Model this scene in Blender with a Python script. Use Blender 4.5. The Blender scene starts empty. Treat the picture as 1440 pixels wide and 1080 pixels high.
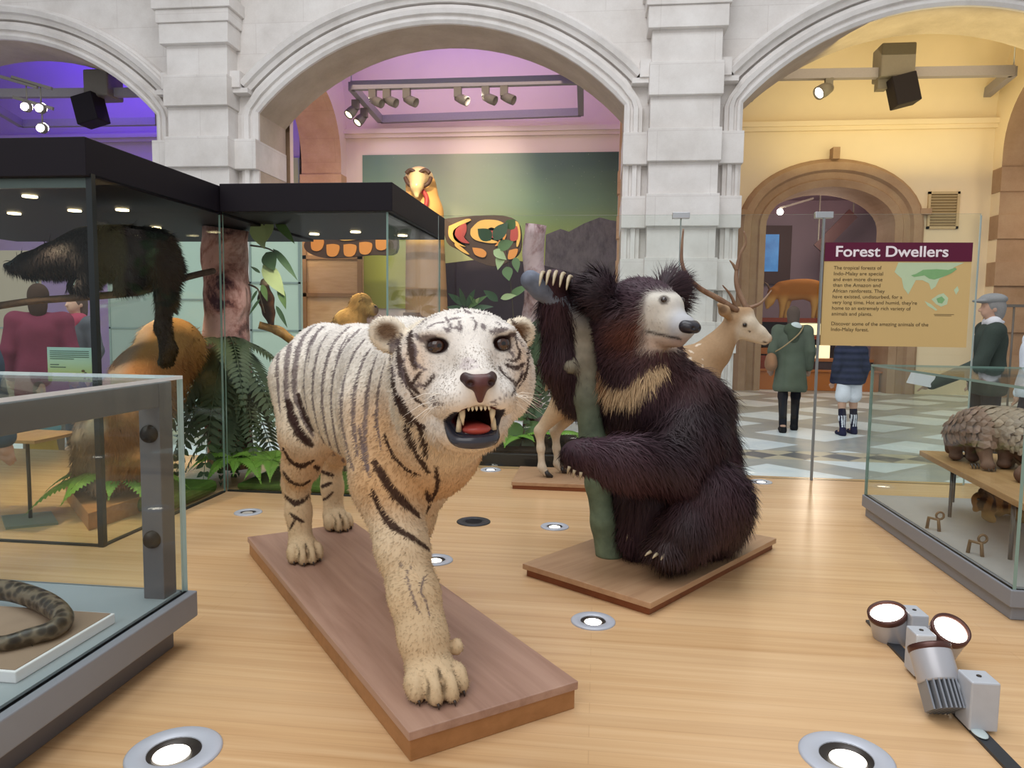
import bpy, bmesh, math, random
import numpy as np
from mathutils import Vector, Matrix
from mathutils.bvhtree import BVHTree
random.seed(7); RNG = np.random.default_rng(7)
SC = bpy.context.scene
COL = SC.collection
# ------------------------------------------------------------------ camera
FPX = 1025.0
TH, PT, RO = math.radians(6.674), math.radians(4.773), math.radians(.777)
_s, _c, _sp, _cp = math.sin(TH), math.cos(TH), math.sin(PT), math.cos(PT)
FW = np.array((-_s * _cp, _c * _cp, -_sp)); _r = np.array((_c, _s, 0.0)); _u = np.array((-_s * _sp, _c * _sp, _cp))
RT = math.cos(RO) * _r + math.sin(RO) * _u; UP = -math.sin(RO) * _r + math.cos(RO) * _u
EYE = np.array((0.0, 0.0, 1.0))
def ray(x, y): return FW + (x - 720) / FPX * RT - (y - 540) / FPX * UP
def atD(x, y, d): return EYE + d * ray(x, y)
def atZ(x, y, z): r = ray(x, y); return EYE + (z - EYE[2]) / r[2] * r
def atY(x, y, yy): r = ray(x, y); return EYE + yy / r[1] * r
def atX(x, y, xx): r = ray(x, y); return EYE + xx / r[0] * r
cam = bpy.data.cameras.new('camera'); camo = bpy.data.objects.new('camera', cam); COL.objects.link(camo)
cam.sensor_width = 36; cam.lens = FPX / 1440 * 36; cam.clip_end = 200; cam.clip_start = .02
camo.location = EYE
camo.matrix_world = Matrix(((RT[0], UP[0], -FW[0], EYE[0]), (RT[1], UP[1], -FW[1], EYE[1]), (RT[2], UP[2], -FW[2], EYE[2]), (0, 0, 0, 1)))
SC.camera = camo
# ------------------------------------------------------------------ materials
def lin(c):
    if isinstance(c, str):
        c = [int(c[i:i + 2], 16) / 255 for i in (0, 2, 4)]
    return tuple(((v / 12.92) if v <= .04045 else ((v + .055) / 1.055) ** 2.4) for v in c[:3]) + (1.0,)
class NT:
    def __init__(s, name):
        s.m = bpy.data.materials.new(name); s.m.use_nodes = True; s.t = s.m.node_tree
        s.p = s.t.nodes['Principled BSDF']; s.out = s.t.nodes['Material Output']; s._tc = None
    def n(s, typ, **kw):
        nd = s.t.nodes.new(typ)
        for k, v in kw.items():
            if k in nd.inputs.keys(): nd.inputs[k].default_value = v
            else: setattr(nd, k, v)
        return nd
    def l(s, a, b): s.t.links.new(a, b)
    def co(s, scale=(1, 1, 1), out='Object', rot=(0, 0, 0)):
        if s._tc is None: s._tc = s.n('ShaderNodeTexCoord')
        src = s._tc.outputs[out]
        if any(rot):
            r_ = s.n('ShaderNodeMapping'); r_.inputs['Rotation'].default_value = rot; s.l(src, r_.inputs[0]); src = r_.outputs[0]
        mp = s.n('ShaderNodeMapping'); mp.inputs['Scale'].default_value = scale
        s.l(src, mp.inputs[0]); return mp.outputs[0]
    def noise(s, scale=5, detail=4, rough=.5, vec=None, dist=0):
        nd = s.n('ShaderNodeTexNoise'); nd.inputs['Scale'].default_value = scale; nd.inputs['Detail'].default_value = detail
        nd.inputs['Roughness'].default_value = rough; nd.inputs['Distortion'].default_value = dist
        s.l(vec if vec is not None else s.co(), nd.inputs['Vector']); return nd.outputs['Fac']
    def ramp(s, fac, stops):
        r = s.n('ShaderNodeValToRGB'); e = r.color_ramp.elements
        while len(e) < len(stops): e.new(.5)
        for i, (p, c) in enumerate(stops): e[i].position = p; e[i].color = lin(c)
        s.l(fac, r.inputs[0]); return r.outputs[0]
    def mix(s, fac, a, b, mode='MIX'):
        m = s.n('ShaderNodeMixRGB'); m.blend_type = mode
        for i, v in enumerate((fac, a, b)):
            if hasattr(v, 'is_linked') or isinstance(v, bpy.types.NodeSocket): s.l(v, m.inputs[i])
            elif i == 0: m.inputs[0].default_value = v
            else: m.inputs[i].default_value = lin(v)
        return m.outputs[0]
    def math(s, op, a, b=0.0, clamp=False):
        m = s.n('ShaderNodeMath'); m.operation = op; m.use_clamp = clamp
        for i, v in enumerate((a, b)):
            if isinstance(v, bpy.types.NodeSocket): s.l(v, m.inputs[i])
            else: m.inputs[i].default_value = v
        return m.outputs[0]
    def bump(s, h, strength=.3, dist=.01):
        b = s.n('ShaderNodeBump'); b.inputs['Strength'].default_value = strength; b.inputs['Distance'].default_value = dist
        s.l(h, b.inputs['Height']); s.l(b.outputs[0], s.p.inputs['Normal'])
    def set(s, col=None, rough=.5, metal=0., spec=.5, emit=None, estr=0):
        if isinstance(col, bpy.types.NodeSocket): s.l(col, s.p.inputs['Base Color'])
        elif col is not None: s.p.inputs['Base Color'].default_value = lin(col)
        if isinstance(rough, bpy.types.NodeSocket): s.l(rough, s.p.inputs['Roughness'])
        else: s.p.inputs['Roughness'].default_value = rough
        s.p.inputs['Metallic'].default_value = metal; s.p.inputs['Specular IOR Level'].default_value = spec
        if emit is not None:
            s.p.inputs['Emission Color'].default_value = lin(emit); s.p.inputs['Emission Strength'].default_value = estr
        return s.m
def flat(name, col, rough=.5, metal=0., spec=.5, var=.08, scale=30, bump=0., emit=None, estr=0):
    """a plain colour broken up by a little procedural noise"""
    t = NT(name); c = lin(col)
    f = t.noise(scale, 3)
    k = t.math('MULTIPLY_ADD', f, 2 * var); t.t.nodes[-1].inputs[2].default_value = 1 - var
    m = t.n('ShaderNodeMixRGB'); m.blend_type = 'MULTIPLY'; m.inputs[0].default_value = 1; m.inputs[1].default_value = c
    t.l(k, m.inputs[2])
    if bump: t.bump(f, bump, .004)
    return t.set(m.outputs[0], rough, metal, spec, emit, estr)
def glow(name, col, strength):
    t = NT(name); return t.set('000000', .6, 0, .2, col, strength)
def wood(name, c1, c2, c3, grain=(3, 40, 40), rough=.35, plank=None, rot=(0, 0, 0), spec=.4, bump=.08, big=1.0):
    t = NT(name)
    v = t.co(grain, rot=rot)
    n1 = t.noise(1.0, 6, .6, v, .4)
    n2 = t.noise(big, 3, .5, t.co((grain[0] * .25, grain[1] * .12, grain[2] * .12), rot=rot), 1.2)
    col = t.ramp(n1, [(.25, c1), (.5, c2), (.8, c3)])
    col = t.mix(t.math('MULTIPLY', n2, .55), col, t.ramp(n2, [(.3, c1), (.62, c3)]))
    if plank:
        br = t.n('ShaderNodeTexBrick'); t.l(t.co((1, 1, 1), rot=rot), br.inputs['Vector'])
        br.inputs['Scale'].default_value = 1; br.inputs['Mortar Size'].default_value = .0012; br.inputs['Brick Width'].default_value = plank[0]
        br.inputs['Row Height'].default_value = plank[1]; br.inputs['Color1'].default_value = (.965, .96, .955, 1); br.inputs['Color2'].default_value = (1.02, 1.015, 1.0, 1)
        br.inputs['Mortar'].default_value = (.9, .88, .85, 1); br.inputs['Bias'].default_value = 0.1
        col = t.mix(1.0, col, br.outputs[0], 'MULTIPLY')
    if bump: t.bump(n1, bump, .003)
    return t.set(col, rough, 0, spec)
def vcol(name, rough=.8, spec=.2, var=.12, scale=60, bump=.0, sheen=0.):
    t = NT(name)
    a = t.n('ShaderNodeVertexColor'); a.layer_name = 'Col'
    f = t.noise(scale, 4)
    k = t.math('MULTIPLY_ADD', f, 2 * var); t.t.nodes[-1].inputs[2].default_value = 1 - var
    m = t.n('ShaderNodeMixRGB'); m.blend_type = 'MULTIPLY'; m.inputs[0].default_value = 1
    t.l(a.outputs[0], m.inputs[1]); t.l(k, m.inputs[2])
    if bump: t.bump(f, bump, .004)
    if sheen: t.p.inputs['Sheen Weight'].default_value = sheen
    return t.set(m.outputs[0], rough, 0, spec)
def glassmat(name, tint='fafdfb', refl=.02, cap=.4):
    t = NT(name); t.t.nodes.remove(t.p)
    lw = t.n('ShaderNodeLayerWeight'); lw.inputs['Blend'].default_value = .5
    f = t.math('POWER', lw.outputs['Facing'], 4.0)
    f = t.math('MULTIPLY', f, cap); f = t.math('ADD', f, refl, True)
    tr = t.n('ShaderNodeBsdfTransparent'); tr.inputs[0].default_value = lin(tint)
    gl = t.n('ShaderNodeBsdfGlossy'); gl.inputs['Roughness'].default_value = .02
    mx = t.n('ShaderNodeMixShader'); t.l(f, mx.inputs[0]); t.l(tr.outputs[0], mx.inputs[1]); t.l(gl.outputs[0], mx.inputs[2])
    t.l(mx.outputs[0], t.out.inputs[0]); return t.m
# ------------------------------------------------------------------ object helpers
def tag(o, label=None, cat=None, group=None, kind=None):
    for k, v in (('label', label), ('category', cat), ('group', group), ('kind', kind)):
        if v: o[k] = v
    return o
def thing(name, label, cat, loc=(0, 0, 0), group=None):
    o = bpy.data.objects.new(name, None); COL.objects.link(o); o.location = [float(v) for v in loc]; o.empty_display_size = .05
    return tag(o, label, cat, group)
def worldloc(o):
    v = Vector((0, 0, 0))
    while o: v += o.location; o = o.parent
    return v
def link(name, me, mats, parent=None, origin=None):
    """mesh is in world coordinates; re-based to its parent's (or own) origin"""
    for m in (mats if isinstance(mats, (list, tuple)) else [mats]): me.materials.append(m)
    o = bpy.data.objects.new(name, me); COL.objects.link(o)
    if parent:
        me.transform(Matrix.Translation(-worldloc(parent))); o.parent = parent
    elif origin is not None:
        me.transform(Matrix.Translation(-Vector([float(v) for v in origin]))); o.location = [float(v) for v in origin]
    return o
def tree(o):
    return [c for c in bpy.data.objects if c.parent == o]
def dup(root, loc=None, rotz=None, scale=None, label=None, parent=None):
    r = root.copy(); COL.objects.link(r); r.parent = parent
    if loc is not None: r.location = [float(v) for v in loc]
    if rotz is not None: r.rotation_euler = (0, 0, rotz)
    if scale is not None: r.scale = (scale,) * 3
    if label: r['label'] = label
    for ch in tree(root):
        if ch is not r: dup(ch, parent=r)
    return r
class B:
    def __init__(s): s.v = []; s.f = []; s.mi = []; s.m = 0; s.sm = []; s.smooth = False
    def _a(s, vs, fs):
        o = len(s.v); s.v += [tuple(map(float, p)) for p in vs]
        for f in fs: s.f.append(tuple(o + i for i in f)); s.mi.append(s.m); s.sm.append(s.smooth)
        return s
    def quad(s, *ps): return s._a(ps, [tuple(range(len(ps)))])
    def box(s, a, b):
        x0, x1 = sorted((a[0], b[0])); y0, y1 = sorted((a[1], b[1])); z0, z1 = sorted((a[2], b[2]))
        return s._a([(x0, y0, z0), (x1, y0, z0), (x1, y1, z0), (x0, y1, z0), (x0, y0, z1), (x1, y0, z1), (x1, y1, z1), (x0, y1, z1)],
                    [(3, 2, 1, 0), (4, 5, 6, 7), (0, 1, 5, 4), (1, 2, 6, 5), (2, 3, 7, 6), (3, 0, 4, 7)])
    def obox(s, c, ax, ay, az):
        c, ax, ay, az = (np.array(q, float) for q in (c, ax, ay, az))
        vs = [c + i * ax + j * ay + k * az for k in (-1, 1) for i, j in ((-1, -1), (1, -1), (1, 1), (-1, 1))]
        return s._a(vs, [(3, 2, 1, 0), (4, 5, 6, 7), (0, 1, 5, 4), (1, 2, 6, 5), (2, 3, 7, 6), (3, 0, 4, 7)])
    def bar(s, p, q, w, h, upv=(0, 0, 1)):
        p, q = np.array(p, float), np.array(q, float); d = q - p; L = np.linalg.norm(d); d /= L
        u = np.array(upv, float); sd = np.cross(d, u)
        if np.linalg.norm(sd) < 1e-4: sd = np.cross(d, (1, 0, 0))
        sd /= np.linalg.norm(sd); u = np.cross(sd, d)
        return s.obox((p + q) / 2, d * L / 2, sd * w / 2, u * h / 2)
    def tube(s, pts, rad, n=10, cap=True, flat=1.0):
        pts = [np.array(p, float) for p in pts]; N = len(pts)
        if not hasattr(rad, '__len__'): rad = [rad] * N
        old = s.smooth; s.smooth = True
        vs = []; prev = None
        for i in range(N):
            t = pts[min(i + 1, N - 1)] - pts[max(i - 1, 0)]; t = t / (np.linalg.norm(t) + 1e-9)
            if prev is None:
                a = np.cross(t, (0, 0, 1));
                if np.linalg.norm(a) < .05: a = np.cross(t, (1, 0, 0))
            else: a = prev - t * np.dot(prev, t)
            a = a / np.linalg.norm(a); prev = a; b = np.cross(t, a)
            for k in range(n):
                g = 2 * math.pi * k / n; vs.append(pts[i] + rad[i] * (math.cos(g) * a + flat * math.sin(g) * b))
        fs = [(i * n + k, i * n + (k + 1) % n, (i + 1) * n + (k + 1) % n, (i + 1) * n + k) for i in range(N - 1) for k in range(n)]
        if cap: fs += [tuple(range(n - 1, -1, -1)), tuple((N - 1) * n + k for k in range(n))]
        s._a(vs, fs); s.smooth = old; return s
    def cyl(s, p, q, r0, r1=None, n=24, cap=True):
        s.tube([p, q], [r0, r0 if r1 is None else r1], n, False)
        if cap:
            vs = s.v[-2 * n:]
            s._a(vs[:n], [tuple(range(n - 1, -1, -1))]); s._a(vs[n:], [tuple(range(n))])
        return s
    def lathe(s, prof, c, axis=(0, 0, 1), n=28):
        """prof: list of (radius, height along axis)"""
        ax = np.array(axis, float); ax /= np.linalg.norm(ax); a = np.cross(ax, (0, 1, 0))
        if np.linalg.norm(a) < .05: a = np.cross(ax, (1, 0, 0))
        a /= np.linalg.norm(a); b = np.cross(ax, a); c = np.array(c, float)
        vs = [c + ax * h + r * (math.cos(2 * math.pi * k / n) * a + math.sin(2 * math.pi * k / n) * b) for r, h in prof for k in range(n)]
        N = len(prof)
        fs = [(i * n + k, i * n + (k + 1) % n, (i + 1) * n + (k + 1) % n, (i + 1) * n + k) for i in range(N - 1) for k in range(n)]
        old = s.smooth; s.smooth = True; s._a(vs, fs); s.smooth = old; return s
    def ell(s, c, r, nu=20, nv=12, R=None):
        c = np.array(c, float); r = np.array(r if hasattr(r, '__len__') else (r,) * 3, float)
        R = np.eye(3) if R is None else np.array(R)
        vs = []
        for i in range(nv + 1):
            p = math.pi * i / nv
            for k in range(nu):
                g = 2 * math.pi * k / nu
                vs.append(c + R @ (r * np.array((math.sin(p) * math.cos(g), math.sin(p) * math.sin(g), math.cos(p)))))
        fs = [(i * nu + k, (i + 1) * nu + k, (i + 1) * nu + (k + 1) % nu, i * nu + (k + 1) % nu) for i in range(nv) for k in range(nu)]
        old = s.smooth; s.smooth = True; s._a(vs, fs); s.smooth = old; return s
    def prism(s, poly, fn, d0, d1):
        """poly 2-D, fn(a,b,d)->3-D; extruded from d0 to d1"""
        n = len(poly)
        vs = [fn(a, b, d0) for a, b in poly] + [fn(a, b, d1) for a, b in poly]
        return s._a(vs, [tuple(range(n - 1, -1, -1)), tuple(range(n, 2 * n))] + [(i, (i + 1) % n, n + (i + 1) % n, n + i) for i in range(n)])
    def sweep(s, path, prof, closed=False):
        """path: list of (origin, axisA, axisB); prof: 2-D points"""
        n = len(prof); vs = [np.array(o) + a * np.array(A) + b * np.array(Bv) for o, A, Bv in path for a, b in prof]
        N = len(path)
        fs = [(i * n + k, i * n + k + 1, (i + 1) * n + k + 1, (i + 1) * n + k) for i in range(N - 1) for k in range(n - 1)]
        return s._a(vs, fs)
    def leaf(s, base, d, L, W, nrm, droop=.3, n=5, fold=.15):
        base = np.array(base, float); d = np.array(d, float); d /= np.linalg.norm(d); nrm = np.array(nrm, float)
        sd = np.cross(d, nrm); sd /= np.linalg.norm(sd) + 1e-9; nrm = np.cross(sd, d)
        vs = []
        for i in range(n + 1):
            t = i / n; c = base + d * L * t - np.array((0, 0, 1)) * droop * L * t * t
            w = W * (math.sin(math.pi * min(1, t ** .75)) * .5 + .02 * (1 - t))
            vs += [c - sd * w + nrm * fold * w, c, c + sd * w + nrm * fold * w]
        fs = []
        for i in range(n):
            a = i * 3; fs += [(a, a + 1, a + 4, a + 3), (a + 1, a + 2, a + 5, a + 4)]
        old = s.smooth; s.smooth = True; s._a(vs, fs); s.smooth = old; return s
    def mesh(s, name, sharp=None):
        me = bpy.data.meshes.new(name); me.from_pydata(s.v, [], s.f)
        me.polygons.foreach_set('material_index', s.mi); me.polygons.foreach_set('use_smooth', s.sm)
        bm = bmesh.new(); bm.from_mesh(me); bmesh.ops.remove_doubles(bm, verts=bm.verts, dist=1e-6); bm.to_mesh(me); bm.free()
        me.update()
        return me
    def build(s, name, mats, parent=None, origin=None, bevel=0, seg=2):
        o = link(name, s.mesh(name), mats, parent, origin)
        if bevel:
            m = o.modifiers.new('bevel', 'BEVEL'); m.width = bevel; m.segments = seg; m.limit_method = 'ANGLE'; m.angle_limit = math.radians(40)
        return o
def struct(o): o['kind'] = 'structure'; return o
def textmesh(name, body, size, mat, parent, origin, ux, uz, align='LEFT', bold=0.0, width=None, depth=.0008):
    """flat lettering: origin lower-left, ux along the line, uz up the letter"""
    cu = bpy.data.curves.new(name, 'FONT'); cu.body = body; cu.size = size; cu.align_x = align; cu.offset = bold; cu.extrude = depth; cu.space_line = 1.0
    o = bpy.data.objects.new(name, cu); COL.objects.link(o)
    dg = bpy.context.evaluated_depsgraph_get(); me = bpy.data.meshes.new_from_object(o.evaluated_get(dg))
    bpy.data.objects.remove(o); bpy.data.curves.remove(cu)
    ux, uz = Vector([float(v) for v in ux]).normalized(), Vector([float(v) for v in uz]).normalized()
    if width:
        xs = [v.co.x for v in me.vertices]; k = width / (max(xs) - min(xs))
        me.transform(Matrix.Diagonal((k, 1, 1, 1)))
    n = ux.cross(uz); og = Vector([float(v) for v in origin])
    me.transform(Matrix(((ux.x, uz.x, n.x, og.x), (ux.y, uz.y, n.y, og.y), (ux.z, uz.z, n.z, og.z), (0, 0, 0, 1))))
    return link(name, me, mat, parent)
# ------------------------------------------------------------------ sculpting: smooth-blended solids meshed by surface nets
def nrm(v): v = np.array(v, float); return v / np.linalg.norm(v)
class Sdf:
    def __init__(s): s.p = []
    def ell(s, c, r, k=.03, R=None, sub=False):
        s.p.append(('e', np.array(c, float), np.array(r, float) if hasattr(r, '__len__') else np.array((r,) * 3, float), None if R is None else np.array(R, float), k, sub)); return s
    def cone(s, a, b, ra, rb, k=.03, sub=False):
        s.p.append(('c', np.array(a, float), np.array(b, float), (ra, rb), k, sub)); return s
    def chain(s, pts, rad, k=.02, sub=False):
        for i in range(len(pts) - 1): s.cone(pts[i], pts[i + 1], rad[i], rad[i + 1], k, sub)
        return s
    def bounds(s):
        lo, hi = np.full(3, 1e9), np.full(3, -1e9)
        for q in s.p:
            if q[-1]: continue
            if q[0] == 'e': e = np.max(q[2]); l, h = q[1] - e, q[1] + e
            else: l = np.minimum(q[1] - q[3][0], q[2] - q[3][1]); h = np.maximum(q[1] + q[3][0], q[2] + q[3][1])
            lo = np.minimum(lo, l); hi = np.maximum(hi, h)
        return lo, hi
    @staticmethod
    def dist(q, P):
        if q[0] == 'e':
            d = P - q[1]
            if q[3] is not None: d = d @ q[3]            # columns of R are the local axes
            r = q[2]; k0 = np.sqrt((((d / r)) ** 2).sum(-1)); k1 = np.sqrt(((d / (r * r)) ** 2).sum(-1)) + 1e-9
            return k0 * (k0 - 1) / k1
        a, b, (ra, rb) = q[1], q[2], q[3]; ba = b - a; L2 = (ba * ba).sum() + 1e-12
        pa = P - a; t = np.clip((pa @ ba) / L2, 0, 1)
        return np.sqrt(((pa - t[..., None] * ba) ** 2).sum(-1)) - (ra + (rb - ra) * t)
    def mesh(s, h, smooth=2):
        lo, hi = s.bounds(); lo = lo - 3 * h; hi = hi + 3 * h
        n = np.ceil((hi - lo) / h).astype(int) + 1
        F = np.full(n, .5, np.float32); ax = [lo[i] + h * np.arange(n[i]) for i in range(3)]
        for q in s.p:
            k = q[-2]; m = k + 3 * h
            if q[0] == 'e': e = np.max(q[2]) if q[3] is not None else q[2]; l, u = q[1] - e - m, q[1] + e + m
            else: R = max(q[3]); l = np.minimum(q[1], q[2]) - R - m; u = np.maximum(q[1], q[2]) + R + m
            i0 = np.clip(np.floor((l - lo) / h).astype(int), 0, n); i1 = np.clip(np.ceil((u - lo) / h).astype(int) + 1, 0, n)
            if np.any(i1 <= i0): continue
            P = np.stack(np.meshgrid(*[ax[i][i0[i]:i1[i]] for i in range(3)], indexing='ij'), -1).astype(np.float32)
            d = s.dist(q, P).astype(np.float32); sl = tuple(slice(i0[i], i1[i]) for i in range(3)); f = F[sl]
            if q[-1]:
                hh = np.clip(.5 - .5 * (f + d) / k, 0, 1); F[sl] = f * (1 - hh) - d * hh + k * hh * (1 - hh)
            else:
                hh = np.clip(.5 + .5 * (f - d) / k, 0, 1); F[sl] = d * hh + f * (1 - hh) - k * hh * (1 - hh)
        V, Q = nets(F, lo, h)
        return relax(V, Q, smooth), Q
def nets(F, lo, h):
    S = F < 0; n = F.shape
    c = S[:-1, :-1, :-1].astype(np.int8)
    tot = sum(S[i:n[0] - 1 + i, j:n[1] - 1 + j, k:n[2] - 1 + k].astype(np.int8) for i in (0, 1) for j in (0, 1) for k in (0, 1))
    I = np.argwhere((tot > 0) & (tot < 8)); ids = np.full(tot.shape, -1, np.int64); ids[tuple(I.T)] = np.arange(len(I))
    cor = np.array([(i, j, k) for i in (0, 1) for j in (0, 1) for k in (0, 1)])
    val = np.stack([F[tuple((I + q).T)] for q in cor], 1)
    acc = np.zeros((len(I), 3)); cnt = np.zeros(len(I))
    for a in range(8):
        for b in range(a + 1, 8):
            if np.abs(cor[a] - cor[b]).sum() != 1: continue
            va, vb = val[:, a], val[:, b]; m = (va < 0) != (vb < 0)
            t = np.where(m, va / np.where(m, va - vb, 1), 0)
            acc += m[:, None] * (cor[a] + t[:, None] * (cor[b] - cor[a])); cnt += m
    V = lo + h * (I + acc / cnt[:, None])
    quads = []
    for ax in range(3):
        sl0 = [slice(1, -1)] * 3; sl1 = [slice(1, -1)] * 3; sl0[ax] = slice(0, -1); sl1[ax] = slice(1, None)
        A, Bq = S[tuple(sl0)], S[tuple(sl1)]
        E = np.argwhere(A != Bq); flip = A[tuple(E.T)]
        off = np.ones(3, int); off[ax] = 0; E = E + off
        u, v = (ax + 1) % 3, (ax + 2) % 3; eu = np.eye(3, dtype=int)[u]; ev = np.eye(3, dtype=int)[v]
        q = np.stack([ids[tuple((E - eu - ev).T)], ids[tuple((E - ev).T)], ids[tuple(E.T)], ids[tuple((E - eu).T)]], 1)
        q[~flip] = q[~flip][:, ::-1]; quads.append(q)
    Q = np.concatenate(quads); return V, Q[(Q >= 0).all(1)]
def relax(V, Q, it, lam=.5):
    e = np.concatenate([Q[:, [0, 1]], Q[:, [1, 2]], Q[:, [2, 3]], Q[:, [3, 0]]]); n = len(V)
    cnt = np.bincount(e[:, 0], minlength=n) + np.bincount(e[:, 1], minlength=n)
    for i in range(it):
        for mu in (lam, -lam * .95):
            A = np.stack([np.bincount(e[:, 0], V[e[:, 1], k], n) + np.bincount(e[:, 1], V[e[:, 0], k], n) for k in range(3)], 1) / np.maximum(cnt, 1)[:, None]
            V = V + mu * (A - V)
    return V
def npmesh(name, V, Q, col=None, smooth=True):
    me = bpy.data.meshes.new(name); n, m = len(V), len(Q); w = Q.shape[1]
    me.vertices.add(n); me.vertices.foreach_set('co', np.ascontiguousarray(V, np.float32).ravel())
    me.loops.add(m * w); me.loops.foreach_set('vertex_index', np.ascontiguousarray(Q, np.int32).ravel())
    me.polygons.add(m); me.polygons.foreach_set('loop_start', np.arange(m, dtype=np.int32) * w)
    me.polygons.foreach_set('use_smooth', np.full(m, smooth)); me.update(calc_edges=True); me.validate()
    if col is not None: setcol(me, col)
    return me
def setcol(me, col):
    a = me.color_attributes.new('Col', 'FLOAT_COLOR', 'POINT'); c = np.ones((len(col), 4), np.float32); c[:, :3] = col
    a.data.foreach_set('color', c.ravel())
def normals(V, Q):
    N = np.zeros_like(V); q = Q if Q.shape[1] == 4 else np.concatenate([Q, Q[:, :1]], 1)
    fn = np.cross(V[q[:, 2]] - V[q[:, 0]], V[q[:, 3]] - V[q[:, 1]])
    for k in range(Q.shape[1]): np.add.at(N, Q[:, k], fn)
    return N / (np.linalg.norm(N, axis=1, keepdims=True) + 1e-12)
def L3(c): return np.array(lin(c)[:3])
def sstep(a, b, x): t = np.clip((x - a) / (b - a), 0, 1); return t * t * (3 - 2 * t)
def polydist(P, pts, w):
    """signed-ish coverage of points by a 3-D brush stroke with varying half widths: returns min(dist/width)"""
    out = np.full(len(P), 9.0); pts = np.array(pts); mw = max(w) * 2.2
    sel = np.where(((P > pts.min(0) - mw) & (P < pts.max(0) + mw)).all(1))[0]
    if len(sel) == 0: return out
    S = P[sel]; best = np.full(len(sel), 9.0)
    for i in range(len(pts) - 1):
        a, b = pts[i], pts[i + 1]; ba = b - a; t = np.clip(((S - a) @ ba) / (ba @ ba + 1e-12), 0, 1)
        d = np.linalg.norm(S - a - t[:, None] * ba, axis=1) / (w[i] + (w[i + 1] - w[i]) * t + 1e-6); best = np.minimum(best, d)
    out[sel] = best; return out
def hash3(P, s):
    """cheap smooth noise, -1..1"""
    x, y, z = P[:, 0] * s, P[:, 1] * s, P[:, 2] * s
    return (np.sin(x * 1.7 + 1.3 * np.sin(y * 1.1 + .7)) + np.sin(y * 2.1 + 1.7 * np.sin(z * 1.3 + 2)) + np.sin(z * 1.9 + 1.1 * np.sin(x * 1.6 + 4))) / 3
def fur(name, V, Q, parent, mat, count, length, comb, colour, width=.0016, mask=None, droop=.3, jitter=.35, seed=1, clump=0.):
    """individual tapered hairs rooted on the skin; length(P,N), comb(P,N)->tangent-ish vectors, colour(P,N)->rgb"""
    rng = np.random.default_rng(seed)
    a = V[Q[:, 0]]; ar = .5 * np.linalg.norm(np.cross(V[Q[:, 2]] - a, V[Q[:, 3]] - V[Q[:, 1]]), axis=1)
    Nv = normals(V, Q); fc = V[Q].mean(1)
    wgt = ar * (mask(fc) if mask is not None else 1.0)
    fi = rng.choice(len(Q), count, p=wgt / wgt.sum()); u = rng.random((count, 2))
    q = Q[fi]; w4 = np.stack([(1 - u[:, 0]) * (1 - u[:, 1]), u[:, 0] * (1 - u[:, 1]), u[:, 0] * u[:, 1], (1 - u[:, 0]) * u[:, 1]], 1)
    P = (V[q] * w4[..., None]).sum(1); N = (Nv[q] * w4[..., None]).sum(1); N /= np.linalg.norm(N, axis=1, keepdims=True)
    Ln = length(P, N) * rng.uniform(.65, 1.25, count); keep = Ln > .002; P, N, Ln = P[keep], N[keep], Ln[keep]; count = len(P)
    T = comb(P, N); d = T + rng.normal(0, jitter, (count, 3)); d -= .0 * N; d /= np.linalg.norm(d, axis=1, keepdims=True)
    if clump: d += clump * np.stack([hash3(P, 90), hash3(P + 5, 90), hash3(P + 9, 90)], 1); d /= np.linalg.norm(d, axis=1, keepdims=True)
    C = colour(P, N) * rng.uniform(.78, 1.2, count)[:, None]
    view = P - EYE; side = np.cross(d, N); side += rng.normal(0, .3, (count, 3)); side /= np.linalg.norm(side, axis=1, keepdims=True)
    wv = (width * (1 if np.isscalar(width) else 1)) * rng.uniform(.7, 1.3, count)
    p1 = P + d * (Ln * .55)[:, None]; d2 = d + np.array((0, 0, -droop)); d2 /= np.linalg.norm(d2, axis=1, keepdims=True)
    p2 = p1 + d2 * (Ln * .45)[:, None]; P0 = P - N * .002; s = side * wv[:, None]
    W = np.stack([P0 - s, P0 + s, p1 + s * .75, p1 - s * .75, p2], 1).reshape(-1, 3)
    o = (np.arange(count) * 5)[:, None]
    F = np.concatenate([o + np.array([[0, 1, 2]]), o + np.array([[0, 2, 3]]), o + np.array([[3, 2, 4]])])
    me = npmesh(name, W, F, np.repeat(C, 5, 0))
    nn = np.repeat(N + d * .25, 5, 0); nn /= np.linalg.norm(nn, axis=1, keepdims=True)
    me.normals_split_custom_set_from_vertices(nn.astype(np.float32))
    return link(name, me, mat, parent)
# ================================================================== THE SETTING
def stone(name, c1, c2, c3, joints=True):
    t = NT(name); n1 = t.noise(1.3, 6, .65); n2 = t.noise(45, 3, .6)
    col = t.ramp(n1, [(.3, c1), (.5, c2), (.72, c3)])
    col = t.mix(t.math('MULTIPLY', n2, .25), col, c1, 'MULTIPLY')
    if joints:
        br = t.n('ShaderNodeTexBrick'); v = t.co((1, 1, 1), rot=(math.radians(90), 0, 0)); t.l(v, br.inputs['Vector'])
        br.inputs['Scale'].default_value = 1; br.inputs['Mortar Size'].default_value = .006; br.inputs['Brick Width'].default_value = 1.7; br.inputs['Row Height'].default_value = .505
        br.inputs['Color1'].default_value = (1, 1, 1, 1); br.inputs['Color2'].default_value = (.93, .92, .9, 1); br.inputs['Mortar'].default_value = (.72, .68, .66, 1)
        col = t.mix(.4, col, br.outputs[0], 'MULTIPLY')
    t.bump(n2, .15, .004)
    return t.set(col, .85, 0, .2)
M_STONE = stone('sandstone', 'd6d0cb', 'e4dfdb', 'f0ece9')
M_STONEB = stone('sandstone_plain', 'd6d0cb', 'e6e1dd', 'f0ece9', False)
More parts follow.
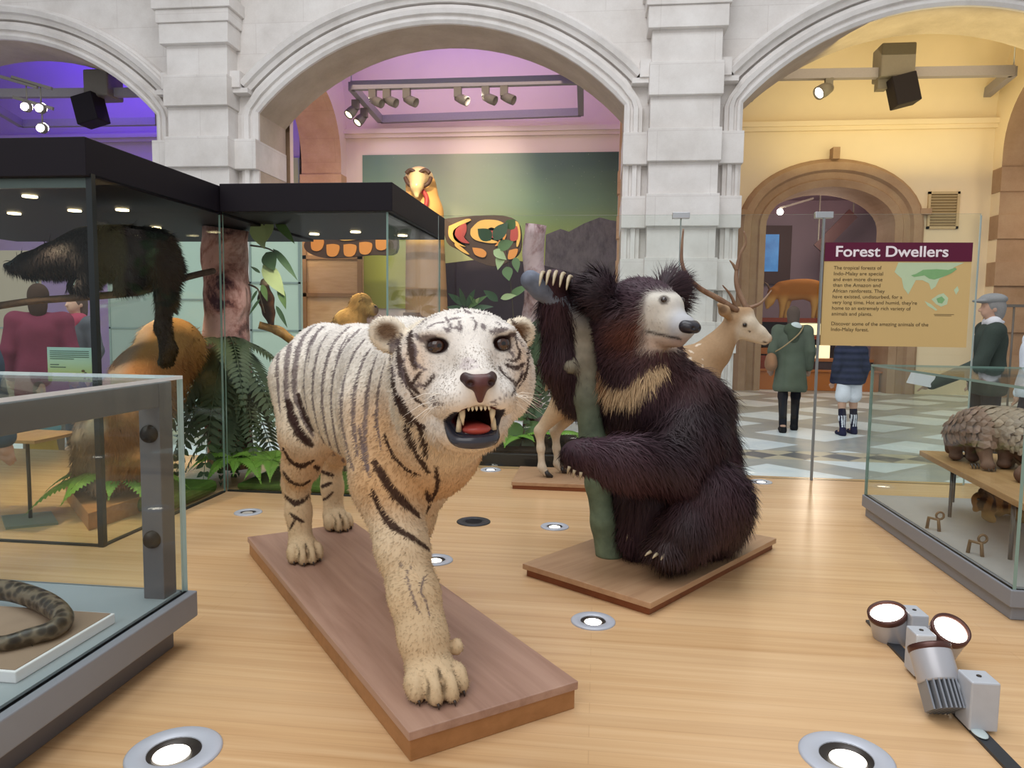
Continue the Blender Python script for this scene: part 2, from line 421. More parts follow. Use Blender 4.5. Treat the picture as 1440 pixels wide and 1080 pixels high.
M_SOFFIT_SHADE = stone('sandstone_soffit_shaded', 'b5a797', 'c4b6a6', 'd2c5b6', False)  # darker copy of the sandstone, with the soffit's shade put into the colour
M_STONEW = stone('sandstone_warm', 'c4a183', 'd2b090', 'dfc0a0', True)
M_STONED = stone('sandstone_brown', 'a08468', 'b0947a', 'bba387', False)
M_PLASTER = flat('cream_plaster', 'ecdcbe', .8, 0, .2, .03, 3)
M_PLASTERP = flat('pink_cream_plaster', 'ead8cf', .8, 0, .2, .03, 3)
M_PURPLELIT = flat('purple_lit_plaster', 'b3a2bd', .8, 0, .2, .03, 3)  # left bay's cream plaster, with the purple light mixed into its colour
M_FLOOR = wood('oak_floor', 'be9569', 'd0a97c', 'dfbd94', (.8, 32, 32), .25, (2.6, .055), spec=.5, bump=.03)
M_DARK = flat('black_trim', '141216', .5)

# raised wooden platform the exhibits stand on
b = B(); b.box((-4.6, -1.6, -.4), (5.2, 5.0, 0.0)); fl = struct(b.build('floor_platform', M_FLOOR))
b = B(); b.box((-4.6, 5.0, -.4), (5.2, 5.02, -.02)); struct(b.build('trim_1', M_DARK))
# marble hall floor, pale squares set in grey bands
def marble():
    t = NT('marble_floor')
    v = t.co((1, 1, 1)); sep = t.n('ShaderNodeSeparateXYZ'); t.l(v, sep.inputs[0]); X, Yc = sep.outputs[0], sep.outputs[1]
    # long bands parallel to the platform, each band filled by big diamonds
    def tri(s, per, off=0):
        m = t.math('PINGPONG', t.math('ADD', s, off), per); return t.math('DIVIDE', m, per)
    cellx, celly = tri(X, 1.05, .35), tri(Yc, .95, .55)
    dia = t.math('GREATER_THAN', t.math('ADD', cellx, celly), 1.32)
    dia2 = t.math('LESS_THAN', t.math('ADD', cellx, celly), .62)
    white = t.math('MAXIMUM', dia, dia2)
    band = t.math('LESS_THAN', t.math('ABSOLUTE', t.math('SUBTRACT', t.math('PINGPONG', t.math('ADD', Yc, -8.2), 4.6), 0.0)), .28)
    chk = t.n('ShaderNodeTexChecker'); t.l(t.co((1, 1, 1), rot=(0, 0, math.radians(45))), chk.inputs[0]); chk.inputs['Scale'].default_value = 3.2
    chk.inputs[1].default_value = lin('6f7276'); chk.inputs[2].default_value = lin('c9bfa8')
    n = t.noise(2.2, 8, .65, None, 1.0)
    wc = t.ramp(n, [(.3, 'd6e2ea'), (.5, 'e8f0f4'), (.7, 'f4f7f8')]); gc = t.ramp(n, [(.3, '9aa0a4'), (.6, 'b4b3ac')])
    c = t.mix(white, gc, wc); c = t.mix(band, c, chk.outputs[0])
    return t.set(c, .3, 0, .4)
b = B(); b.quad((-24, -6, -.4), (24, -6, -.4), (24, 40, -.4), (-24, 40, -.4)); struct(b.build('floor_marble', marble()))

# ---- arcade of three arches
YW, YR, YBK = 12.35, 13.4, 16.5
PC = [-14.95, -6.84, 1.275, 9.385]; BAY = [(PC[i] + PC[i + 1]) / 2 for i in range(3)]
HS, ZS, ZA = 3.12, 4.55, 5.93
RI = (HS * HS + (ZA - ZS) ** 2) / (2 * (ZA - ZS)); ZC = ZA - RI; A0 = math.asin(HS / RI)
def arcpts(cx, r, a, n=28): return [(cx + r * math.sin(-a + 2 * a * i / n), ZC + r * math.cos(-a + 2 * a * i / n)) for i in range(n + 1)]
for bi, cx in enumerate(BAY):
    w = B(); x0, x1 = PC[bi], PC[bi + 1]; P = arcpts(cx, RI, A0)
    top = 8.6
    for y, fl_ in ((YW, 1), (YR, -1)):                       # front and back faces around the opening
        for i in range(len(P) - 1):
            q = [(P[i][0], y, P[i][1]), (P[i + 1][0], y, P[i + 1][1]), (P[i + 1][0], y, top), (P[i][0], y, top)]
            w.quad(*(q if fl_ > 0 else q[::-1]))
        for xa, xb in ((x0, cx - HS), (cx + HS, x1)):
            q = [(xa, y, -.4), (xb, y, -.4), (xb, y, top), (xa, y, top)]; w.quad(*(q if fl_ > 0 else q[::-1]))
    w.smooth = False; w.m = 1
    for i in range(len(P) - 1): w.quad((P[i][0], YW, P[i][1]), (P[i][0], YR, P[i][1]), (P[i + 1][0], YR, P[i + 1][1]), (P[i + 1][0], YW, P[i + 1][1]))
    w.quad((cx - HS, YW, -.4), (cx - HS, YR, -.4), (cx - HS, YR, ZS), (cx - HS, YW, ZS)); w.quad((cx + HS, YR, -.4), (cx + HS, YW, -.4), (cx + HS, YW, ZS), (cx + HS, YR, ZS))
    struct(w.build('wall_arcade', [M_STONE, M_SOFFIT_SHADE]))
    # moulded surround: runs up the jamb and over the arch
    prof = [(0, 0), (0, .06), (.05, .1), (.09, .1), (.1, .06), (.14, .06), (.15, .12), (.22, .14), (.23, .09), (.29, .09), (.3, 0)]
    path = [((cx - HS, YW, z), (-1, 0, 0), (0, -1, 0)) for z in (-.4, ZS - .06)]
    k = 1 / math.cos(A0 / 2); path.append(((cx - HS, YW, ZS), (-math.cos(math.pi / 4 - .05) * 1.05, 0, math.sin(.38) * .9), (0, -1, 0)))
    N = 28
    for i in range(1, N):
        a = -A0 + 2 * A0 * i / N; path.append(((cx + RI * math.sin(a), YW, ZC + RI * math.cos(a)), (math.sin(a), 0, math.cos(a)), (0, -1, 0)))
    path.append(((cx + HS, YW, ZS), (math.cos(math.pi / 4 - .05) * 1.05, 0, math.sin(.38) * .9), (0, -1, 0)))
    path += [((cx + HS, YW, z), (1, 0, 0), (0, -1, 0)) for z in (ZS - .06, -.4)]
    m = B(); m.sweep(path, prof); m.sweep([path[1], path[1]], prof)
    struct(m.build('trim_arch_moulding', M_STONEB))
    prof2 = [(.33, 0), (.33, .1), (.40, .13), (.42, .2), (.5, .23), (.53, .2), (.54, .12), (.58, .1), (.6, 0)]
    ah = A0 * .955
    path = [((cx + RI * math.sin(a), YW, ZC + RI * math.cos(a)), (math.sin(a), 0, math.cos(a)), (0, -1, 0)) for a in [-ah + 2 * ah * i / N for i in range(N + 1)]]
    m = B(); m.sweep(path, prof2)
    for sg in (-1, 1):                                       # the little level stop at each foot of the hood
        a = sg * ah; px_, pz_ = cx + (RI + .33) * math.sin(a), ZC + (RI + .33) * math.cos(a)
        m.box((px_ - .02 * sg, YW - .22, pz_ - .05), (px_ + .42 * sg, YW, pz_ + .03)); m.box((px_ + .1 * sg, YW - .26, pz_ + .03), (px_ + .5 * sg, YW, pz_ + .3))
    struct(m.build('trim_hood_moulding', M_STONEB))
for i, cx in enumerate(PC):
    p = B(); z = -.4; ya = 12.0
    tops = [z for z in (.56, 1.57, 2.57, 3.58, 4.59)]
    p.box((cx - .54, ya, -.4), (cx + .54, YW + .3, 8.6))
    p.box((cx - .60, ya - .1, -.4), (cx + .60, YW + .1, .1))
    for zb in tops: p.box((cx - .57, ya - .085, zb), (cx + .57, YW, zb + .505))
    for za, zb, e in ((5.6, 5.93, .05), (5.93, 6.14, .085), (6.14, 6.34, .13), (6.34, 6.6, .07), (6.6, 8.6, .03)): p.box((cx - .56 - e, ya - .05 - e, za), (cx + .56 + e, YW, zb))
    struct(p.build('wall_pier', M_STONE, bevel=.008))
    q = B()
    for zb in (.56, 1.57, 2.57, 3.58):
        for sg in (-1, 1): q.box((cx + sg * .55, YW - .2, zb), (cx + sg * (PC[1] - (BAY[0] + HS) + .012), YR + .012, zb + .505))
    struct(q.build('trim_jamb_blocks', M_STONE, bevel=.008))

# ---- gallery behind the arches
ZCOR = 5.38
def coved(y0=YR, y1=YBK, n=14):
    return [(y1 - (y1 - y0 + 1.0) * .5 * (1 - math.cos(math.pi / 2 * i / n)) * 1.0 - 0, ZCOR + 2.0 * math.sin(math.pi / 2 * i / n)) for i in range(n + 1)]
def plaster_lit(): return None
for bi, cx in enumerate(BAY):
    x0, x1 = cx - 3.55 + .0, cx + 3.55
    mt = (M_PURPLELIT, M_PLASTERP, M_PLASTER)[bi]
    w = B(); dcx, dhw, dzs = 4.86, 1.36, 3.16                 # the round-headed doorway of the right-hand bay
    if bi != 2: w.quad((x0 - .6, YBK, -.4), (x1 + .6, YBK, -.4), (x1 + .6, YBK, ZCOR), (x0 - .6, YBK, ZCOR))
    else:
        w.quad((x0 - .6, YBK, -.4), (dcx - dhw, YBK, -.4), (dcx - dhw, YBK, ZCOR), (x0 - .6, YBK, ZCOR)); w.quad((dcx + dhw, YBK, -.4), (x1 + .6, YBK, -.4), (x1 + .6, YBK, ZCOR), (dcx + dhw, YBK, ZCOR))
        Q = [(dcx - dhw * math.cos(math.pi * i / 20), dzs + .86 * math.sin(math.pi * i / 20)) for i in range(21)]
        for i in range(20):
            w.quad((Q[i][0], YBK, Q[i][1]), (Q[i + 1][0], YBK, Q[i + 1][1]), (Q[i + 1][0], YBK, ZCOR), (Q[i][0], YBK, ZCOR))
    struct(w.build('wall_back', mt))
    c = B(); c.smooth = True; pts = coved()
    for i in range(len(pts) - 1): c.quad((x0 - .6, pts[i][0], pts[i][1]), (x1 + .6, pts[i][0], pts[i][1]), (x1 + .6, pts[i + 1][0], pts[i + 1][1]), (x0 - .6, pts[i + 1][0], pts[i + 1][1]))
    c.quad((x0 - .6, pts[-1][0], pts[-1][1]), (x1 + .6, pts[-1][0], pts[-1][1]), (x1 + .6, YR - .1, pts[-1][1]), (x0 - .6, YR - .1, pts[-1][1]))
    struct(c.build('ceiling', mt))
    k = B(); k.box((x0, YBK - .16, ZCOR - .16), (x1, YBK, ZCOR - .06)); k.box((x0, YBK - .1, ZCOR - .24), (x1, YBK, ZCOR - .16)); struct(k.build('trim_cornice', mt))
# cross walls between the bays, each pierced by an arch
def crosswall(xa, xb, mats):
    w = B(); ya, yb = YR, YBK; oy0, oy1 = 13.55, 16.15; cy = (oy0 + oy1) / 2; hs = (oy1 - oy0) / 2
    Q = [(cy - hs * math.cos(math.pi * i / 22), 4.55 + 1.35 * math.sin(math.pi * i / 22)) for i in range(23)]
    top = 7.6
    for x in (xa, xb):
        w.quad((x, ya, -.4), (x, oy0, -.4), (x, oy0, top), (x, ya, top)); w.quad((x, oy1, -.4), (x, yb, -.4), (x, yb, top), (x, oy1, top))
        for i in range(22): w.quad((x, Q[i][0], Q[i][1]), (x, Q[i + 1][0], Q[i + 1][1]), (x, Q[i + 1][0], top), (x, Q[i][0], top))
    w.m = 1
    for i in range(22): w.quad((xa, Q[i][0], Q[i][1]), (xa, Q[i + 1][0], Q[i + 1][1]), (xb, Q[i + 1][0], Q[i + 1][1]), (xb, Q[i][0], Q[i][1]))
    w.quad((xa, oy0, -.4), (xb, oy0, -.4), (xb, oy0, 4.55), (xa, oy0, 4.55)); w.quad((xa, oy1, -.4), (xb, oy1, -.4), (xb, oy1, 4.55), (xa, oy1, 4.55))
    for k in range(5):                                        # banded blocks on the far jamb
        zb = .0 + k * .95; w.box((xa - .02, oy1 - .05, zb), (xb + .02, oy1 + .3, zb + .48))
    struct(w.build('wall_cross', mats))
for xa, xb in ((-6.75, -5.82), (.36, 1.3), (8.05, 9.2), (-15.8, -14.9)): crosswall(xa, xb, [M_PLASTERP if xa < 8 else M_PLASTER, M_STONEW if xa < 8 else M_STONED])
# doorway surround in the right bay, then the passage beyond it
dcx, dhw, dzs = 4.86, 1.36, 3.16
path = [((dcx - dhw, YBK, z), (-1, 0, 0), (0, -1, 0)) for z in (-.4, 1.2, dzs)]
for i in range(1, 24):
    a = math.pi * i / 24; path.append(((dcx - dhw * math.cos(a), YBK, dzs + .86 * math.sin(a)), tuple(nrm((-math.cos(a) * .86, 0, math.sin(a) * 1.36))), (0, -1, 0)))
path += [((dcx + dhw, YBK, z), (1, 0, 0), (0, -1, 0)) for z in (dzs, 1.2, -.4)]
m = B(); m.sweep(path, [(-.04, -1.0), (-.04, .04), (.1, .1), (.13, .05), (.26, .05), (.3, .14), (.45, .16), (.52, .08), (.55, 0)])
for sg in (-1, 1): m.box((dcx + sg * (dhw + .4), YBK - .17, dzs + .22), (dcx + sg * (dhw + .62), YBK, dzs + .34))
m.box((dcx - .07, YBK - .24, dzs + .86 + .5), (dcx + .07, YBK, dzs + .86 + .74))
struct(m.build('trim_doorway', M_STONED))
M_LILAC = flat('lilac_wall', '9c8796', .8); M_MAROON = flat('maroon_panel', '4a2a2c', .6)
w = B(); yy = 22.0
w.quad((1.5, yy, -.4), (10, yy, -.4), (10, yy, 6), (1.5, yy, 6)); struct(w.build('wall_far_room', M_LILAC))
w = B(); w.quad((1.5, YBK + .9, 4.6), (10, YBK + .9, 4.6), (10, yy, 4.6), (1.5, yy, 4.6)); struct(w.build('ceiling_far_room', M_LILAC))
w = B(); w.quad((2.6, YBK + .9, -.4), (2.6, yy, -.4), (2.6, yy, 4.6), (2.6, YBK + .9, 4.6)); w.quad((9.4, YBK + .9, -.4), (9.4, yy, -.4), (9.4, yy, 4.6), (9.4, YBK + .9, 4.6)); struct(w.build('wall_far_side', M_LILAC))
# ventilation grille on the cream wall
g0, g1 = atY(1305, 270, YBK), atY(1346, 322, YBK)
t = thing('ventilation_grille', 'square cream louvred grille high on yellow wall right of the doorway', 'grille', ((g0[0] + g1[0]) / 2, YBK, g1[2]))
b = B(); x0, x1, z0, z1 = g0[0], g1[0], g1[2], g0[2]
for a, c in (((x0, z0), (x0 + .05, z1)), ((x1 - .05, z0), (x1, z1)), ((x0, z0), (x1, z0 + .05)), ((x0, z1 - .05), (x1, z1))): b.box((a[0], YBK - .05, a[1]), (c[0], YBK, c[1]))
M_GRILLE = flat('grille_cream', 'c9b48c', .6); b.build('frame', M_GRILLE, t)
b = B(); b.box((x0 + .04, YBK - .015, z0 + .04), (x1 - .04, YBK, z1 - .04)); b.build('backing', flat('grille_dark', '84704c', .8), t)
b = B(); n = 11
for i in range(n):
    z = z0 + .06 + (z1 - z0 - .12) * (i + .5) / n; b.obox(((x0 + x1) / 2, YBK - .03, z), ((x1 - x0) / 2 - .04, 0, 0), (0, .012, -.012), (0, .004, .004))
b.build('louvres', M_GRILLE, t)
# ================================================================== SHOWCASES, PLINTHS, BARRIER, FLOOR LAMPS
M_GLASS = glassmat('clear_glass'); M_GEDGE = flat('glass_edge', '7f9c94', .15, 0, .6, .02); M_GEDGEW = flat('glass_edge_pale', 'c3d6d6', .12, 0, .6, .02)
M_GREY = flat('grey_powder_coat', '85888f', .45, 0, .4, .03); M_GREYD = flat('grey_frame', '6f6e73', .4, .2, .4, .03); M_GREYT = flat('grey_case_floor', '9aa3aa', .4, 0, .4, .03)
M_BLACK = flat('black_canopy', '17121a', .6, 0, .2, .05); M_CAVITY = flat('canopy_underside', '0f1013', .5)
M_STEEL = flat('brushed_steel', 'c3c5c8', .28, .85, .5, .03); M_BOLT = flat('black_bolt', '17161a', .3, .3)
M_LAMP = glow('lamp_white', 'fff6e6', 9); M_LAMPW = glow('lamp_warm', 'ffe6b4', 7)
def pane(name, a, b, parent, mats=None, edge=None):
    """glass sheet between corners a,b (thin in one axis): big faces clear, rims green"""
    q = B(); q.box(a, b); ext = [abs(b[i] - a[i]) for i in range(3)]; thin = ext.index(min(ext))
    for i, f in enumerate(q.f):
        v = np.array([q.v[k] for k in f]); q.mi[i] = 0 if np.ptp(v[:, thin]) < 1e-6 else 1
    return q.build(name, mats or [M_GLASS, M_GEDGE], parent)
def slab(name, a, b, mat, parent, bevel=.004): q = B(); q.box(a, b); return q.build(name, mat, parent, bevel=bevel)

# ---- low case at the left with the snake
X0, X1, Y0, Y1 = -2.55, -1.235, .55, 2.05
t = thing('low_display_case', 'low glass display case on a grey metal base in the left foreground', 'display case', (-1.9, 1.3, 0))
slab('plinth', (X0 + .04, Y0, 0), (X1 - .03, Y1 - .03, .1), M_GREYD, t); slab('base_tray', (X0, Y0 - .03, .085), (X1 + .025, Y1 + .012, .165), M_GREY, t)
slab('case_floor', (X0 + .02, Y0, .165), (X1 - .012, Y1 - .02, .172), M_GREYT, t, 0)
gz = .82
pane('glass_panel', (X1 - .012, Y0, .165), (X1, Y1, gz), t, [M_GLASS, M_GEDGEW]); pane('glass_panel', (X0, Y1 - .012, .165), (X1 - .012, Y1, gz), t, [M_GLASS, M_GEDGEW])
pane('glass_top', (X0, Y0, gz), (X1, Y1, gz + .01), t, [M_GLASS, flat('glass_edge_bright', 'e6ecf2', .1)])
q = B(); q.box((X1 - .085, Y1 - .09, .165), (X1 - .02, Y1 - .025, gz - .005)); q.build('corner_post', M_GREYD, t, bevel=.003)
q = B(); q.box((X1 - .07, Y0, gz - .075), (X1 - .02, Y1 - .09, gz - .005)); q.build('top_rail', M_GREYD, t, bevel=.003)
for z in (.665, .352):
    q = B(); q.lathe([(0, .012), (.024, .012), (.027, 0)], (X1 - .052, Y1 - .09, z), (.45, -1, 0), 20); q.build('clamp_bolt', M_BOLT, t)
# mounting board and snake inside
t = thing('mounting_board', 'brown mount board with thick white edge under the snake in the low left case', 'board', (-1.7, 1.6, .172))
bc = [atZ(162, 862, .2), atZ(22, 945, .2)]; d = bc[1] - bc[0]; ln = np.linalg.norm(d); d /= ln; pd = np.array((d[1], -d[0], 0)); pd = pd if pd[0] < 0 else -pd
bcx = (bc[0] + bc[1]) / 2 + pd * .3
q = B(); q.obox((bcx[0], bcx[1], .186), d * ln / 2, pd * .3, (0, 0, .014)); q.build('white_edge', flat('board_white', 'eceaf0', .4, 0, .4, .02), t, bevel=.003)
q = B(); q.obox((bcx[0], bcx[1], .2005), d * (ln / 2 - .007), pd * .292, (0, 0, .001)); q.build('brown_face', flat('board_brown', '97806f', .7, 0, .2, .15, 14), t)
zs = .219
SN = [(0, 835), (30, 840), (62, 852), (84, 866), (88, 878), (70, 890), (40, 897), (5, 905), (-40, 905)]
sp = [atZ(x, y, zs) for x, y in SN]
SN2 = [sp[0] + np.array((-.10, -.02, .03)), sp[0] + np.array((-.2, -.06, .09)), sp[0] + np.array((-.2, -.12, .17))]
t = thing('snake', 'dark mottled snake coiled on the board inside the low left case', 'snake', sp[4] * (1, 1, 0) + np.array((0, 0, .2)))
def smoothpath(P, n=6):
    P = [np.array(p, float) for p in P]; out = []
    for i in range(len(P) - 1):
        a, b_, c, e = P[max(i - 1, 0)], P[i], P[i + 1], P[min(i + 2, len(P) - 1)]
        for k in range(n):
            u = k / n; out.append(.5 * ((2 * b_) + (-a + c) * u + (2 * a - 5 * b_ + 4 * c - e) * u * u + (-a + 3 * b_ - 3 * c + e) * u ** 3))
    return out + [P[-1]]
pth = smoothpath(SN2[::-1] + sp); rr = [.03] * len(pth)
for i in range(len(pth)):
    u = i / (len(pth) - 1); rr[i] = .012 + .017 * min(1, u * 6) if u < .2 else .029 - .013 * max(0, (u - .45) / .55)
pth = [p * (1, 1, 0) + np.array((0, 0, max(p[2], .2015 + rr[i]) if i > 14 else p[2])) for i, p in enumerate(pth)]
nt = NT('snake_skin'); w_ = nt.n('ShaderNodeTexVoronoi'); w_.inputs['Scale'].default_value = 42; nt.l(nt.co(), w_.inputs['Vector'])
c_ = nt.ramp(w_.outputs['Distance'], [(.1, '1c1712'), (.45, '3a322a'), (.7, '6f6252')]); nt.bump(w_.outputs['Distance'], .5, .004)
q = B(); q.tube(pth, rr, 14); bd = q.build('body', nt.set(c_, .35, 0, .5), t)
q = B(); e_ = sp[5]; tp = smoothpath([sp[4] + np.array((.005, -.01, -.012)), sp[4] + np.array((.004, -.045, -.016)), atZ(52, 893, .205), atZ(42, 900, .203), atZ(46, 909, .203)]); q.tube(tp, [.009 - .0085 * i / (len(tp) - 1) for i in range(len(tp))], 8); q.build('tail_tip', M_BOLT, t)

# ---- tall corner case (animals and forest planting), black canopy
CX, CY0, CY1 = -2.125, 2.885, 5.3
t = thing('tall_display_case', 'tall glass corner case with a heavy black canopy at the left', 'display case', (-3.2, 4, 0))
CASE1 = t
pane('glass_panel', (-4.5, CY0, 0), (CX, CY0 + .012, 1.6), t); pane('glass_panel', (CX - .012, CY0 + .012, 0), (CX, 3.94, 1.6), t)
q = B(); q.box((CX - .022, CY0 - .004, 0), (CX + .004, CY0 + .022, 1.6)); q.build('corner_strip', flat('case_corner', '2b3032', .3, .3), t)
q = B(); q.box((-4.55, CY0 - .03, 1.585), (CX + .0, CY1, 1.745)); q.build('canopy', M_BLACK, t, bevel=.004)
q = B(); q.box((-4.5, CY0, 0), (CX, CY0 + .02, .008)); q.box((CX - .02, CY0, 0), (CX, 3.94, .008)); q.build('floor_channel', flat('channel_dark', '33373a', .4, .4), t)
q = B(); q.box((-4.5, CY0 + .01, 1.545), (CX - .02, CY0 + .03, 1.585)); q.build('canopy_lip', flat('lip_grey', '5b6866', .3, .4), t)
for x_, y_ in ((42, 276), (105, 296), (172, 295), (219, 320), (233, 330), (20, 300)):
    p = atZ(x_, y_, 1.58); q = B(); q.lathe([(.0, -.003), (.026, -.003), (.026, -.005), (.033, -.005), (.033, .002)], p, (0, 0, 1), 18); o = q.build('downlight', M_LAMPW, t)
C2X, C2Y = -1.16, 3.96
t = thing('tall_display_case', 'tall glass case with black canopy behind the tiger, holding golden monkey', 'display case', (-1.6, 4.6, 0)); CASE2 = t
pane('glass_panel', (CX, C2Y, 0), (C2X - .012, C2Y + .012, 1.6), t); pane('glass_panel', (C2X - .012, C2Y, 0), (C2X, CY1, 1.6), t)
q = B(); q.box((CX + .002, C2Y - .03, 1.6), (C2X + .03, CY1, 1.755)); q.build('canopy', M_BLACK, t, bevel=.004)
q = B(); q.box((CX, C2Y, 0), (C2X, C2Y + .02, .008)); q.box((C2X - .02, C2Y, 0), (C2X, CY1, .008)); q.build('floor_channel', bpy.data.materials['channel_dark'], t)
for x_, y_ in ((442, 329), (500, 326), (566, 331)):
    p = atZ(x_, y_, 1.595); q = B(); q.lathe([(.0, -.003), (.026, -.003), (.026, -.005), (.033, -.005), (.033, .002)], p, (0, 0, 1), 18); q.build('downlight', M_LAMPW, t)

# ---- glass barrier along the back of the platform
BY = 4.93
xs = [-1.1, .52, 1.415, 2.36]
for i in range(3):
    t = thing('glass_barrier', ('clear barrier pane behind the tiger head and pink trunk', 'clear barrier pane behind the bear and deer', 'clear barrier pane that carries the red and tan information sign')[i], 'glass barrier', ((xs[i] + xs[i + 1]) / 2, BY, 0))
    pane('glass_panel', (xs[i] + .004, BY, 0), (xs[i + 1] - .004, BY + .012, 1.72), t, [M_GLASS, M_GEDGEW])
    q = B(); q.box((xs[i + 1] - .003, BY + .002, .0), (xs[i + 1] + .003, BY + .010, 1.71)); q.build('edge_seal', flat('seal_grey', '9aa6a6', .3), t)
    if i < 2: q = B(); q.box((xs[i + 1] - .055, BY - .014, 1.695), (xs[i + 1] + .055, BY + .026, 1.735)); q.build('top_clip', M_STEEL, t, bevel=.003)
t = thing('glass_fin_post', 'slim grey post standing at the left edge of the information sign', 'post', (1.41, BY - .02, 0))
q = B(); q.box((1.404, BY - .03, 0), (1.416, BY - .006, 1.69)); q.build('post', flat('post_grey', '8a8f92', .35, .4), t)
# information sign fixed to the glass
SX0, SX1, SZ0, SZ1 = 1.425, 2.31, .885, 1.54; SY = BY - .012
t = thing('information_sign', 'tan information sign with maroon heading band and map fixed to barrier glass', 'sign', (SX0, SY, SZ0))
M_TAN = flat('sign_tan', 'cfb27a', .5, 0, .3, .02, 4); M_MARO = flat('sign_maroon', '5c1436', .5, 0, .3, .02); M_INK = flat('sign_ink', '5a4a2c', .6); M_WHITE = flat('sign_white', 'efe6ee', .5)
slab('panel', (SX0, SY - .006, SZ0), (SX1, SY + .006, SZ1), M_TAN, t, 0); slab('heading_band', (SX0, SY - .0085, SZ1 - .118), (SX1, SY - .004, SZ1), M_MARO, t, 0)
textmesh('heading_text', 'Forest Dwellers', .094, M_WHITE, t, (SX0 + .062, SY - .0095, SZ1 - .088), (1, 0, 0), (0, 0, 1), bold=.0016, width=.675)
LNS = ['The tropical forests of', 'Indo-Malay are special', 'and even more diverse', 'than the Amazon and', 'African rainforests. They', "have existed, undisturbed, for a", "very long time. Hot and humid, they're", 'home to an extremely rich variety of', 'animals and plants.', '', 'Discover some of the amazing animals of the', 'Indo-Malay forest.']
LW = [.315, .325, .325, .315, .345, .46, .56, .52, .27, 0, .64, .25]
zt = SZ1 - .118 - .052
for i, (s_, w_) in enumerate(zip(LNS, LW)):
    if s_: textmesh('body_text', s_, .032, M_INK, t, (SX0 + .06, SY - .0066, zt - i * .0365 + (.0 if i < 10 else .01)), (1, 0, 0), (0, 0, 1), width=w_ * .92)
# map: pale land, green forest
def blob(poly, mat, name, lift):
    q = B(); q.quad(*[(SX0 + x, SY - lift, SZ0 + z) for x, z in poly]); return q.build(name, mat, t)
M_PALE = flat('map_pale', 'bcd0ae', .5, 0, .3, .05, 20); M_GRN = flat('map_green', '7fae78', .5, 0, .3, .1, 30)
blob([(.43, .47), (.45, .53), (.84, .53), (.78, .50), (.76, .46), (.70, .43), (.68, .38), (.655, .36), (.64, .40), (.6, .42), (.56, .42), (.52, .33), (.49, .37), (.475, .43)][::-1], M_PALE, 'map_land', .0066)
blob([(.56, .46), (.6, .485), (.68, .49), (.75, .485), (.79, .5), (.8, .49), (.77, .465), (.74, .45), (.7, .435), (.67, .425), (.64, .43), (.61, .45), (.55, .44), (.53, .45)][::-1], M_GRN, 'map_forest', .0072)
blob([(.66, .30), (.7, .33), (.73, .34), (.76, .31), (.755, .27), (.72, .255), (.69, .27)][::-1], M_PALE, 'map_island', .0066); blob([(.69, .305), (.72, .32), (.74, .3), (.725, .275), (.7, .28)][::-1], M_GRN, 'map_island_forest', .0072)
blob([(.79, .36), (.81, .385), (.82, .36), (.805, .33)][::-1], M_PALE, 'map_island', .0066); blob([(.62, .29), (.66, .27), (.7, .235), (.69, .23), (.64, .26)][::-1], M_PALE, 'map_island', .0066)
q = B()
for a_, w_, z_ in ((.68, .12, .205), (.685, .1, .197)): q.box((SX0 + a_, SY - .0068, SZ0 + z_), (SX0 + a_ + w_, SY - .006, SZ0 + z_ + .003))
q.build('map_caption', M_INK, t)

# ---- right-hand case with the pangolin
RX, RY0, RY1, RX1 = 1.432, 2.62, 4.03, 2.75
t = thing('low_display_case', 'low glass display case on grey base at right, holding pangolin', 'display case', (2.1, 3.3, 0)); RCASE = t
slab('plinth', (RX + .006, RY0 + .012, 0), (RX1, RY1 - .012, .055), M_GREY, t); slab('base_tray', (RX - .008, RY0 - .008, .05), (RX1, RY1 + .008, .112), M_GREY, t)
slab('case_floor', (RX + .02, RY0 + .02, .112), (RX1, RY1 - .02, .117), flat('case_floor_pale', 'a9a6a8', .45), t, 0)
pane('glass_panel', (RX, RY0, .112), (RX + .012, RY1, .8), t); pane('glass_panel', (RX + .012, RY1 - .012, .112), (RX1, RY1, .8), t); pane('glass_panel', (RX + .012, RY0, .112), (RX1, RY0 + .012, .8), t)
pane('glass_top', (RX, RY0, .8), (RX1, RY1, .81), t)
M_SHELF = wood('shelf_wood', '9a7047', 'b0855a', 'c49c6d', (30, 3, 30), .4)
SHZ = .395
sa, sb = atZ(1293, 633, SHZ), atZ(1445, 711, SHZ)
t = thing('shelf', 'wooden shelf plank carrying the pangolin in the right case', 'shelf', (sa + sb) / 2 * (1, 1, 0) + np.array((0, 0, SHZ)))
dv = nrm(sb - sa); sb = sa + dv * (sa[1] - 2.68) / -dv[1]; pv = np.array((-dv[1], dv[0], 0)); pv = pv if pv[0] > 0 else -pv
c_ = (sa + sb) / 2 + pv * .26; hl = np.linalg.norm(sb - sa) / 2
q = B(); q.obox((c_[0], c_[1], SHZ - .013), dv * hl, pv * .26, (0, 0, .013)); q.build('board', M_SHELF, t, bevel=.003)
for u_, w_ in ((-.62, .08), (.5, .08), (-.55, .46)):
    pp = c_ + dv * hl * u_ + pv * (w_ - .26); q = B(); q.cyl((pp[0], pp[1], .117), (pp[0], pp[1], SHZ - .026), .008); q.build('leg', flat('rod_grey', '6c6f75', .3, .6), t)
SHC, SHD, SHP = c_, dv, pv
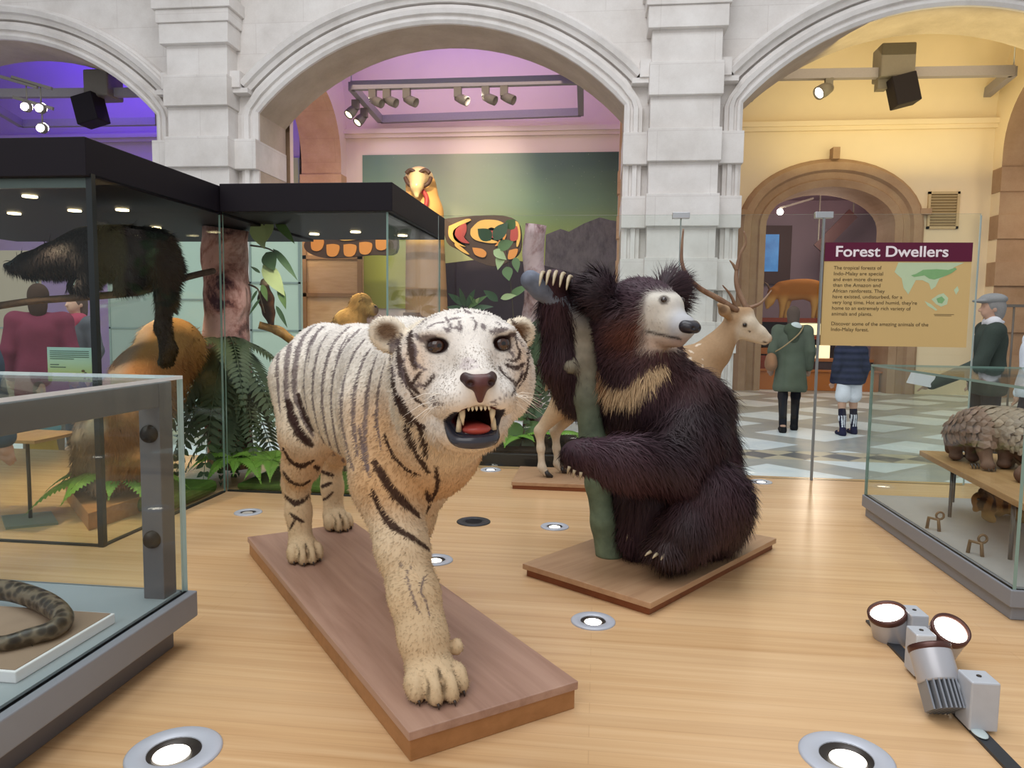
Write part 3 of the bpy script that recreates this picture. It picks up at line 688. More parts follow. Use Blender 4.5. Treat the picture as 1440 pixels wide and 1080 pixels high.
for x_, y_, ttl in ((1312, 745, 'small brown metal bracket on right case floor, the one farther back'), (1371, 780, 'small brown metal bracket on right case floor, the one nearer the front')):
    p = atZ(x_, y_, .117); t = thing('metal_bracket', ttl, 'bracket', p, 'metal brackets in the right case')
    q = B(); a_ = np.array((.4, -.6, 0)); a_ = a_ / np.linalg.norm(a_)
    q.tube([p + a_ * .028, p + a_ * .022 + np.array((0, 0, .05)), p - a_ * .022 + np.array((0, 0, .05)), p - a_ * .028], .0075, 8); q.build('legs', flat('bracket_brown', '7a5f48', .4, .4), t)
    q = B(); cc = p + np.array((.03, .01, .062)); q.tube([cc + .016 * np.array((math.cos(k), 0, math.sin(k))) for k in np.linspace(0, 2 * math.pi, 13)], .005, 6, False); q.build('ring', bpy.data.materials['bracket_brown'], t)
p = atZ(1348, 628, SHZ + .0); t = thing('label_card', 'small ribbed grey card with white top edge behind the pangolin', 'label card', p)
q = B(); cx_ = atD(1347, 606, 3.7); hw = np.array((.05, .026, -.01))
q.obox(cx_, hw, (0, .004, 0), (0, 0, .048)); q.build('card', flat('card_grey', '8b979c', .5), t)
q = B(); q.obox(cx_ + np.array((0, 0, .05)), hw, (0, .006, 0), (0, 0, .003)); q.build('white_edge', M_WHITE, t)
q = B()
for i in range(9): q.obox(cx_ + np.array((0, -.006, -.04 + i * .009)), hw * .96, (0, .002, 0), (0, 0, .0022))
q.build('ribs', flat('rib_grey', '5f6c72', .5), t)
q = B(); q.box((cx_[0] - .004, cx_[1] - .004, .113), (cx_[0] + .004, cx_[1] + .004, cx_[2] - .05)); q.build('stem', bpy.data.materials['rod_grey'], t)

# ---- plinth boards under the mounted animals
M_WALNUT = wood('walnut_board', '8e6a58', 'a98573', 'bd9a86', (1.6, 26, 26), .38, rot=(0, 0, math.radians(52)), spec=.4, big=1.6)
M_WALEDGE = wood('walnut_edge', '8f6238', 'a37146', 'b48152', (2.2, 30, 30), .4)
M_CHERRY = wood('bear_board', 'a07a5c', 'b48e6c', 'c29e7c', (2.2, 26, 26), .36, rot=(0, 0, math.radians(-50)), spec=.4)
M_CHEDGE = wood('bear_edge', '6f3a20', '814729', '925736', (3, 30, 30), .4)
def plinth(name, label, A, Bp, Cp, h, lip, mt, me):
    """A-B is one long edge (top), C the corner next to B"""
    A, Bp, Cp = (np.array((p[0], p[1], 0)) for p in (A, Bp, Cp)); e1 = (A - Bp) / 2; e2 = Cp - Bp; e2 = (e2 - nrm(e1) * (e2 @ nrm(e1))) / 2
    c = Bp + e1 + e2; t = thing(name, label, 'plinth', c)
    q = B(); q.obox(c + np.array((0, 0, h - .011)), e1, e2, (0, 0, .011)); q.build('top_board', mt, t, bevel=.002)
    q = B(); l1, l2 = np.linalg.norm(e1), np.linalg.norm(e2); q.obox(c + np.array((0, 0, (h - .02) / 2)), e1 * (l1 - lip) / l1, e2 * (l2 - lip) / l2, (0, 0, (h - .02) / 2)); q.build('base_frame', me, t, bevel=.002)
    return c, nrm(e1), nrm(e2)
TB = plinth('wooden_plinth', 'long walnut board plinth under the white tiger', atZ(348, 755, .075), atZ(575, 1030, .075), atZ(802, 950, .075), .075, .006, M_WALNUT, M_WALEDGE)
BB = plinth('wooden_plinth', 'square reddish wood plinth under the sitting bear', atZ(1092, 757, .05), atZ(915, 848, .05), atZ(750, 787, .05), .05, .012, M_CHERRY, M_CHEDGE)
DZ = .045
DB = plinth('wooden_plinth', 'low red-brown plinth under the spotted deer, behind the bear', (.62, 4.31, 0), (-.50, 4.31, 0), (-.50, 4.80, 0), DZ, .006, M_CHERRY, M_CHEDGE)

# ---- lamps let into the platform
LAMPS = [(245, 1058, .105, 1, 'bright round floor lamp in front of the low left case'), (1190, 1065, .105, 1, 'bright round floor lamp at the front edge, left of the spotlights'), (834, 874, .075, 1, 'bright round floor lamp in front of the bear plinth'),
         (612, 788, .075, 1, 'bright round floor lamp half hidden behind the tiger front leg'), (780, 741, .07, 1, 'round floor lamp between the tiger and the bear plinth'), (666, 734, .085, 0, 'dark unlit floor grille between the tiger and the bear'),
         (349, 721, .07, 2, 'dim round floor lamp left of the tiger hind paws'), (690, 661, .07, 1, 'round floor lamp at the foot of the planting behind the tiger'), (1070, 678, .07, 1, 'round floor lamp at platform back edge, right of the bear')]
M_RING = flat('lamp_ring', 'b6bac4', .4, .1, .5, .02); M_WELL = flat('lamp_well', '3a3430', .4, .4); M_GRID = flat('grille_dark_grey', '3a3a3e', .5, .3)
for x_, y_, r_, k_, ttl in LAMPS:
    p = atZ(x_, y_, 0); t = thing('floor_lamp' if k_ else 'floor_grille', ttl, 'floor lamp' if k_ else 'floor grille', p, 'lamps let into the wooden platform' if k_ else None)
    q = B(); q.lathe([(r_ * .56, .001), (r_ * .6, .006), (r_ * .95, .006), (r_, .003), (r_, .0)], p, (0, 0, 1), 40); q.build('trim_ring', M_RING if k_ else M_GRID, t)
    q = B(); q.lathe([(0, .0015), (r_ * .57, .0015), (r_ * .57, .003)], p, (0, 0, 1), 32); q.build('well' if k_ else 'mesh', M_WELL if k_ else flat('mesh_grey', '58585c', .5, .3), t)
    if k_:
        off = np.array((0, -r_ * .1, 0)); q = B(); q.lathe([(0, .005), (r_ * .3, .0035), (r_ * .38, .002)], p + off, (0, 0, 1), 28); q.build('lens', M_LAMP if k_ == 1 else glow('lamp_dim', 'b9b2a6', .8), t)
    else:
        q = B()
        for i in range(-5, 6): q.box((p[0] - r_ * .5 * math.sqrt(1 - (i / 5.6) ** 2), p[1] + i * r_ * .1 - .001, .003), (p[0] + r_ * .5 * math.sqrt(1 - (i / 5.6) ** 2), p[1] + i * r_ * .1 + .001, .005))
        q.build('bars', M_GRID, t)
# ---- spotlights on a floor track
TR = [atZ(1225, 875, 0), atZ(1392, 1047, 0), atZ(1450, 1110, 0)]
t = thing('floor_track', 'dark metal lighting track let into the floor at right', 'lighting track', TR[1] * (1, 1, 0))
q = B(); q.bar(TR[0] + (0, 0, .004), TR[2] + (0, 0, .004), .036, .008); q.build('rail', flat('track_dark', '3f4146', .4, .5), t)
q = B(); td = nrm(TR[1] - TR[0]); c_ = atZ(1377, 1030, .011); q.ell(c_, (.017, .03, .004), 16, 8); q.build('end_plate', flat('plate_pale', 'b6c2c2', .4), t)
M_SPOT = flat('spot_body', 'b5b6bc', .35, .3, .5, .02); M_SPOTF = flat('spot_fin', '8f949c', .4, .4); M_RIM = flat('spot_rim', '55352e', .35, .4); M_SPOTB = flat('spot_box', 'b9bdc4', .4, .1)
def spotlight(label, boxpx, boxh, boxw, front, back, r):
    """adaptor box on the track; can from back to front (both points) with glowing lens at front"""
    base = atZ(*boxpx, 0.008); t = thing('spotlight', label, 'spotlight', base * (1, 1, 0) + np.array((0, 0, .008)), 'spotlights on the floor track')
    a_ = td; b_ = np.array((-a_[1], a_[0], 0))
    q = B(); q.obox(base + np.array((0, 0, boxh / 2)), a_ * boxw[0], b_ * boxw[1], (0, 0, boxh / 2)); q.build('adaptor_box', M_SPOTB, t, bevel=.004)
    q = B(); q.cyl(base + np.array((0, 0, boxh)), base + np.array((0, 0, boxh + .002)), .006, n=14); q.build('screw', M_WELL, t)
    ax = nrm(front - back); L = np.linalg.norm(front - back)
    q = B(); q.lathe([(r * .96, L * .42), (r, L * .45), (r, L * .93)], back, ax, 32); q.lathe([(0, L * .42), (r * .96, L * .42)], back, ax, 32); q.build('can', M_SPOT, t)
    q = B(); q.lathe([(r, L * .9), (r * 1.04, L * .92), (r * 1.04, L), (r * .9, L), (r * .88, L * .95)], back, ax, 32); q.build('rim', M_RIM, t)
    q = B(); q.lathe([(0, L * .965), (r * .9, L * .955)], back, ax, 28); q.build('lens', M_LAMP, t)
    u_ = nrm(np.cross(ax, (0, 0, 1))); w_ = np.cross(u_, ax); q = B()
    for i in range(-4, 5):
        hw_ = r * math.sqrt(max(.05, 1 - (i / 4.6) ** 2)); q.obox(back + ax * L * .22 + u_ * i * r * .21, u_ * r * .045, w_ * hw_ * .98, ax * L * .22)
    q.lathe([(0, L * .3), (r * .6, L * .3), (r * .6, L * .43)], back, ax, 20)
    q.build('cooling_fins', M_SPOTF, t)
    mid = back + ax * L * .5; q = B(); bp = base + np.array((0, 0, boxh * .6)); q.cyl(bp, mid, .014, n=14); q.build('swivel_arm', M_SPOTB, t)
    return t
spotlight('floor spotlight at back of the track, lens turned up to the left', (1283, 903), .105, (.045, .026), atD(1247, 860, 2.33), atD(1262, 930, 2.38), .056)
spotlight('middle floor spotlight on the track, its lens facing up to the right', (1292, 945), .125, (.034, .028), atD(1338, 884, 2.14), atD(1296, 946, 2.3), .051)
spotlight('nearest floor spotlight with dark rim and long ribbed cooling fins', (1372, 1018), .125, (.036, .034), atD(1306, 908, 1.95), atD(1332, 1000, 1.86), .051)
# ================================================================== WHITE TIGER
def tiger():
    f = np.array((.625, -.7806, 0)); l = np.array((.7806, .625, 0)); O = np.array((-1.296, 3.074, 0)); zz = np.array((0, 0, 1.0))
    T = lambda u, v, z: O + f * u + l * v + zz * z
    RB = np.stack([f, l, zz], 1)
    hc0 = atD(650, 508, 1.72); d = nrm(ray(650, 508)); hb = -d; ha = nrm(RT - d * (RT @ d)); ps = math.radians(9)
    ro = math.radians(2.2); hc = nrm(np.cross(ha, d)); hc = -hc if hc[2] < 0 else hc
    ha, hc = math.cos(ro) * ha + math.sin(ro) * hc, math.cos(ro) * hc - math.sin(ro) * ha
    hb, ha = math.cos(ps) * hb + math.sin(ps) * ha, math.cos(ps) * ha - math.sin(ps) * hb
    H = lambda a, b, c: hc0 + ha * a + hb * b + hc * c
    RH = np.stack([ha, hb, hc], 1)
    s = Sdf()
    # torso
    s.ell(T(.36, 0, .775), (.26, .165, .215), .05, RB); s.ell(T(.72, 0, .765), (.38, .175, .225), .06, RB); s.ell(T(1.1, 0, .755), (.27, .18, .25), .06, RB)
    s.ell(T(1.12, -.03, .87), (.2, .13, .1), .06, RB); s.ell(T(1.3, 0, .7), (.18, .15, .2), .06, RB)
    s.ell(T(.8, 0, .68), (.32, .15, .17), .05, RB)
    # neck, ruff
    s.cone(T(1.2, 0, .82), H(0, -.1, -.01), .18, .13, .06); s.cone(T(1.32, -.02, .64), H(0, -.03, -.1), .14, .1, .06)
    s.ell(H(-.02, -.1, -.1), (.14, .1, .13), .05, RH)
    # legs
    R = [(1.2, -.10, .74), (1.30, -.125, .55), (1.41, -.128, .38), (1.49, -.13, .28), (1.545, -.13, .19), (1.575, -.13, .125)]
    s.chain([T(*p) for p in R], [.135, .098, .064, .06, .056, .052], .045)
    L = [(1.18, .10, .72), (1.10, .085, .5), (1.04, .07, .34), (1.0, .06, .2), (1.0, .055, .125)]
    s.chain([T(*p) for p in L], [.125, .085, .058, .05, .05], .045)
    RHd = [(.42, -.085, .77), (.5, -.115, .58), (.43, -.125, .44), (.355, -.125, .36), (.375, -.122, .25), (.40, -.12, .125)]
    s.chain([T(*p) for p in RHd], [.155, .105, .066, .048, .043, .046], .04)
    LHd = [(.3, .09, .77), (.3, .12, .58), (.13, .13, .44), (.0, .13, .37), (.02, .13, .25), (.04, .13, .125)]
    s.chain([T(*p) for p in LHd], [.15, .1, .064, .048, .043, .046], .04)
    # tail hanging behind the hindquarters
    s.chain([T(.14, .02, .86), T(.04, .06, .74), T(.03, .12, .6), T(.02, .17, .5)], [.05, .033, .028, .02], .03)
    # paws: pad + four toes
    claws, crease_shade = [], []
    for (u, v), w, yaw in (((1.60, -.13), .074, -.12), ((1.03, .055), .058, 0), ((.43, -.12), .062, -.1), ((.07, .13), .058, 0)):
        ff = math.cos(yaw) * f + math.sin(yaw) * l; ll = math.cos(yaw) * l - math.sin(yaw) * f; Rp = np.stack([ff, ll, zz], 1); c = T(u, v, 0)
        s.ell(c + zz * .118, (.07, w * .88, .044), .02, Rp)
        for i, (a, b_) in enumerate(((-.78, .028), (-.28, .062), (.28, .062), (.78, .028))):
            tc = c + ff * b_ + ll * a * w; s.ell(tc + zz * .108, (.04, w * .31, .035), .007, Rp); s.ell(tc + ff * .022 + zz * .098, (.024, w * .27, .024), .007, Rp)
            claws.append((tc + ff * .038 + zz * .09, ff))
        for b_ in (-.53, 0, .53): s.cone(c + ff * .04 + ll * b_ * w + zz * .158, c + ff * .105 + ll * b_ * w * 1.1 + zz * .1, .004, .009, .006, sub=True); crease_shade.append((c + ff * .03 + ll * b_ * w + zz * .152, c + ff * .078 + ll * b_ * w + zz * .128, c + ff * .09 + ll * b_ * w + zz * .085))
        if u > 1.5: s.ell(c - ff * .035 + ll * .078 + zz * .155, (.02, .018, .022), .012, Rp)
    # head
    s.ell(H(0, -.005, .008), (.142, .14, .112), .03, RH); s.ell(H(0, .055, .042), (.105, .075, .06), .04, RH)
    for q in (-1, 1):
        s.ell(H(q * .1, .005, -.045), (.07, .085, .1), .04, RH); s.ell(H(q * .075, .07, -.035), (.055, .06, .05), .03, RH)
        s.ell(H(q * .07, .1, .064), (.04, .032, .017), .018, RH)                       # brow
        s.ell(H(q * .042, .165, -.077), (.043, .055, .038), .02, RH)                    # muzzle pads
        s.ell(H(q * .062, .12, -.088), (.036, .05, .036), .025, RH)
        s.ell(H(q * .072, .13, .036), (.026, .022, .015), .01, RH, sub=True)           # eye socket
    s.cone(H(0, .085, .045), H(0, .195, -.04), .046, .034, .03); s.ell(H(0, .11, -.06), (.075, .09, .045), .03, RH)
    s.ell(H(0, .15, -.045), (.042, .07, .03), .02, RH)
    # lower jaw, then the open mouth carved out
    s.ell(H(0, .06, -.15), (.07, .1, .045), .03, RH); s.ell(H(0, .125, -.165), (.05, .055, .032), .025, RH); s.ell(H(0, .03, -.15), (.09, .07, .06), .04, RH)
    s.ell(H(0, .16, -.127), (.042, .12, .026), .012, RH, sub=True); s.ell(H(0, .2, -.122), (.05, .07, .022), .012, RH, sub=True)
    # ears
    for q, a, b_, c in ((-1, -.166, -.03, .068), (1, .142, -.04, .058)):
        e = H(a, b_, c); ax = nrm(ha * q * .75 + hc * .6 + hb * .15); n_ = nrm(hb * .8 + ha * q * .35); n_ = nrm(n_ - ax * (n_ @ ax)); Re = np.stack([ax, np.cross(n_, ax), n_], 1)
        s.ell(e, (.05, .042, .026), .02, Re); s.ell(e + n_ * .026 + ax * .004, (.036, .029, .02), .008, Re, sub=True)
    V, Q = s.mesh(.006, 3)
    me = npmesh('body', V, Q); N = normals(V, Q)
    bvh = BVHTree.FromPolygons([tuple(v) for v in V], [tuple(q) for q in Q])
    def hit(x, y):
        r = nrm(ray(x, y)); p = bvh.ray_cast(Vector(EYE), Vector(r)); return None if p[0] is None else np.array(p[0])
    strokes = []
    def st(pts, w, col=0, mir=False, dens=4):
        """pencil stroke given along the photo's stripe, laid on the modelled skin; w in metres"""
        P = smoothpath([np.array((x, y, 0.)) for x, y in pts], dens); h = [hit(p[0], p[1]) for p in P]; n = len(h)
        ww = [w * (.45 + .55 * math.sin(math.pi * min(1, .12 + .82 * i / max(1, n - 1)))) for i in range(n)]
        kk = [i for i in range(n) if h[i] is not None]
        if len(kk) < 2: return
        h3 = [h[i] for i in kk]; w3 = [ww[i] for i in kk]
        run = [0]
        for i in range(1, len(h3)):
            if np.linalg.norm(h3[i] - h3[i - 1]) > .12:
                if len(run) > 1: strokes.append(([h3[j] for j in run], [w3[j] for j in run], col, mir))
                run = []
            run.append(i)
        if len(run) > 1: strokes.append(([h3[j] for j in run], [w3[j] for j in run], col, mir))
    G, Dk = 0, 1
    for pts, w, c in [
        ([(425, 451), (402, 472), (391, 505), (391, 545), (394, 580)], .009, G), ([(440, 449), (413, 475), (404, 510), (404, 560), (418, 600), (432, 622)], .011, G),
        ([(455, 448), (428, 473), (417, 505), (415, 550), (428, 590), (440, 612)], .011, G), ([(468, 448), (441, 475), (430, 510), (428, 550), (436, 590), (444, 605)], .010, G),
        ([(482, 450), (455, 478), (443, 515), (440, 560), (447, 600), (456, 622)], .010, G), ([(497, 455), (470, 482), (457, 520), (453, 565), (460, 610), (470, 640)], .010, G),
        ([(507, 462), (484, 488), (470, 525), (466, 570), (473, 620), (484, 650)], .009, G), ([(512, 478), (497, 500), (484, 535), (480, 580), (488, 630), (497, 660)], .009, G),
        ([(520, 492), (510, 510), (500, 545), (497, 590), (503, 640)], .008, G), ([(530, 500), (521, 530), (515, 570), (513, 620), (518, 660)], .008, G),
        ([(541, 510), (533, 545), (530, 590), (536, 630)], .006, G), ([(446, 470), (437, 492), (434, 512)], .005, G), ([(490, 470), (478, 492), (474, 512)], .005, G)]: st(pts, w, c, True)
    for pts, w, c in [
        ([(405, 565), (412, 590), (424, 612), (438, 626)], .018, Dk), ([(420, 555), (428, 580), (440, 605)], .012, Dk),
        ([(399, 632), (409, 648), (424, 655), (440, 648)], .014, Dk), ([(399, 665), (410, 678), (424, 682), (436, 676)], .013, Dk), ([(401, 697), (414, 707), (426, 704), (434, 696)], .010, Dk), ([(408, 722), (418, 729), (427, 734)], .006, Dk), ([(407, 745), (412, 736), (416, 730)], .005, Dk),
        ([(443, 655), (455, 664), (468, 668)], .010, Dk), ([(440, 683), (453, 684), (466, 679)], .009, Dk), ([(450, 704), (460, 700), (468, 692)], .006, Dk),
        ([(552, 520), (555, 550), (566, 580), (580, 597)], .012, Dk), ([(562, 560), (578, 588), (598, 602)], .012, Dk), ([(574, 598), (580, 622), (590, 645), (602, 664)], .013, Dk), ([(588, 597), (596, 615), (601, 640)], .009, Dk),
        ([(541, 612), (553, 640), (572, 660), (590, 668)], .010, Dk), ([(527, 650), (545, 680), (566, 704), (588, 724)], .012, Dk), ([(524, 690), (536, 718), (556, 742), (580, 756), (604, 774)], .009, Dk), ([(505, 600), (512, 640), (520, 670)], .006, G), ([(613, 655), (616, 680), (607, 705)], .006, Dk), ([(600, 690), (604, 705), (598, 722)], .008, Dk),
        ([(578, 796), (573, 812), (580, 838), (590, 862)], .003, G), ([(597, 812), (592, 830), (600, 848), (604, 866)], .003, G), ([(562, 790), (566, 800)], .003, G)]: st(pts, w, c, True)
    for pts, w, c in [
        ([(585, 471), (592, 477), (606, 474), (615, 477)], .008, G), ([(578, 466), (578, 488), (581, 506), (586, 518)], .010, Dk), ([(563, 480), (561, 500), (565, 520), (574, 537), (588, 553)], .011, Dk), ([(567, 470), (557, 487), (553, 505)], .005, G),
        ([(597, 544), (604, 537), (612, 526)], .005, Dk), ([(580, 539), (588, 528), (596, 520)], .005, Dk), ([(584, 508), (590, 515), (600, 520)], .004, G), ([(592, 457), (602, 448), (619, 442)], .005, G), ([(600, 462), (612, 455), (626, 453)], .004, G), ([(598, 545), (590, 541), (583, 545)], .004, G),
        ([(634, 449), (646, 447)], .005, G), ([(655, 437), (660, 441)], .006, G), ([(640, 441), (652, 438), (668, 440), (688, 443)], .003, G), ([(624, 461), (632, 466)], .004, G), ([(638, 461), (650, 463)], .004, G), ([(678, 455), (681, 464)], .005, G), ([(698, 452), (703, 458)], .003, G), ([(690, 467), (700, 466), (713, 462)], .006, G),
        ([(706, 478), (714, 473), (722, 471), (727, 480)], .007, Dk), ([(711, 488), (720, 488)], .005, G), ([(726, 484), (731, 496), (726, 506), (712, 506)], .005, Dk), ([(711, 513), (726, 517), (738, 511)], .006, Dk), ([(702, 517), (711, 529), (724, 538)], .005, Dk), ([(733, 470), (741, 488), (742, 510), (738, 530), (729, 545)], .005, Dk), ([(714, 443), (726, 460), (734, 470)], .004, Dk), ([(718, 470), (728, 476), (734, 486)], .004, G), ([(735, 520), (732, 530)], .004, G),
        ([(569, 505), (566, 525), (572, 545)], .005, G), ([(575, 547), (584, 560), (596, 570)], .005, Dk), ([(556, 470), (551, 490), (550, 510), (556, 528)], .006, G), ([(582, 484), (586, 496), (584, 506)], .004, G), ([(737, 525), (728, 538), (720, 556)], .005, Dk), ([(716, 494), (722, 498), (720, 503)], .004, G), ([(626, 446), (634, 458), (628, 468)], .003, G), ([(664, 447), (670, 456), (666, 466)], .003, G), ([(646, 452), (648, 462), (645, 470)], .003, G), ([(606, 557), (616, 561), (624, 562)], .0018, G), ([(604, 563), (614, 567), (624, 568)], .0018, G), ([(608, 569), (617, 572)], .0018, G), ([(690, 566), (700, 562), (712, 556)], .0018, G), ([(692, 571), (704, 568)], .0018, G), ([(652, 506), (660, 509), (668, 508)], .009, 2), ([(648, 514), (660, 517), (672, 514)], .007, 2)]: st(pts, w, c)
    mirror = lambda P: [p - 2 * l * ((p - O) @ l) for p in P]
    full = strokes + [(mirror(a), w, c, False) for a, w, c, m in strokes if m]
    white, cream, tan, orange, ivory = L3('e6dfd8'), L3('e6d6bb'), L3('d3b489'), L3('c8955a'), L3('e6dccd')
    dark, grey, lav = L3('35201c'), L3('6d5f60'), L3('c3b6b6')
    headc = hc0
    def colour(P, N):
        r = P - O; u, v, z = r @ f, r @ l, P[:, 2]; hd = P - headc; a, b, c = hd @ ha, hd @ hb, hd @ hc
        dh = np.sqrt((a / 1) ** 2 + (b / 1.1) ** 2 + c ** 2); head = 1 - sstep(.2, .27, dh)
        C = np.tile(ivory, (len(P), 1))
        mixc = lambda C, col, k: C * (1 - k[:, None]) + col * k[:, None]
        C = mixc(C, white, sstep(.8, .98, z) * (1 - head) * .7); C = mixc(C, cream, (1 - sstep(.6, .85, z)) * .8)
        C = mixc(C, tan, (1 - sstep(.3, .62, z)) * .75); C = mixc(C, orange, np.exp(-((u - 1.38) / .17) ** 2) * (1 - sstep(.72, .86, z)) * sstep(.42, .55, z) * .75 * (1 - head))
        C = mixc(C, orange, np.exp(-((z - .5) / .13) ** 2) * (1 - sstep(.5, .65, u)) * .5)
        C = mixc(C, white, head * .75); C = mixc(C, orange, head * np.clip(np.exp(-((np.abs(a) - .12) / .03) ** 2 - ((c + .0) / .05) ** 2), 0, 1) * .55); C = mixc(C, cream, head * (1 - sstep(-.03, .05, b)) * .75)
        C = mixc(C, tan, head * sstep(-.13, -.2, c) * .5)
        C *= (1 + .06 * hash3(P, 25))[:, None]
        wob = .18 * hash3(P, 55) + .1 * hash3(P + 3, 130)
        for pts, w, col, m in full:
            dd = polydist(P, pts, [x_ * 1.15 for x_ in w]) + wob; k = 1 - sstep(.75, 1.15, dd); k = k * (.95 if col == 1 else (.86 if col == 0 else .6))
            if k.max() > 0: C = mixc(C, (grey, dark, lav)[col], k)
        # ear hollows, eye rims, mouth lining, toes
        for q, ea, eb, ec in ((-1, -.166, -.03, .068), (1, .142, -.04, .058)):
            e = H(ea + q * .004, eb + .02, ec + .004); C = mixc(C, L3('6b4a30'), (1 - sstep(.016, .034, np.linalg.norm(P - e, axis=1))) * .85)
        for q in (-1, 1):
            e = H(q * .0725, .118, .036); w_ = np.sqrt(((P - e) @ ha / 1.5) ** 2 + ((P - e) @ hc) ** 2 + ((P - e) @ hb * .6) ** 2); C = mixc(C, L3('2a1c1c'), 1 - sstep(.016, .022, w_))
            e2 = H(q * .046, .127, .02); C = mixc(C, L3('3a2a28'), (1 - sstep(.006, .013, np.linalg.norm(P - e2, axis=1))) * .8)
        inm = (np.abs(a) < .052) & (b > .03) & (c < -.098) & (c > -.152) & (((a / .055) ** 2 + ((c + .126) / .034) ** 2) < 1)
        C[inm] = L3('5e1f1e') * .6; lipc = (np.abs(np.sqrt((a / .056) ** 2 + ((c + .127) / .036) ** 2) - 1) < .16) & (b > .04) & (c < -.105); C[lipc] = L3('2c2a33')
        for cr in crease_shade: C = mixc(C, L3('3a2a20'), (1 - sstep(.5, 1.3, polydist(P, cr, [.003, .007, .010]))) * .85)  # shade between the toes painted as dark lines in the coat
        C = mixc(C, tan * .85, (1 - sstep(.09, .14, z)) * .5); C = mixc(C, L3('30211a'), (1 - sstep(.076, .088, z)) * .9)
        return np.clip(C, 0, 1)
    setcol(me, colour(V, N))
    t = thing('white_tiger', 'white tiger with dark stripes and open mouth standing on the walnut plinth', 'tiger', T(.95, 0, .075))
    link('body', me, vcol('tiger_skin', .85, .15, .08, 120), t)
    def notface(P):
        hd = P - headc; a, b, c = hd @ ha, hd @ hb, hd @ hc
        m = np.ones(len(P)); m[(b > .02) & (np.abs(a) < .062) & (c < -.092) & (c > -.182)] = 0
        for q in (-1, 1): m[np.sqrt(((P - H(q * .0725, .12, .036)) @ ha / 1.4) ** 2 + ((P - H(q * .0725, .12, .036)) @ hc) ** 2 + ((P - H(q * .0725, .12, .036)) @ hb * .5) ** 2) < .02] = 0
        m[(np.abs(a) < .042) & (b > .18) & (c > -.088) & (c < -.015)] = 0; m[P[:, 2] < .085] = 0
        m *= np.where(np.linalg.norm(hd, axis=1) < .25, 2.2, 1); return m
    def flen(P, N):
        hd = P - headc; b, c = hd @ hb, hd @ hc; n = np.linalg.norm(hd, axis=1); L_ = np.full(len(P), .014); L_[n < .25] = .011
        L_[(n < .27) & (b < .02)] = .02; L_[(n < .26) & (b < .02) & (c > .0)] = .010; L_[(n < .26) & (c < -.16)] = .022; L_[(n < .25) & (b > .08)] = .006; L_[P[:, 2] < .3] = .009; return L_
    def fcomb(P, N):
        g = np.array((0, 0, -.55)) - f * .65; hd = P - headc; near = (np.linalg.norm(hd, axis=1) < .27)[:, None]
        gg = np.where(near, hd / (np.linalg.norm(hd, axis=1, keepdims=True)) - hb * .7, g); tn = gg - N * (gg * N).sum(1, keepdims=True); return tn / (np.linalg.norm(tn, axis=1, keepdims=True) + 1e-6) + N * .28
    fur('fur', V, Q, t, vcol('tiger_fur', .85, .15, .04, 40), 95000, flen, fcomb, colour, .0011, notface, .15, .16, 3)
    # eyes
    for q in (-1, 1):
        e = H(q * .0715, .1035, .0355); gd = nrm(hb * .9 + ha * (.12)); b_ = B(); b_.ell(e, (.0215,) * 3, 24, 16); ey = b_.build('eye', flat('tiger_eye', '2e1812', .08, 0, .8, .02), t)
        b_ = B(); p = e + gd * .0195; b_.lathe([(0, .0028), (.008, .0018), (.011, 0)], p, gd, 24); b_.build('iris', flat('tiger_iris', '45291c', .08, 0, .8, .05), ey)
        b_ = B(); b_.lathe([(0, .0042), (.005, .0026)], p, gd, 20); b_.build('pupil', flat('tiger_pupil', '0b0706', .05, 0, .8, 0), ey)
    # nose leather
    n_ = Sdf(); n_.cone(H(-.026, .207, -.036), H(.026, .207, -.036), .0135, .0135, .008); n_.cone(H(-.018, .221, -.043), H(.018, .221, -.043), .015, .015, .01); n_.cone(H(0, .222, -.05), H(0, .216, -.081), .019, .007, .01)
    for q in (-1, 1): n_.ell(H(q * .023, .236, -.046), (.0085, .009, .006), .003, RH, sub=True)
    V2, Q2 = n_.mesh(.0022, 2); c2 = np.tile(L3('5a3230'), (len(V2), 1)); hd = V2 - headc; kk = sstep(.008, .022, np.abs(hd @ ha)); c2 = c2 * (1 - kk[:, None] * .65); link('nose', npmesh('nose', V2, Q2, c2), vcol('tiger_nose', .4, .4, .1, 150), t)
    # mouth: lower lip, tongue, teeth
    M_LIP = flat('tiger_lip', '34343e', .22, 0, .6, .08, 60); M_TNG = flat('tiger_tongue', 'a8443c', .35, 0, .5, .12, 60, .3); M_TOOTH = flat('tiger_tooth', 'e6d6b4', .3, 0, .5, .05)
    b_ = B(); pp = smoothpath([H(-.056, .09, -.108), H(-.056, .118, -.138), H(-.047, .156, -.166), H(-.02, .172, -.172), H(.016, .172, -.172), H(.038, .156, -.166), H(.045, .118, -.138), H(.046, .09, -.108)], 5)
    nn = len(pp); b_.tube(pp, [.0045 + .0115 * math.sin(math.pi * i / (nn - 1)) ** 1.2 for i in range(nn)], 12); b_.build('lower_lip', M_LIP, t)
    tg = Sdf(); tg.cone(H(0, .07, -.142), H(0, .16, -.147), .026, .028, .02); V2, Q2 = tg.mesh(.004, 2); hd = V2 - headc; sq = (hd @ hc) + .147; V2 = V2 - np.outer(sq * .55, hc) + np.outer((hd @ ha) * .1, ha); b2 = link('tongue', npmesh('tongue', V2, Q2), M_TNG, t)
    def tooth(base, tip, r):
        b_ = B(); m_ = base * .45 + tip * .55 + hb * .004; b_.tube([base, m_, tip], [r, r * .72, r * .12], 8); b_.build('tooth', M_TOOTH, t)
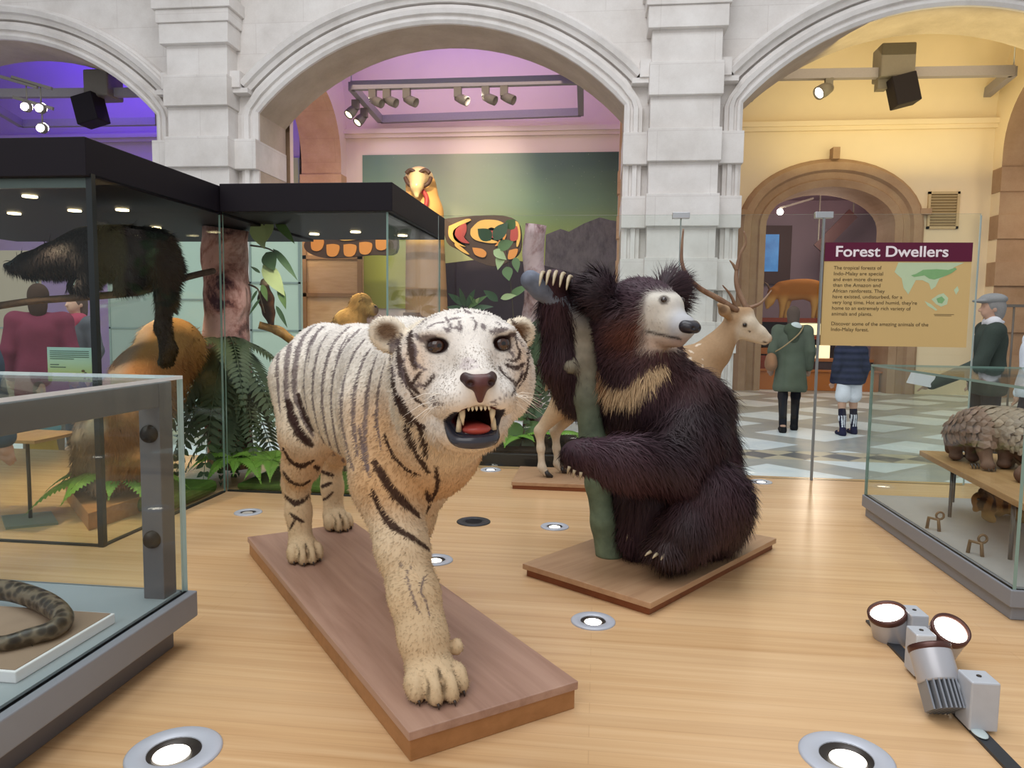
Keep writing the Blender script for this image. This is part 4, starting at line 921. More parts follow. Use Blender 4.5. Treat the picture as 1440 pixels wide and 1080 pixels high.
    for q in (-1, 1):
        tooth(H(q * .034, .175, -.092), H(q * .031, .172, -.136), .0085); tooth(H(q * .038, .155, -.15), H(q * .037, .158, -.112), .007)
        for i in range(3):
            tooth(H(q * (.005 + .0085 * i), .194, -.097), H(q * (.005 + .0085 * i), .195, -.106), .0038); tooth(H(q * (.004 + .0075 * i), .172, -.152), H(q * (.004 + .0075 * i), .174, -.141), .0032)
    # claws and whiskers
    for p, ff in claws:
        b_ = B(); b_.tube([p, p + ff * .008 - zz * .003, p + ff * .012 - zz * .012], [.0045, .0035, .001], 8); b_.build('claw', flat('claw_horn', '3b2c22', .35) if 'claw_horn' not in bpy.data.materials else bpy.data.materials['claw_horn'], t)
    rg = random.Random(5)
    for q in (-1, 1):
        b_ = B()
        for i in range(11):
            p = H(q * rg.uniform(.05, .078), rg.uniform(.15, .185), rg.uniform(-.09, -.06)); dr = nrm(ha * q + hb * rg.uniform(-.3, .3) + hc * rg.uniform(-.45, .2)); L_ = rg.uniform(.05, .1)
            b_.tube([p, p + dr * L_ * .5, p + dr * L_ - hc * .018], [.0007, .0006, .0002], 4)
        b_.build('whiskers', bpy.data.materials.get('whisker') or flat('whisker', 'efe6d8', .5), t)
    return t
tiger()
# ================================================================== SLOTH BEAR AND ITS TREE TRUNK
def trunk():
    p0 = atZ(857, 781, .05); d0 = (p0 - EYE) @ FW
    t = thing('forked_tree', 'dark green-grey forked tree trunk held by the bear, branch bending left', 'tree', p0)
    s = Sdf(); P = [(857, 782, d0), (850, 735, d0), (841, 680, d0 + .02), (833, 620, d0 + .03), (826, 560, d0 + .04), (822, 505, d0 + .05), (820, 462, d0 + .06)]
    R = [.056, .053, .05, .052, .054, .056, .056]
    s.chain([atD(*p) for p in P], R, .03); BR = [(820, 462, d0 + .06), (806, 440, d0 + .05), (783, 420, d0 + .03), (762, 406, d0 + .0), (746, 394, d0 - .02)]
    s.chain([atD(*p) for p in BR], [.056, .05, .047, .044, .042], .03); s.ell(atD(802, 516, d0 + .0), (.03, .03, .03), .03)
    s.cone(atD(828, 472, d0 + .06), atD(840, 430, d0 + .22), .046, .03, .03)
    V, Q = s.mesh(.009, 2); V[:, 2] = np.maximum(V[:, 2], .0502)
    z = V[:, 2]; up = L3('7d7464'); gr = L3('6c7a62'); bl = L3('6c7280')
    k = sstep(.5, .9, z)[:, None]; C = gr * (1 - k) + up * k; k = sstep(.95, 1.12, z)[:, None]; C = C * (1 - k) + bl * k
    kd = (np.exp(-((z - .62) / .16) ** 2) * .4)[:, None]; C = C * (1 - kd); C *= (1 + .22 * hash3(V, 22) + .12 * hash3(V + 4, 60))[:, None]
    link('trunk', npmesh('trunk', V, Q, np.clip(C, 0, 1)), vcol('trunk_bark', .75, .3, .25, 40, .5), t)
    return d0
TD = trunk()
def bear():
    A = atD; s = Sdf()
    hc0 = A(901, 438, 3.04); zz = np.array((0, 0, 1.0)); rt = nrm(RT * (1, 1, 0)); fw = nrm(FW * (1, 1, 0))
    bf = nrm(rt * .54 - fw * .84 - zz * .05); bl = nrm(np.cross(zz, bf)); bl = bl if bl @ rt > 0 else -bl; bu = np.cross(bf, bl); bu = bu if bu[2] > 0 else -bu
    H = lambda a, b, c: hc0 + bl * a + bf * b + bu * c
    RH = np.stack([bl, bf, bu], 1)
    # trunk of the body
    s.ell(A(955, 705, 3.16), (.27, .27, .2), .08); s.ell(A(950, 640, 3.16), (.26, .25, .26), .08); s.ell(A(925, 575, 3.12), (.23, .22, .2), .08)
    s.ell(A(975, 575, 3.1), (.14, .15, .14), .07); s.ell(A(858, 545, 3.18), (.14, .14, .14), .06)
    s.cone(A(905, 540, 3.1), H(-.02, -.05, -.06), .2, .15, .08)
    # head and long muzzle
    s.ell(H(0, 0, .01), (.135, .15, .125), .03, RH); s.cone(H(0, .08, .0), H(0, .235, -.05), .09, .052, .03); s.ell(H(0, .13, .04), (.075, .08, .05), .04, RH)
    s.cone(H(0, .06, -.08), H(0, .22, -.098), .07, .034, .03); s.ell(H(0, .25, -.05), (.046, .045, .04), .02, RH)
    for q in (-1, 1):
        s.ell(H(q * .185, -.03, .055 if q < 0 else .075), (.062, .04, .07), .02, RH); s.ell(H(q * .1, .0, -.06), (.08, .09, .09), .05, RH)
    # arms
    s.chain([A(862, 535, 3.16), A(815, 545, 3.14), A(792, 510, 3.1), A(785, 440, 3.08), A(781, 402, 3.02)], [.13, .085, .075, .062, .055], .05)
    s.ell(A(780, 391, 2.99), (.055, .055, .036), .03)
    s.chain([A(975, 572, 3.02), A(968, 620, 2.88), A(945, 652, 2.8), A(880, 648, 2.74), A(826, 641, 2.74)], [.15, .12, .098, .082, .068], .05)
    s.ell(A(808, 640, 2.76), (.055, .06, .055), .03)
    # legs folded in front
    s.chain([A(985, 715, 3.05), A(1000, 700, 2.86), A(965, 745, 2.78), A(938, 766, 2.74)], [.19, .135, .085, .055], .06)
    s.ell(A(935, 770, 2.72), (.06, .07, .03), .03)
    s.chain([A(915, 715, 3.12), A(912, 705, 3.0), A(905, 738, 2.97), A(893, 756, 2.95)], [.18, .12, .08, .05], .06)
    V, Q = s.mesh(.0095, 3); V[:, 2] = np.maximum(V[:, 2], .0505)
    bvh = BVHTree.FromPolygons([tuple(v) for v in V], [tuple(q) for q in Q])
    def hit(x, y):
        p = bvh.ray_cast(Vector(EYE), Vector(nrm(ray(x, y)))); return None if p[0] is None else np.array(p[0])
    vm = [h for h in (hit(*p) for p in [(839, 516), (843, 528), (851, 540), (864, 549), (882, 547), (898, 538), (914, 527), (930, 515)]) if h is not None]
    vw = [.024, .032, .034, .038, .042, .038, .032, .022][:len(vm)]
    blk, brn, red = L3('2b1e22'), L3('48303a'), L3('6b3c2c'); pale, gry, crm, ora = L3('d0cabf'), L3('a8abb4'), L3('ccb08a'), L3('a06c48')
    def face(P):
        hd = P - hc0; a, b, c = hd @ bl, hd @ bf, hd @ bu; n = np.linalg.norm(hd, axis=1)
        # bare pale mask: bridge, muzzle, round the eyes
        k = sstep(.095, .135, b) * (1 - sstep(.085, .112, np.abs(a))) * (1 - sstep(.07, .098, c)) * sstep(-.16, -.135, c) * (n < .4)
        return a, b, c, n, k
    eyes = {q: np.array(bvh.find_nearest(Vector(H(q * .06, .2, .06)))[0]) - bf * .008 for q in (-1, 1)}
    def colour(P, N):
        C = np.tile(blk, (len(P), 1)); mixc = lambda C, col, k: C * (1 - k[:, None]) + col * k[:, None]
        C = mixc(C, brn, np.clip(.5 + .6 * hash3(P, 9), 0, 1)); a, b, c, n, k = face(P)
        C = mixc(C, red, (n < .34) * np.clip(np.exp(-((b - .1) / .07) ** 2) * np.exp(-((c + .08) / .07) ** 2), 0, 1) * .8); C = mixc(C, red, np.clip(hash3(P, 5) - .2, 0, 1) * .25)
        if len(vm) > 1: C = mixc(C, crm * (1 + .0), (1 - sstep(.7, 1.2, polydist(P, vm, vw) + .2 * hash3(P, 50))))
        if len(vm) > 1: C = mixc(C, ora, (1 - sstep(.5, 1.0, polydist(P, vm[:3], vw[:3]))) * .7)
        C = mixc(C, pale, k); C = mixc(C, gry, k * sstep(.19, .25, b) * .75); C = mixc(C, ora, k * sstep(-.07, -.11, c) * .5)
        ml = np.exp(-((c + .082 + .12 * (b - .16)) / .006) ** 2) * sstep(.1, .13, b) * (b < .262) * (n < .4); C = mixc(C, L3('1a1010'), ml * .95)
        for q in (-1, 1): C = mixc(C, L3('3a2c26'), (1 - sstep(.016, .026, np.linalg.norm(P - eyes[q], axis=1))) * .85)
        return np.clip(C, 0, 1)
    t = thing('sloth_bear', 'shaggy black-brown bear with pale muzzle sitting upright and gripping the tree trunk', 'bear', A(955, 760, 3.1) * np.array((1, 1, 0)) + zz * .05)
    link('body', npmesh('body', V, Q, colour(V, None)), vcol('bear_skin', .75, .25, .1, 60), t)
    pawtop, pawlow = A(776, 388, 2.97), A(800, 640, 2.76)
    def mask(P):
        a, b, c, n, k = face(P); m = 1 - k * .9; m = np.where((n < .45) & (b > .2), m * .25, m); m = np.where(n < .3, m * 1.7, m)
        for q in (-1, 1): m = np.where(np.linalg.norm(P - eyes[q], axis=1) < .03, 0, m)
        m = np.where(np.linalg.norm(P - pawtop, axis=1) < .055, m * .3, m); return np.maximum(m, 1e-6)
    def flen(P, N):
        a, b, c, n, k = face(P); L_ = np.full(len(P), .075); L_[n < .27] = .055; L_ = np.where((np.abs(a) > .135) & (c > .0) & (n < .3), .095, L_); L_ = np.where((n < .3) & (np.abs(a) < .11) & (c > .03) & (b > -.05), .03, L_)
        L_ = L_ * (1 - k * .9); L_ = np.where(np.linalg.norm(P - pawtop, axis=1) < .09, .022, L_); L_ = np.where(np.linalg.norm(P - pawlow, axis=1) < .12, .035, L_); return np.where(P[:, 2] < .1, .04, L_)
    def comb(P, N):
        a, b, c, n, k = face(P); g = np.tile(-zz, (len(P), 1)); hd = P - hc0
        near = (n < .26) & ~((np.abs(a) > .135) & (c > .0)); g[near] = (hd / n[:, None] * .5 - bf * .8 - zz * .25)[near]
        ear = (np.abs(a) > .135) & (c > .0) & (n < .3); g[ear] = (hd / n[:, None] + zz * .1)[ear]
        arm = (np.linalg.norm(P - pawlow, axis=1) < .45) & (P[:, 2] > .3) & ((P - EYE) @ FW < 2.83); g[arm] = (-zz * .7 + rt * .5)[None]
        tn = g - N * (g * N).sum(1, keepdims=True) * .8; tn /= np.linalg.norm(tn, axis=1, keepdims=True) + 1e-6
        return tn + N * np.where(ear, .6, .3)[:, None]
    fur('fur', V, Q, t, vcol('bear_fur', .55, .35, .05, 20), 105000, flen, comb, colour, .0017, mask, .35, .2, 9, .22)
    for q in (-1, 1):
        e = eyes[q]; b_ = B(); b_.ell(e, (.0125,) * 3, 18, 12); b_.build('eye', bpy.data.materials.get('bear_eye') or flat('bear_eye', '2a1a12', .06, 0, .9, .02), t)
    n_ = Sdf(); n_.cone(H(-.024, .278, -.046), H(.024, .278, -.046), .025, .025, .012); n_.cone(H(-.014, .297, -.05), H(.014, .297, -.05), .021, .021, .012)
    for q in (-1, 1): n_.ell(H(q * .018, .318, -.05), (.008, .01, .006), .003, RH, sub=True)
    V2, Q2 = n_.mesh(.0035, 2); link('nose', npmesh('nose', V2, Q2), flat('bear_nose', '26222a', .3, 0, .5, .1, 80, .3), t)
    mc = flat('bear_claw', 'b3a284', .35, 0, .5, .08)
    for i in range(5):                                        # claws hooked over the branch
        x = 761 + i * 9.5; y = 391 + (i - 1.2) ** 2 * .9; p = A(x + 4, y - 8, 2.985); m_ = A(x, y - 4, 2.925); e = A(x - 2.5, y + 10, 2.905)
        b_ = B(); b_.tube(smoothpath([p, (p + m_) / 2 + zz * .008, m_, e], 3), [.009] * 4 + [.008] * 3 + [.006, .0045, .002], 8); b_.build('claw', mc, t)
    for p, dr in ((A(801, 656, 2.70), (-.3, 0, -1)), (A(808, 661, 2.69), (-.2, 0, -1)), (A(817, 664, 2.68), (-.1, 0, -1)), (A(884, 752, 2.90), (-.35, 0, -1)), (A(890, 756, 2.89), (-.35, 0, -1)), (A(915, 776, 2.66), (-.6, -.5, -.3)), (A(924, 779, 2.65), (-.5, -.6, -.3)), (A(934, 781, 2.65), (-.4, -.7, -.3))):
        dr = nrm(dr); q_ = p + dr * .03; q_[2] = max(q_[2], .054); b_ = B(); b_.tube([p, p + dr * .016 + zz * .002, q_], [.007, .005, .0015], 8); b_.build('claw', mc, t)
    return t
bear()
# ================================================================== OTHER MOUNTED ANIMALS
def vmesh(name, V, Q, C, mat, parent): return link(name, npmesh(name, V, Q, np.clip(C, 0, 1)), mat, parent)
M_VC = vcol('animal_coat', .8, .2, .14, 70, .15)
def mixc(C, col, k): return C * (1 - k[:, None]) + col * k[:, None]
zz = np.array((0, 0, 1.0))
def deer():
    YD = 4.55; P = lambda x, y, dy=0: atY(x, y, YD + dy); s = Sdf()
    t = thing('spotted_deer', 'tan antlered deer standing behind the bear, head to the right', 'deer', np.array((.1, YD, DZ)))
    hip, mid, sh = P(812, 528), P(890, 532), P(968, 530)
    s.ell(hip, (.17, .13, .17), .06); s.ell(mid, (.3, .135, .16), .06); s.ell(sh, (.19, .13, .19), .06)
    s.chain([P(975, 520), P(1003, 496), P(1026, 466)], [.13, .095, .07], .05)
    hd = P(1043, 455); s.chain([P(1034, 450), P(1050, 456), P(1068, 468), P(1080, 476)], [.066, .058, .038, .027], .025); s.chain([P(1044, 468), P(1075, 481)], [.04, .02], .02)
    s.cone(P(1033, 441), P(1052, 440), .04, .035, .03)
    for dy in (-.055, .06):                                   # ears
        a = P(1026, 446, dy); b = P(1011, 428, dy * 2.2); s.chain([a, (a + b) / 2, b], [.02, .034, .012], .01)
    zh = DZ
    def leg(pts, rad): s.chain(pts, rad, .03)
    def on(p, z): return np.array((p[0], p[1], z))
    for dy, ox in ((-.07, 0), (.075, 22)):                    # hind legs: thigh, stifle, hock well back, cannon, hoof
        st_, hk, ft = P(800 + ox, 560, dy), P(759 + ox, 606, dy), P(762 + ox, 655, dy); leg([P(806, 530, dy * .8), P(793 + ox, 566, dy), hk], [.14, .075, .032]); leg([hk, (hk + ft) / 2, on(ft, zh + .06), on(ft + np.array((.025, 0, 0)), zh + .025)], [.03, .021, .022, .021])
    for dy, ox in ((-.07, 0), (.07, -14)):
        k_, ft = P(975 + ox, 600, dy), P(978 + ox, 655, dy); leg([P(970, 548, dy * .8), k_, on(ft, zh + .06), on(ft + np.array((.02, 0, 0)), zh + .025)], [.09, .032, .021, .021])
    s.chain([P(790, 508), P(777, 525), P(768, 548)], [.035, .026, .012], .03)
    V, Q = s.mesh(.0085, 3); V[:, 2] = np.maximum(V[:, 2], zh + .0005)
    z = V[:, 2]; tan, rust, pale, wht = L3('b59a7a'), L3('a08060'), L3('d8ccb8'), L3('eadfce')
    C = np.tile(tan, (len(V), 1)); C = mixc(C, rust, sstep(.62, .82, z) * .6); C = mixc(C, pale, (1 - sstep(.25, .45, z)) * .8); C = mixc(C, wht, sstep(.5, .42, z) * (np.abs(V[:, 0] - .1) < .5) * .0)
    hx = np.linalg.norm(V - P(1058, 466), axis=1); C = mixc(C, pale, (1 - sstep(.09, .15, hx)) * .8); C = mixc(C, rust, (1 - sstep(.03, .07, np.linalg.norm(V - P(1044, 438), axis=1))) * .7)
    sp = (np.sin(V[:, 0] * 75 + 2 * np.sin(V[:, 2] * 60)) * np.sin(V[:, 2] * 80) > .72) & (z > .55) & (V[:, 0] < P(985, 500)[0]); C[sp] = C[sp] * .4 + wht * .6
    for dy in (-.055, .06): C = mixc(C, L3('5d4433'), (1 - sstep(.015, .035, np.linalg.norm(V - (P(1016, 435, dy * 1.8) - np.array((0, .02, 0))), axis=1))) * .7)
    e0 = P(1047, 457, -.05); C = mixc(C, L3('33241c'), (1 - sstep(.012, .02, np.linalg.norm((V - e0) * (1, .5, 1), axis=1)))); C = mixc(C, L3('2a1c18'), (1 - sstep(.012, .022, np.linalg.norm(V - P(1084, 476, 0), axis=1))))
    ml = polydist(V, [P(1064, 483, -.03), P(1074, 481, -.025), P(1083, 481, -.01)], [.004, .005, .004]); C = mixc(C, L3('3a2620'), 1 - sstep(.7, 1.2, ml)); tr = polydist(V, [P(1049, 459, -.05), P(1054, 466, -.045)], [.007, .006]); C = mixc(C, L3('33241c'), (1 - sstep(.7, 1.2, tr)))
    vmesh('body', V, Q, C, M_VC, t)
    b = B(); b.ell(P(1047, 457, -.052), (.014,) * 3, 16, 10); b.build('eye', flat('deer_eye', '140d0a', .08, 0, .8, 0), t)
    mh = flat('deer_hoof', '2b2421', .5)
    for dy, x, fx in ((-.07, 762, .035), (.075, 784, .035), (-.07, 978, .03), (.07, 964, .03)):
        p = P(x, 655, dy) + np.array((fx, 0, 0)); b = B()
        for q in (-1, 1): b.tube([(p[0] - .01, p[1] + q * .011, DZ + .04), (p[0] + .005, p[1] + q * .012, DZ + .015), (p[0] + .035, p[1] + q * .013, DZ + .004)], [.014, .015, .004], 8)
        b.build('hoof', mh, t)
    ma = wood('antler_horn', '5b3d2c', '7d5b45', 'a68a70', (20, 20, 6), .5); 
    def antler(main, tines, dy):
        b = B(); pp = smoothpath([P(x, y, dy + dd) for x, y, dd in main], 4); n = len(pp); b.tube(pp, [.019 - .014 * (i / (n - 1)) ** 1.3 for i in range(n)], 8)
        for tn in tines: q = smoothpath([P(x, y, dy + dd) for x, y, dd in tn], 4); b.tube(q, [.014 - .011 * i / (len(q) - 1) for i in range(len(q))], 8)
        b.build('antler', ma, t)
    antler([(1037, 437, 0), (1010, 420, -.03), (985, 406, -.05), (967, 389, -.05), (959, 369, -.04), (959, 345, -.02), (961, 322, 0)], [[(1035, 434, 0), (1028, 416, -.03), (1016, 401, -.05)]], -.04)
    antler([(1052, 436, 0), (1042, 418, .02), (1036, 400, .03), (1036, 380, .04), (1041, 358, .04), (1049, 341, .03), (1046, 325, .02)], [[(1054, 433, 0), (1070, 426, -.02), (1085, 408, -.02)], [(1036, 380, .04), (1031, 372, .03), (1026, 366, .02)]], .04)
deer()
def scales(V, Q, parent, mat, mask, size, axis, colour, seed=2):
    """overlapping horny plates laid in rows along the body"""
    N = normals(V, Q); rng = np.random.default_rng(seed); fc = V[Q].mean(1); fnv = N[Q].mean(1); idx = rng.permutation(np.where(mask(fc))[0]); keep = []; pts = np.empty((0, 3))
    for i in idx:
        if len(keep) == 0 or np.min(((pts - fc[i]) ** 2).sum(1)) > (size * .5) ** 2: keep.append(i); pts = np.vstack([pts, fc[i]])
    Vs, Fs, Cs = [], [], []
    for i in keep:
        n = nrm(fnv[i]); d = axis(fc[i]); d = nrm(d - n * (d @ n)); sd = np.cross(n, d); p = fc[i]; o = len(Vs); s_ = size * rng.uniform(.9, 1.1)
        sh = [(-.55, 0, -.002), (-.2, .42, .002), (.3, .4, .008), (.62, 0, .011), (.3, -.4, .008), (-.2, -.42, .002), (.15, 0, .013)]
        Vs += [p + d * s_ * a + sd * s_ * b_ + n * h for a, b_, h in sh]; Fs += [(o + k, o + (k + 1) % 6, o + 6) for k in range(6)]; Fs = [f if len(f) == 3 else f for f in Fs]
        c = colour(p) * rng.uniform(.8, 1.15); Cs += [c * .8] + [c * .75, c, c * 1.15, c, c * .75, c * .95]
    return link('scale_armour', npmesh('scale_armour', np.array(Vs), np.array(Fs)[:, ::-1], np.clip(np.array(Cs), 0, 1), False), mat, parent)
def pangolin():
    g = atZ(1392, 660, SHZ); d0 = (g - EYE) @ FW; A = lambda x, y, dd=0: atD(x, y, d0 + dd); s = Sdf(); rt = nrm(RT * (1, 1, 0)); fw = nrm(FW * (1, 1, 0))
    t = thing('pangolin', 'scaly brown pangolin walking on the wooden shelf in the right case', 'pangolin', g * (1, 1, 0) + zz * SHZ)
    s.ell(A(1392, 602, .12), (.15, .12, .09), .04); s.ell(A(1430, 610, .06), (.13, .12, .1), .04); s.ell(A(1360, 607, .2), (.09, .085, .07), .04)
    s.chain([A(1358, 607, .24), A(1344, 616, .28), A(1336, 632, .3)], [.065, .046, .022], .03)
    s.chain([A(1440, 618, .02), A(1462, 632, -.08), A(1468, 655, -.18), A(1440, 668, -.27)], [.1, .08, .06, .035], .03)
    for x, y, dd, x2, dd2 in ((1366, 612, .16, 1367, .18), (1384, 612, .04, 1389, -.02), (1424, 622, .02, 1411, .03), (1348, 612, .22, 1343, .22)):
        f_ = A(x2, 655, dd2); f_ = np.array((f_[0], f_[1], SHZ + .022)); a = A(x, y, dd); s.chain([a, (a + f_) / 2 - rt * .008, f_], [.045, .028, .024], .015); s.ell(f_ - fw * .02 - rt * .012, (.03, .026, .018), .015)
    V, Q = s.mesh(.007, 2); V[:, 2] = np.maximum(V[:, 2], SHZ + .0006)
    C = np.tile(L3('6e5144'), (len(V), 1)); C *= (1 + .15 * hash3(V, 60))[:, None]; vmesh('body', V, Q, C, M_VC, t)
    z0 = SHZ
    scales(V, Q, t, vcol('pangolin_scale', .5, .4, .12, 60), lambda P: (P[:, 2] > z0 + .1) | ((P - EYE) @ RT > (A(1425, 640) - EYE) @ RT), .05, lambda p: rt * .8 - fw * .35 - zz * (.55 if p[2] < z0 + .19 else .1), lambda p: L3('9d8876') if (p - EYE) @ RT > (A(1398, 640) - EYE) @ RT else L3('86695a'))
    b = B(); b.ell(A(1339, 626, .29), (.008,) * 3, 10, 8); b.build('eye', bpy.data.materials['deer_eye'], t)
    mc = bpy.data.materials['claw_horn']
    for x2, dd2 in ((1369, .06), (1392, 0)):
        f_ = A(x2, 655, dd2)
        for k in (-1, 0, 1): p = np.array((f_[0], f_[1], SHZ + .018)) - fw * .035 + rt * (k * .014 - .02); b = B(); b.tube([p, p - fw * .02 - rt * .008, p - fw * .032 - rt * .012 - zz * .014], [.006, .005, .0015], 6); b.build('claw', mc, t)
pangolin()
def civet():
    g = atZ(1420, 742, .117); d0 = (g - EYE) @ FW + .1; A = lambda x, y, dd=0: atD(x, y, d0 + dd); rt = nrm(RT * (1, 1, 0)); fw = nrm(FW * (1, 1, 0)); s = Sdf()
    t = thing('striped_civet', 'small orange-brown banded animal with dark stripes under the shelf', 'civet', g * (1, 1, 0) + zz * .117)
    s.ell(A(1430, 706, .1), (.13, .1, .062), .03); s.ell(A(1400, 706, .05), (.08, .075, .06), .03); s.ell(A(1382, 704, .0), (.046, .046, .042), .02); s.chain([A(1379, 708), A(1372, 716, -.02)], [.03, .014], .015)
    for q in (-1, 1): s.ell(A(1384 + q * 4, 692, .0 + q * .03), (.014, .014, .02), .008)
    s.chain([A(1445, 705, .12), A(1462, 712, .05), A(1470, 728, -.02)], [.055, .045, .03], .02)
    for x, dd in ((1392, 0), (1402, .12), (1436, 0), (1446, .14)):
        a = A(x, 712, dd); s.chain([a, np.array((a[0], a[1], .145)) - rt * .01, np.array((a[0], a[1], .13)) - fw * .02], [.034, .02, .018], .015)
    V, Q = s.mesh(.006, 2); V[:, 2] = np.maximum(V[:, 2], .1175)
    u = (V - EYE) @ rt; v = V[:, 2]; org, dk, cr = L3('8a5c30'), L3('2a1a16'), L3('b08a50'); C = np.tile(org, (len(V), 1)); C = mixc(C, cr, 1 - sstep(.14, .2, v))
    st = np.sin(u * 105 + 1.6 * np.sin(v * 40)); C = mixc(C, dk, sstep(.1, .4, st) * sstep(.15, .2, v)); C = mixc(C, dk, sstep(.225, .25, v) * .8)
    vmesh('body', V, Q, C, M_VC, t); b = B()
    b.ell(A(1376, 702, -.035), (.007,) * 3, 10, 8); b.build('eye', bpy.data.materials['deer_eye'], t)
civet()
def binturong():
    d0 = 3.85; A = lambda x, y, dd=0: atD(x, y, d0 + dd); s = Sdf(); rt = nrm(RT * (1, 1, 0)); fw = nrm(FW * (1, 1, 0))
    t = thing('long_tailed_animal', 'black shaggy long-tailed animal lying along a high branch in the tall case', 'animal', A(160, 415))
    s.ell(A(185, 355), (.2, .15, .14), .06); s.ell(A(140, 352), (.22, .14, .13), .06); s.ell(A(95, 362, -.02), (.16, .11, .085), .06); s.chain([A(70, 366, -.03), A(40, 370, -.04), A(12, 374, -.05)], [.075, .05, .02], .04)
    s.chain([A(215, 350), A(231, 375), A(231, 420), A(228, 460), A(236, 490), A(233, 506), A(226, 510)], [.11, .075, .04, .036, .036, .03, .016], .03)
    for x, dd in ((175, -.1), (195, .08), (120, -.08), (110, .08)): s.chain([A(x, 370, dd), A(x + 4, 392, dd), A(x - 8, 402, dd - .02)], [.06, .04, .03], .03)
    for q in (-1, 1): s.ell(A(48, 358, q * .05), (.025, .02, .025), .01)
    V, Q = s.mesh(.01, 2); C = np.tile(L3('171416'), (len(V), 1)); C = mixc(C, L3('32424a'), sstep(370, 0, 0 * V[:, 0]) * 0 + (1 - sstep(-.02, .06, (V - A(80, 372)) @ zz)) * (((V - EYE) @ rt) < ((A(125, 372) - EYE) @ rt)) * .8)  # teal light on the underside painted into the coat colour
    vmesh('body', V, Q, C, M_VC, t); cc = lambda P, N: np.tile(L3('241e20'), (len(P), 1))
    tl = lambda P: ((P - A(231, 430)) @ zz) < -.02
    fur('fur', V, Q, t, vcol('dark_fur', .6, .3, .05, 20), 34000, lambda P, N: np.where(tl(P), .018, .05), lambda P, N: rt * .6 - zz * .7 + N * .35, cc, .0022, None, .3, .25, 21)
    b = B(); b.ell(A(22, 370, -.08), (.01,) * 3, 10, 8); b.build('eye', bpy.data.materials['deer_eye'], t)
    b = B(); b.ell(A(9, 374, -.05), (.016,) * 3, 12, 8); b.build('nose', bpy.data.materials['bear_nose'], t)
    tb = thing('branch', 'thin brown branch carrying the black long-tailed animal', 'branch', A(120, 425)); b = B(); b.tube(smoothpath([A(-60, 440, -.02), A(40, 424), A(130, 417), A(200, 409), A(262, 390, .3), A(300, 381, .55)], 5), .019, 8); b.build('stem', wood('branch_bark', '3a2c24', '4f3d31', '6a5542', (30, 30, 30), .7), tb)
    ts = thing('perspex_shelf', 'clear perspex strip under the black long-tailed animal', 'shelf', A(120, 430)); b = B(); b.obox(A(185, 423, -.02), (A(228, 414, -.02) - A(140, 432, -.02)) / 2, fw * .07, (0, 0, .004)); b.build('strip', [M_GLASS], ts)
binturong()
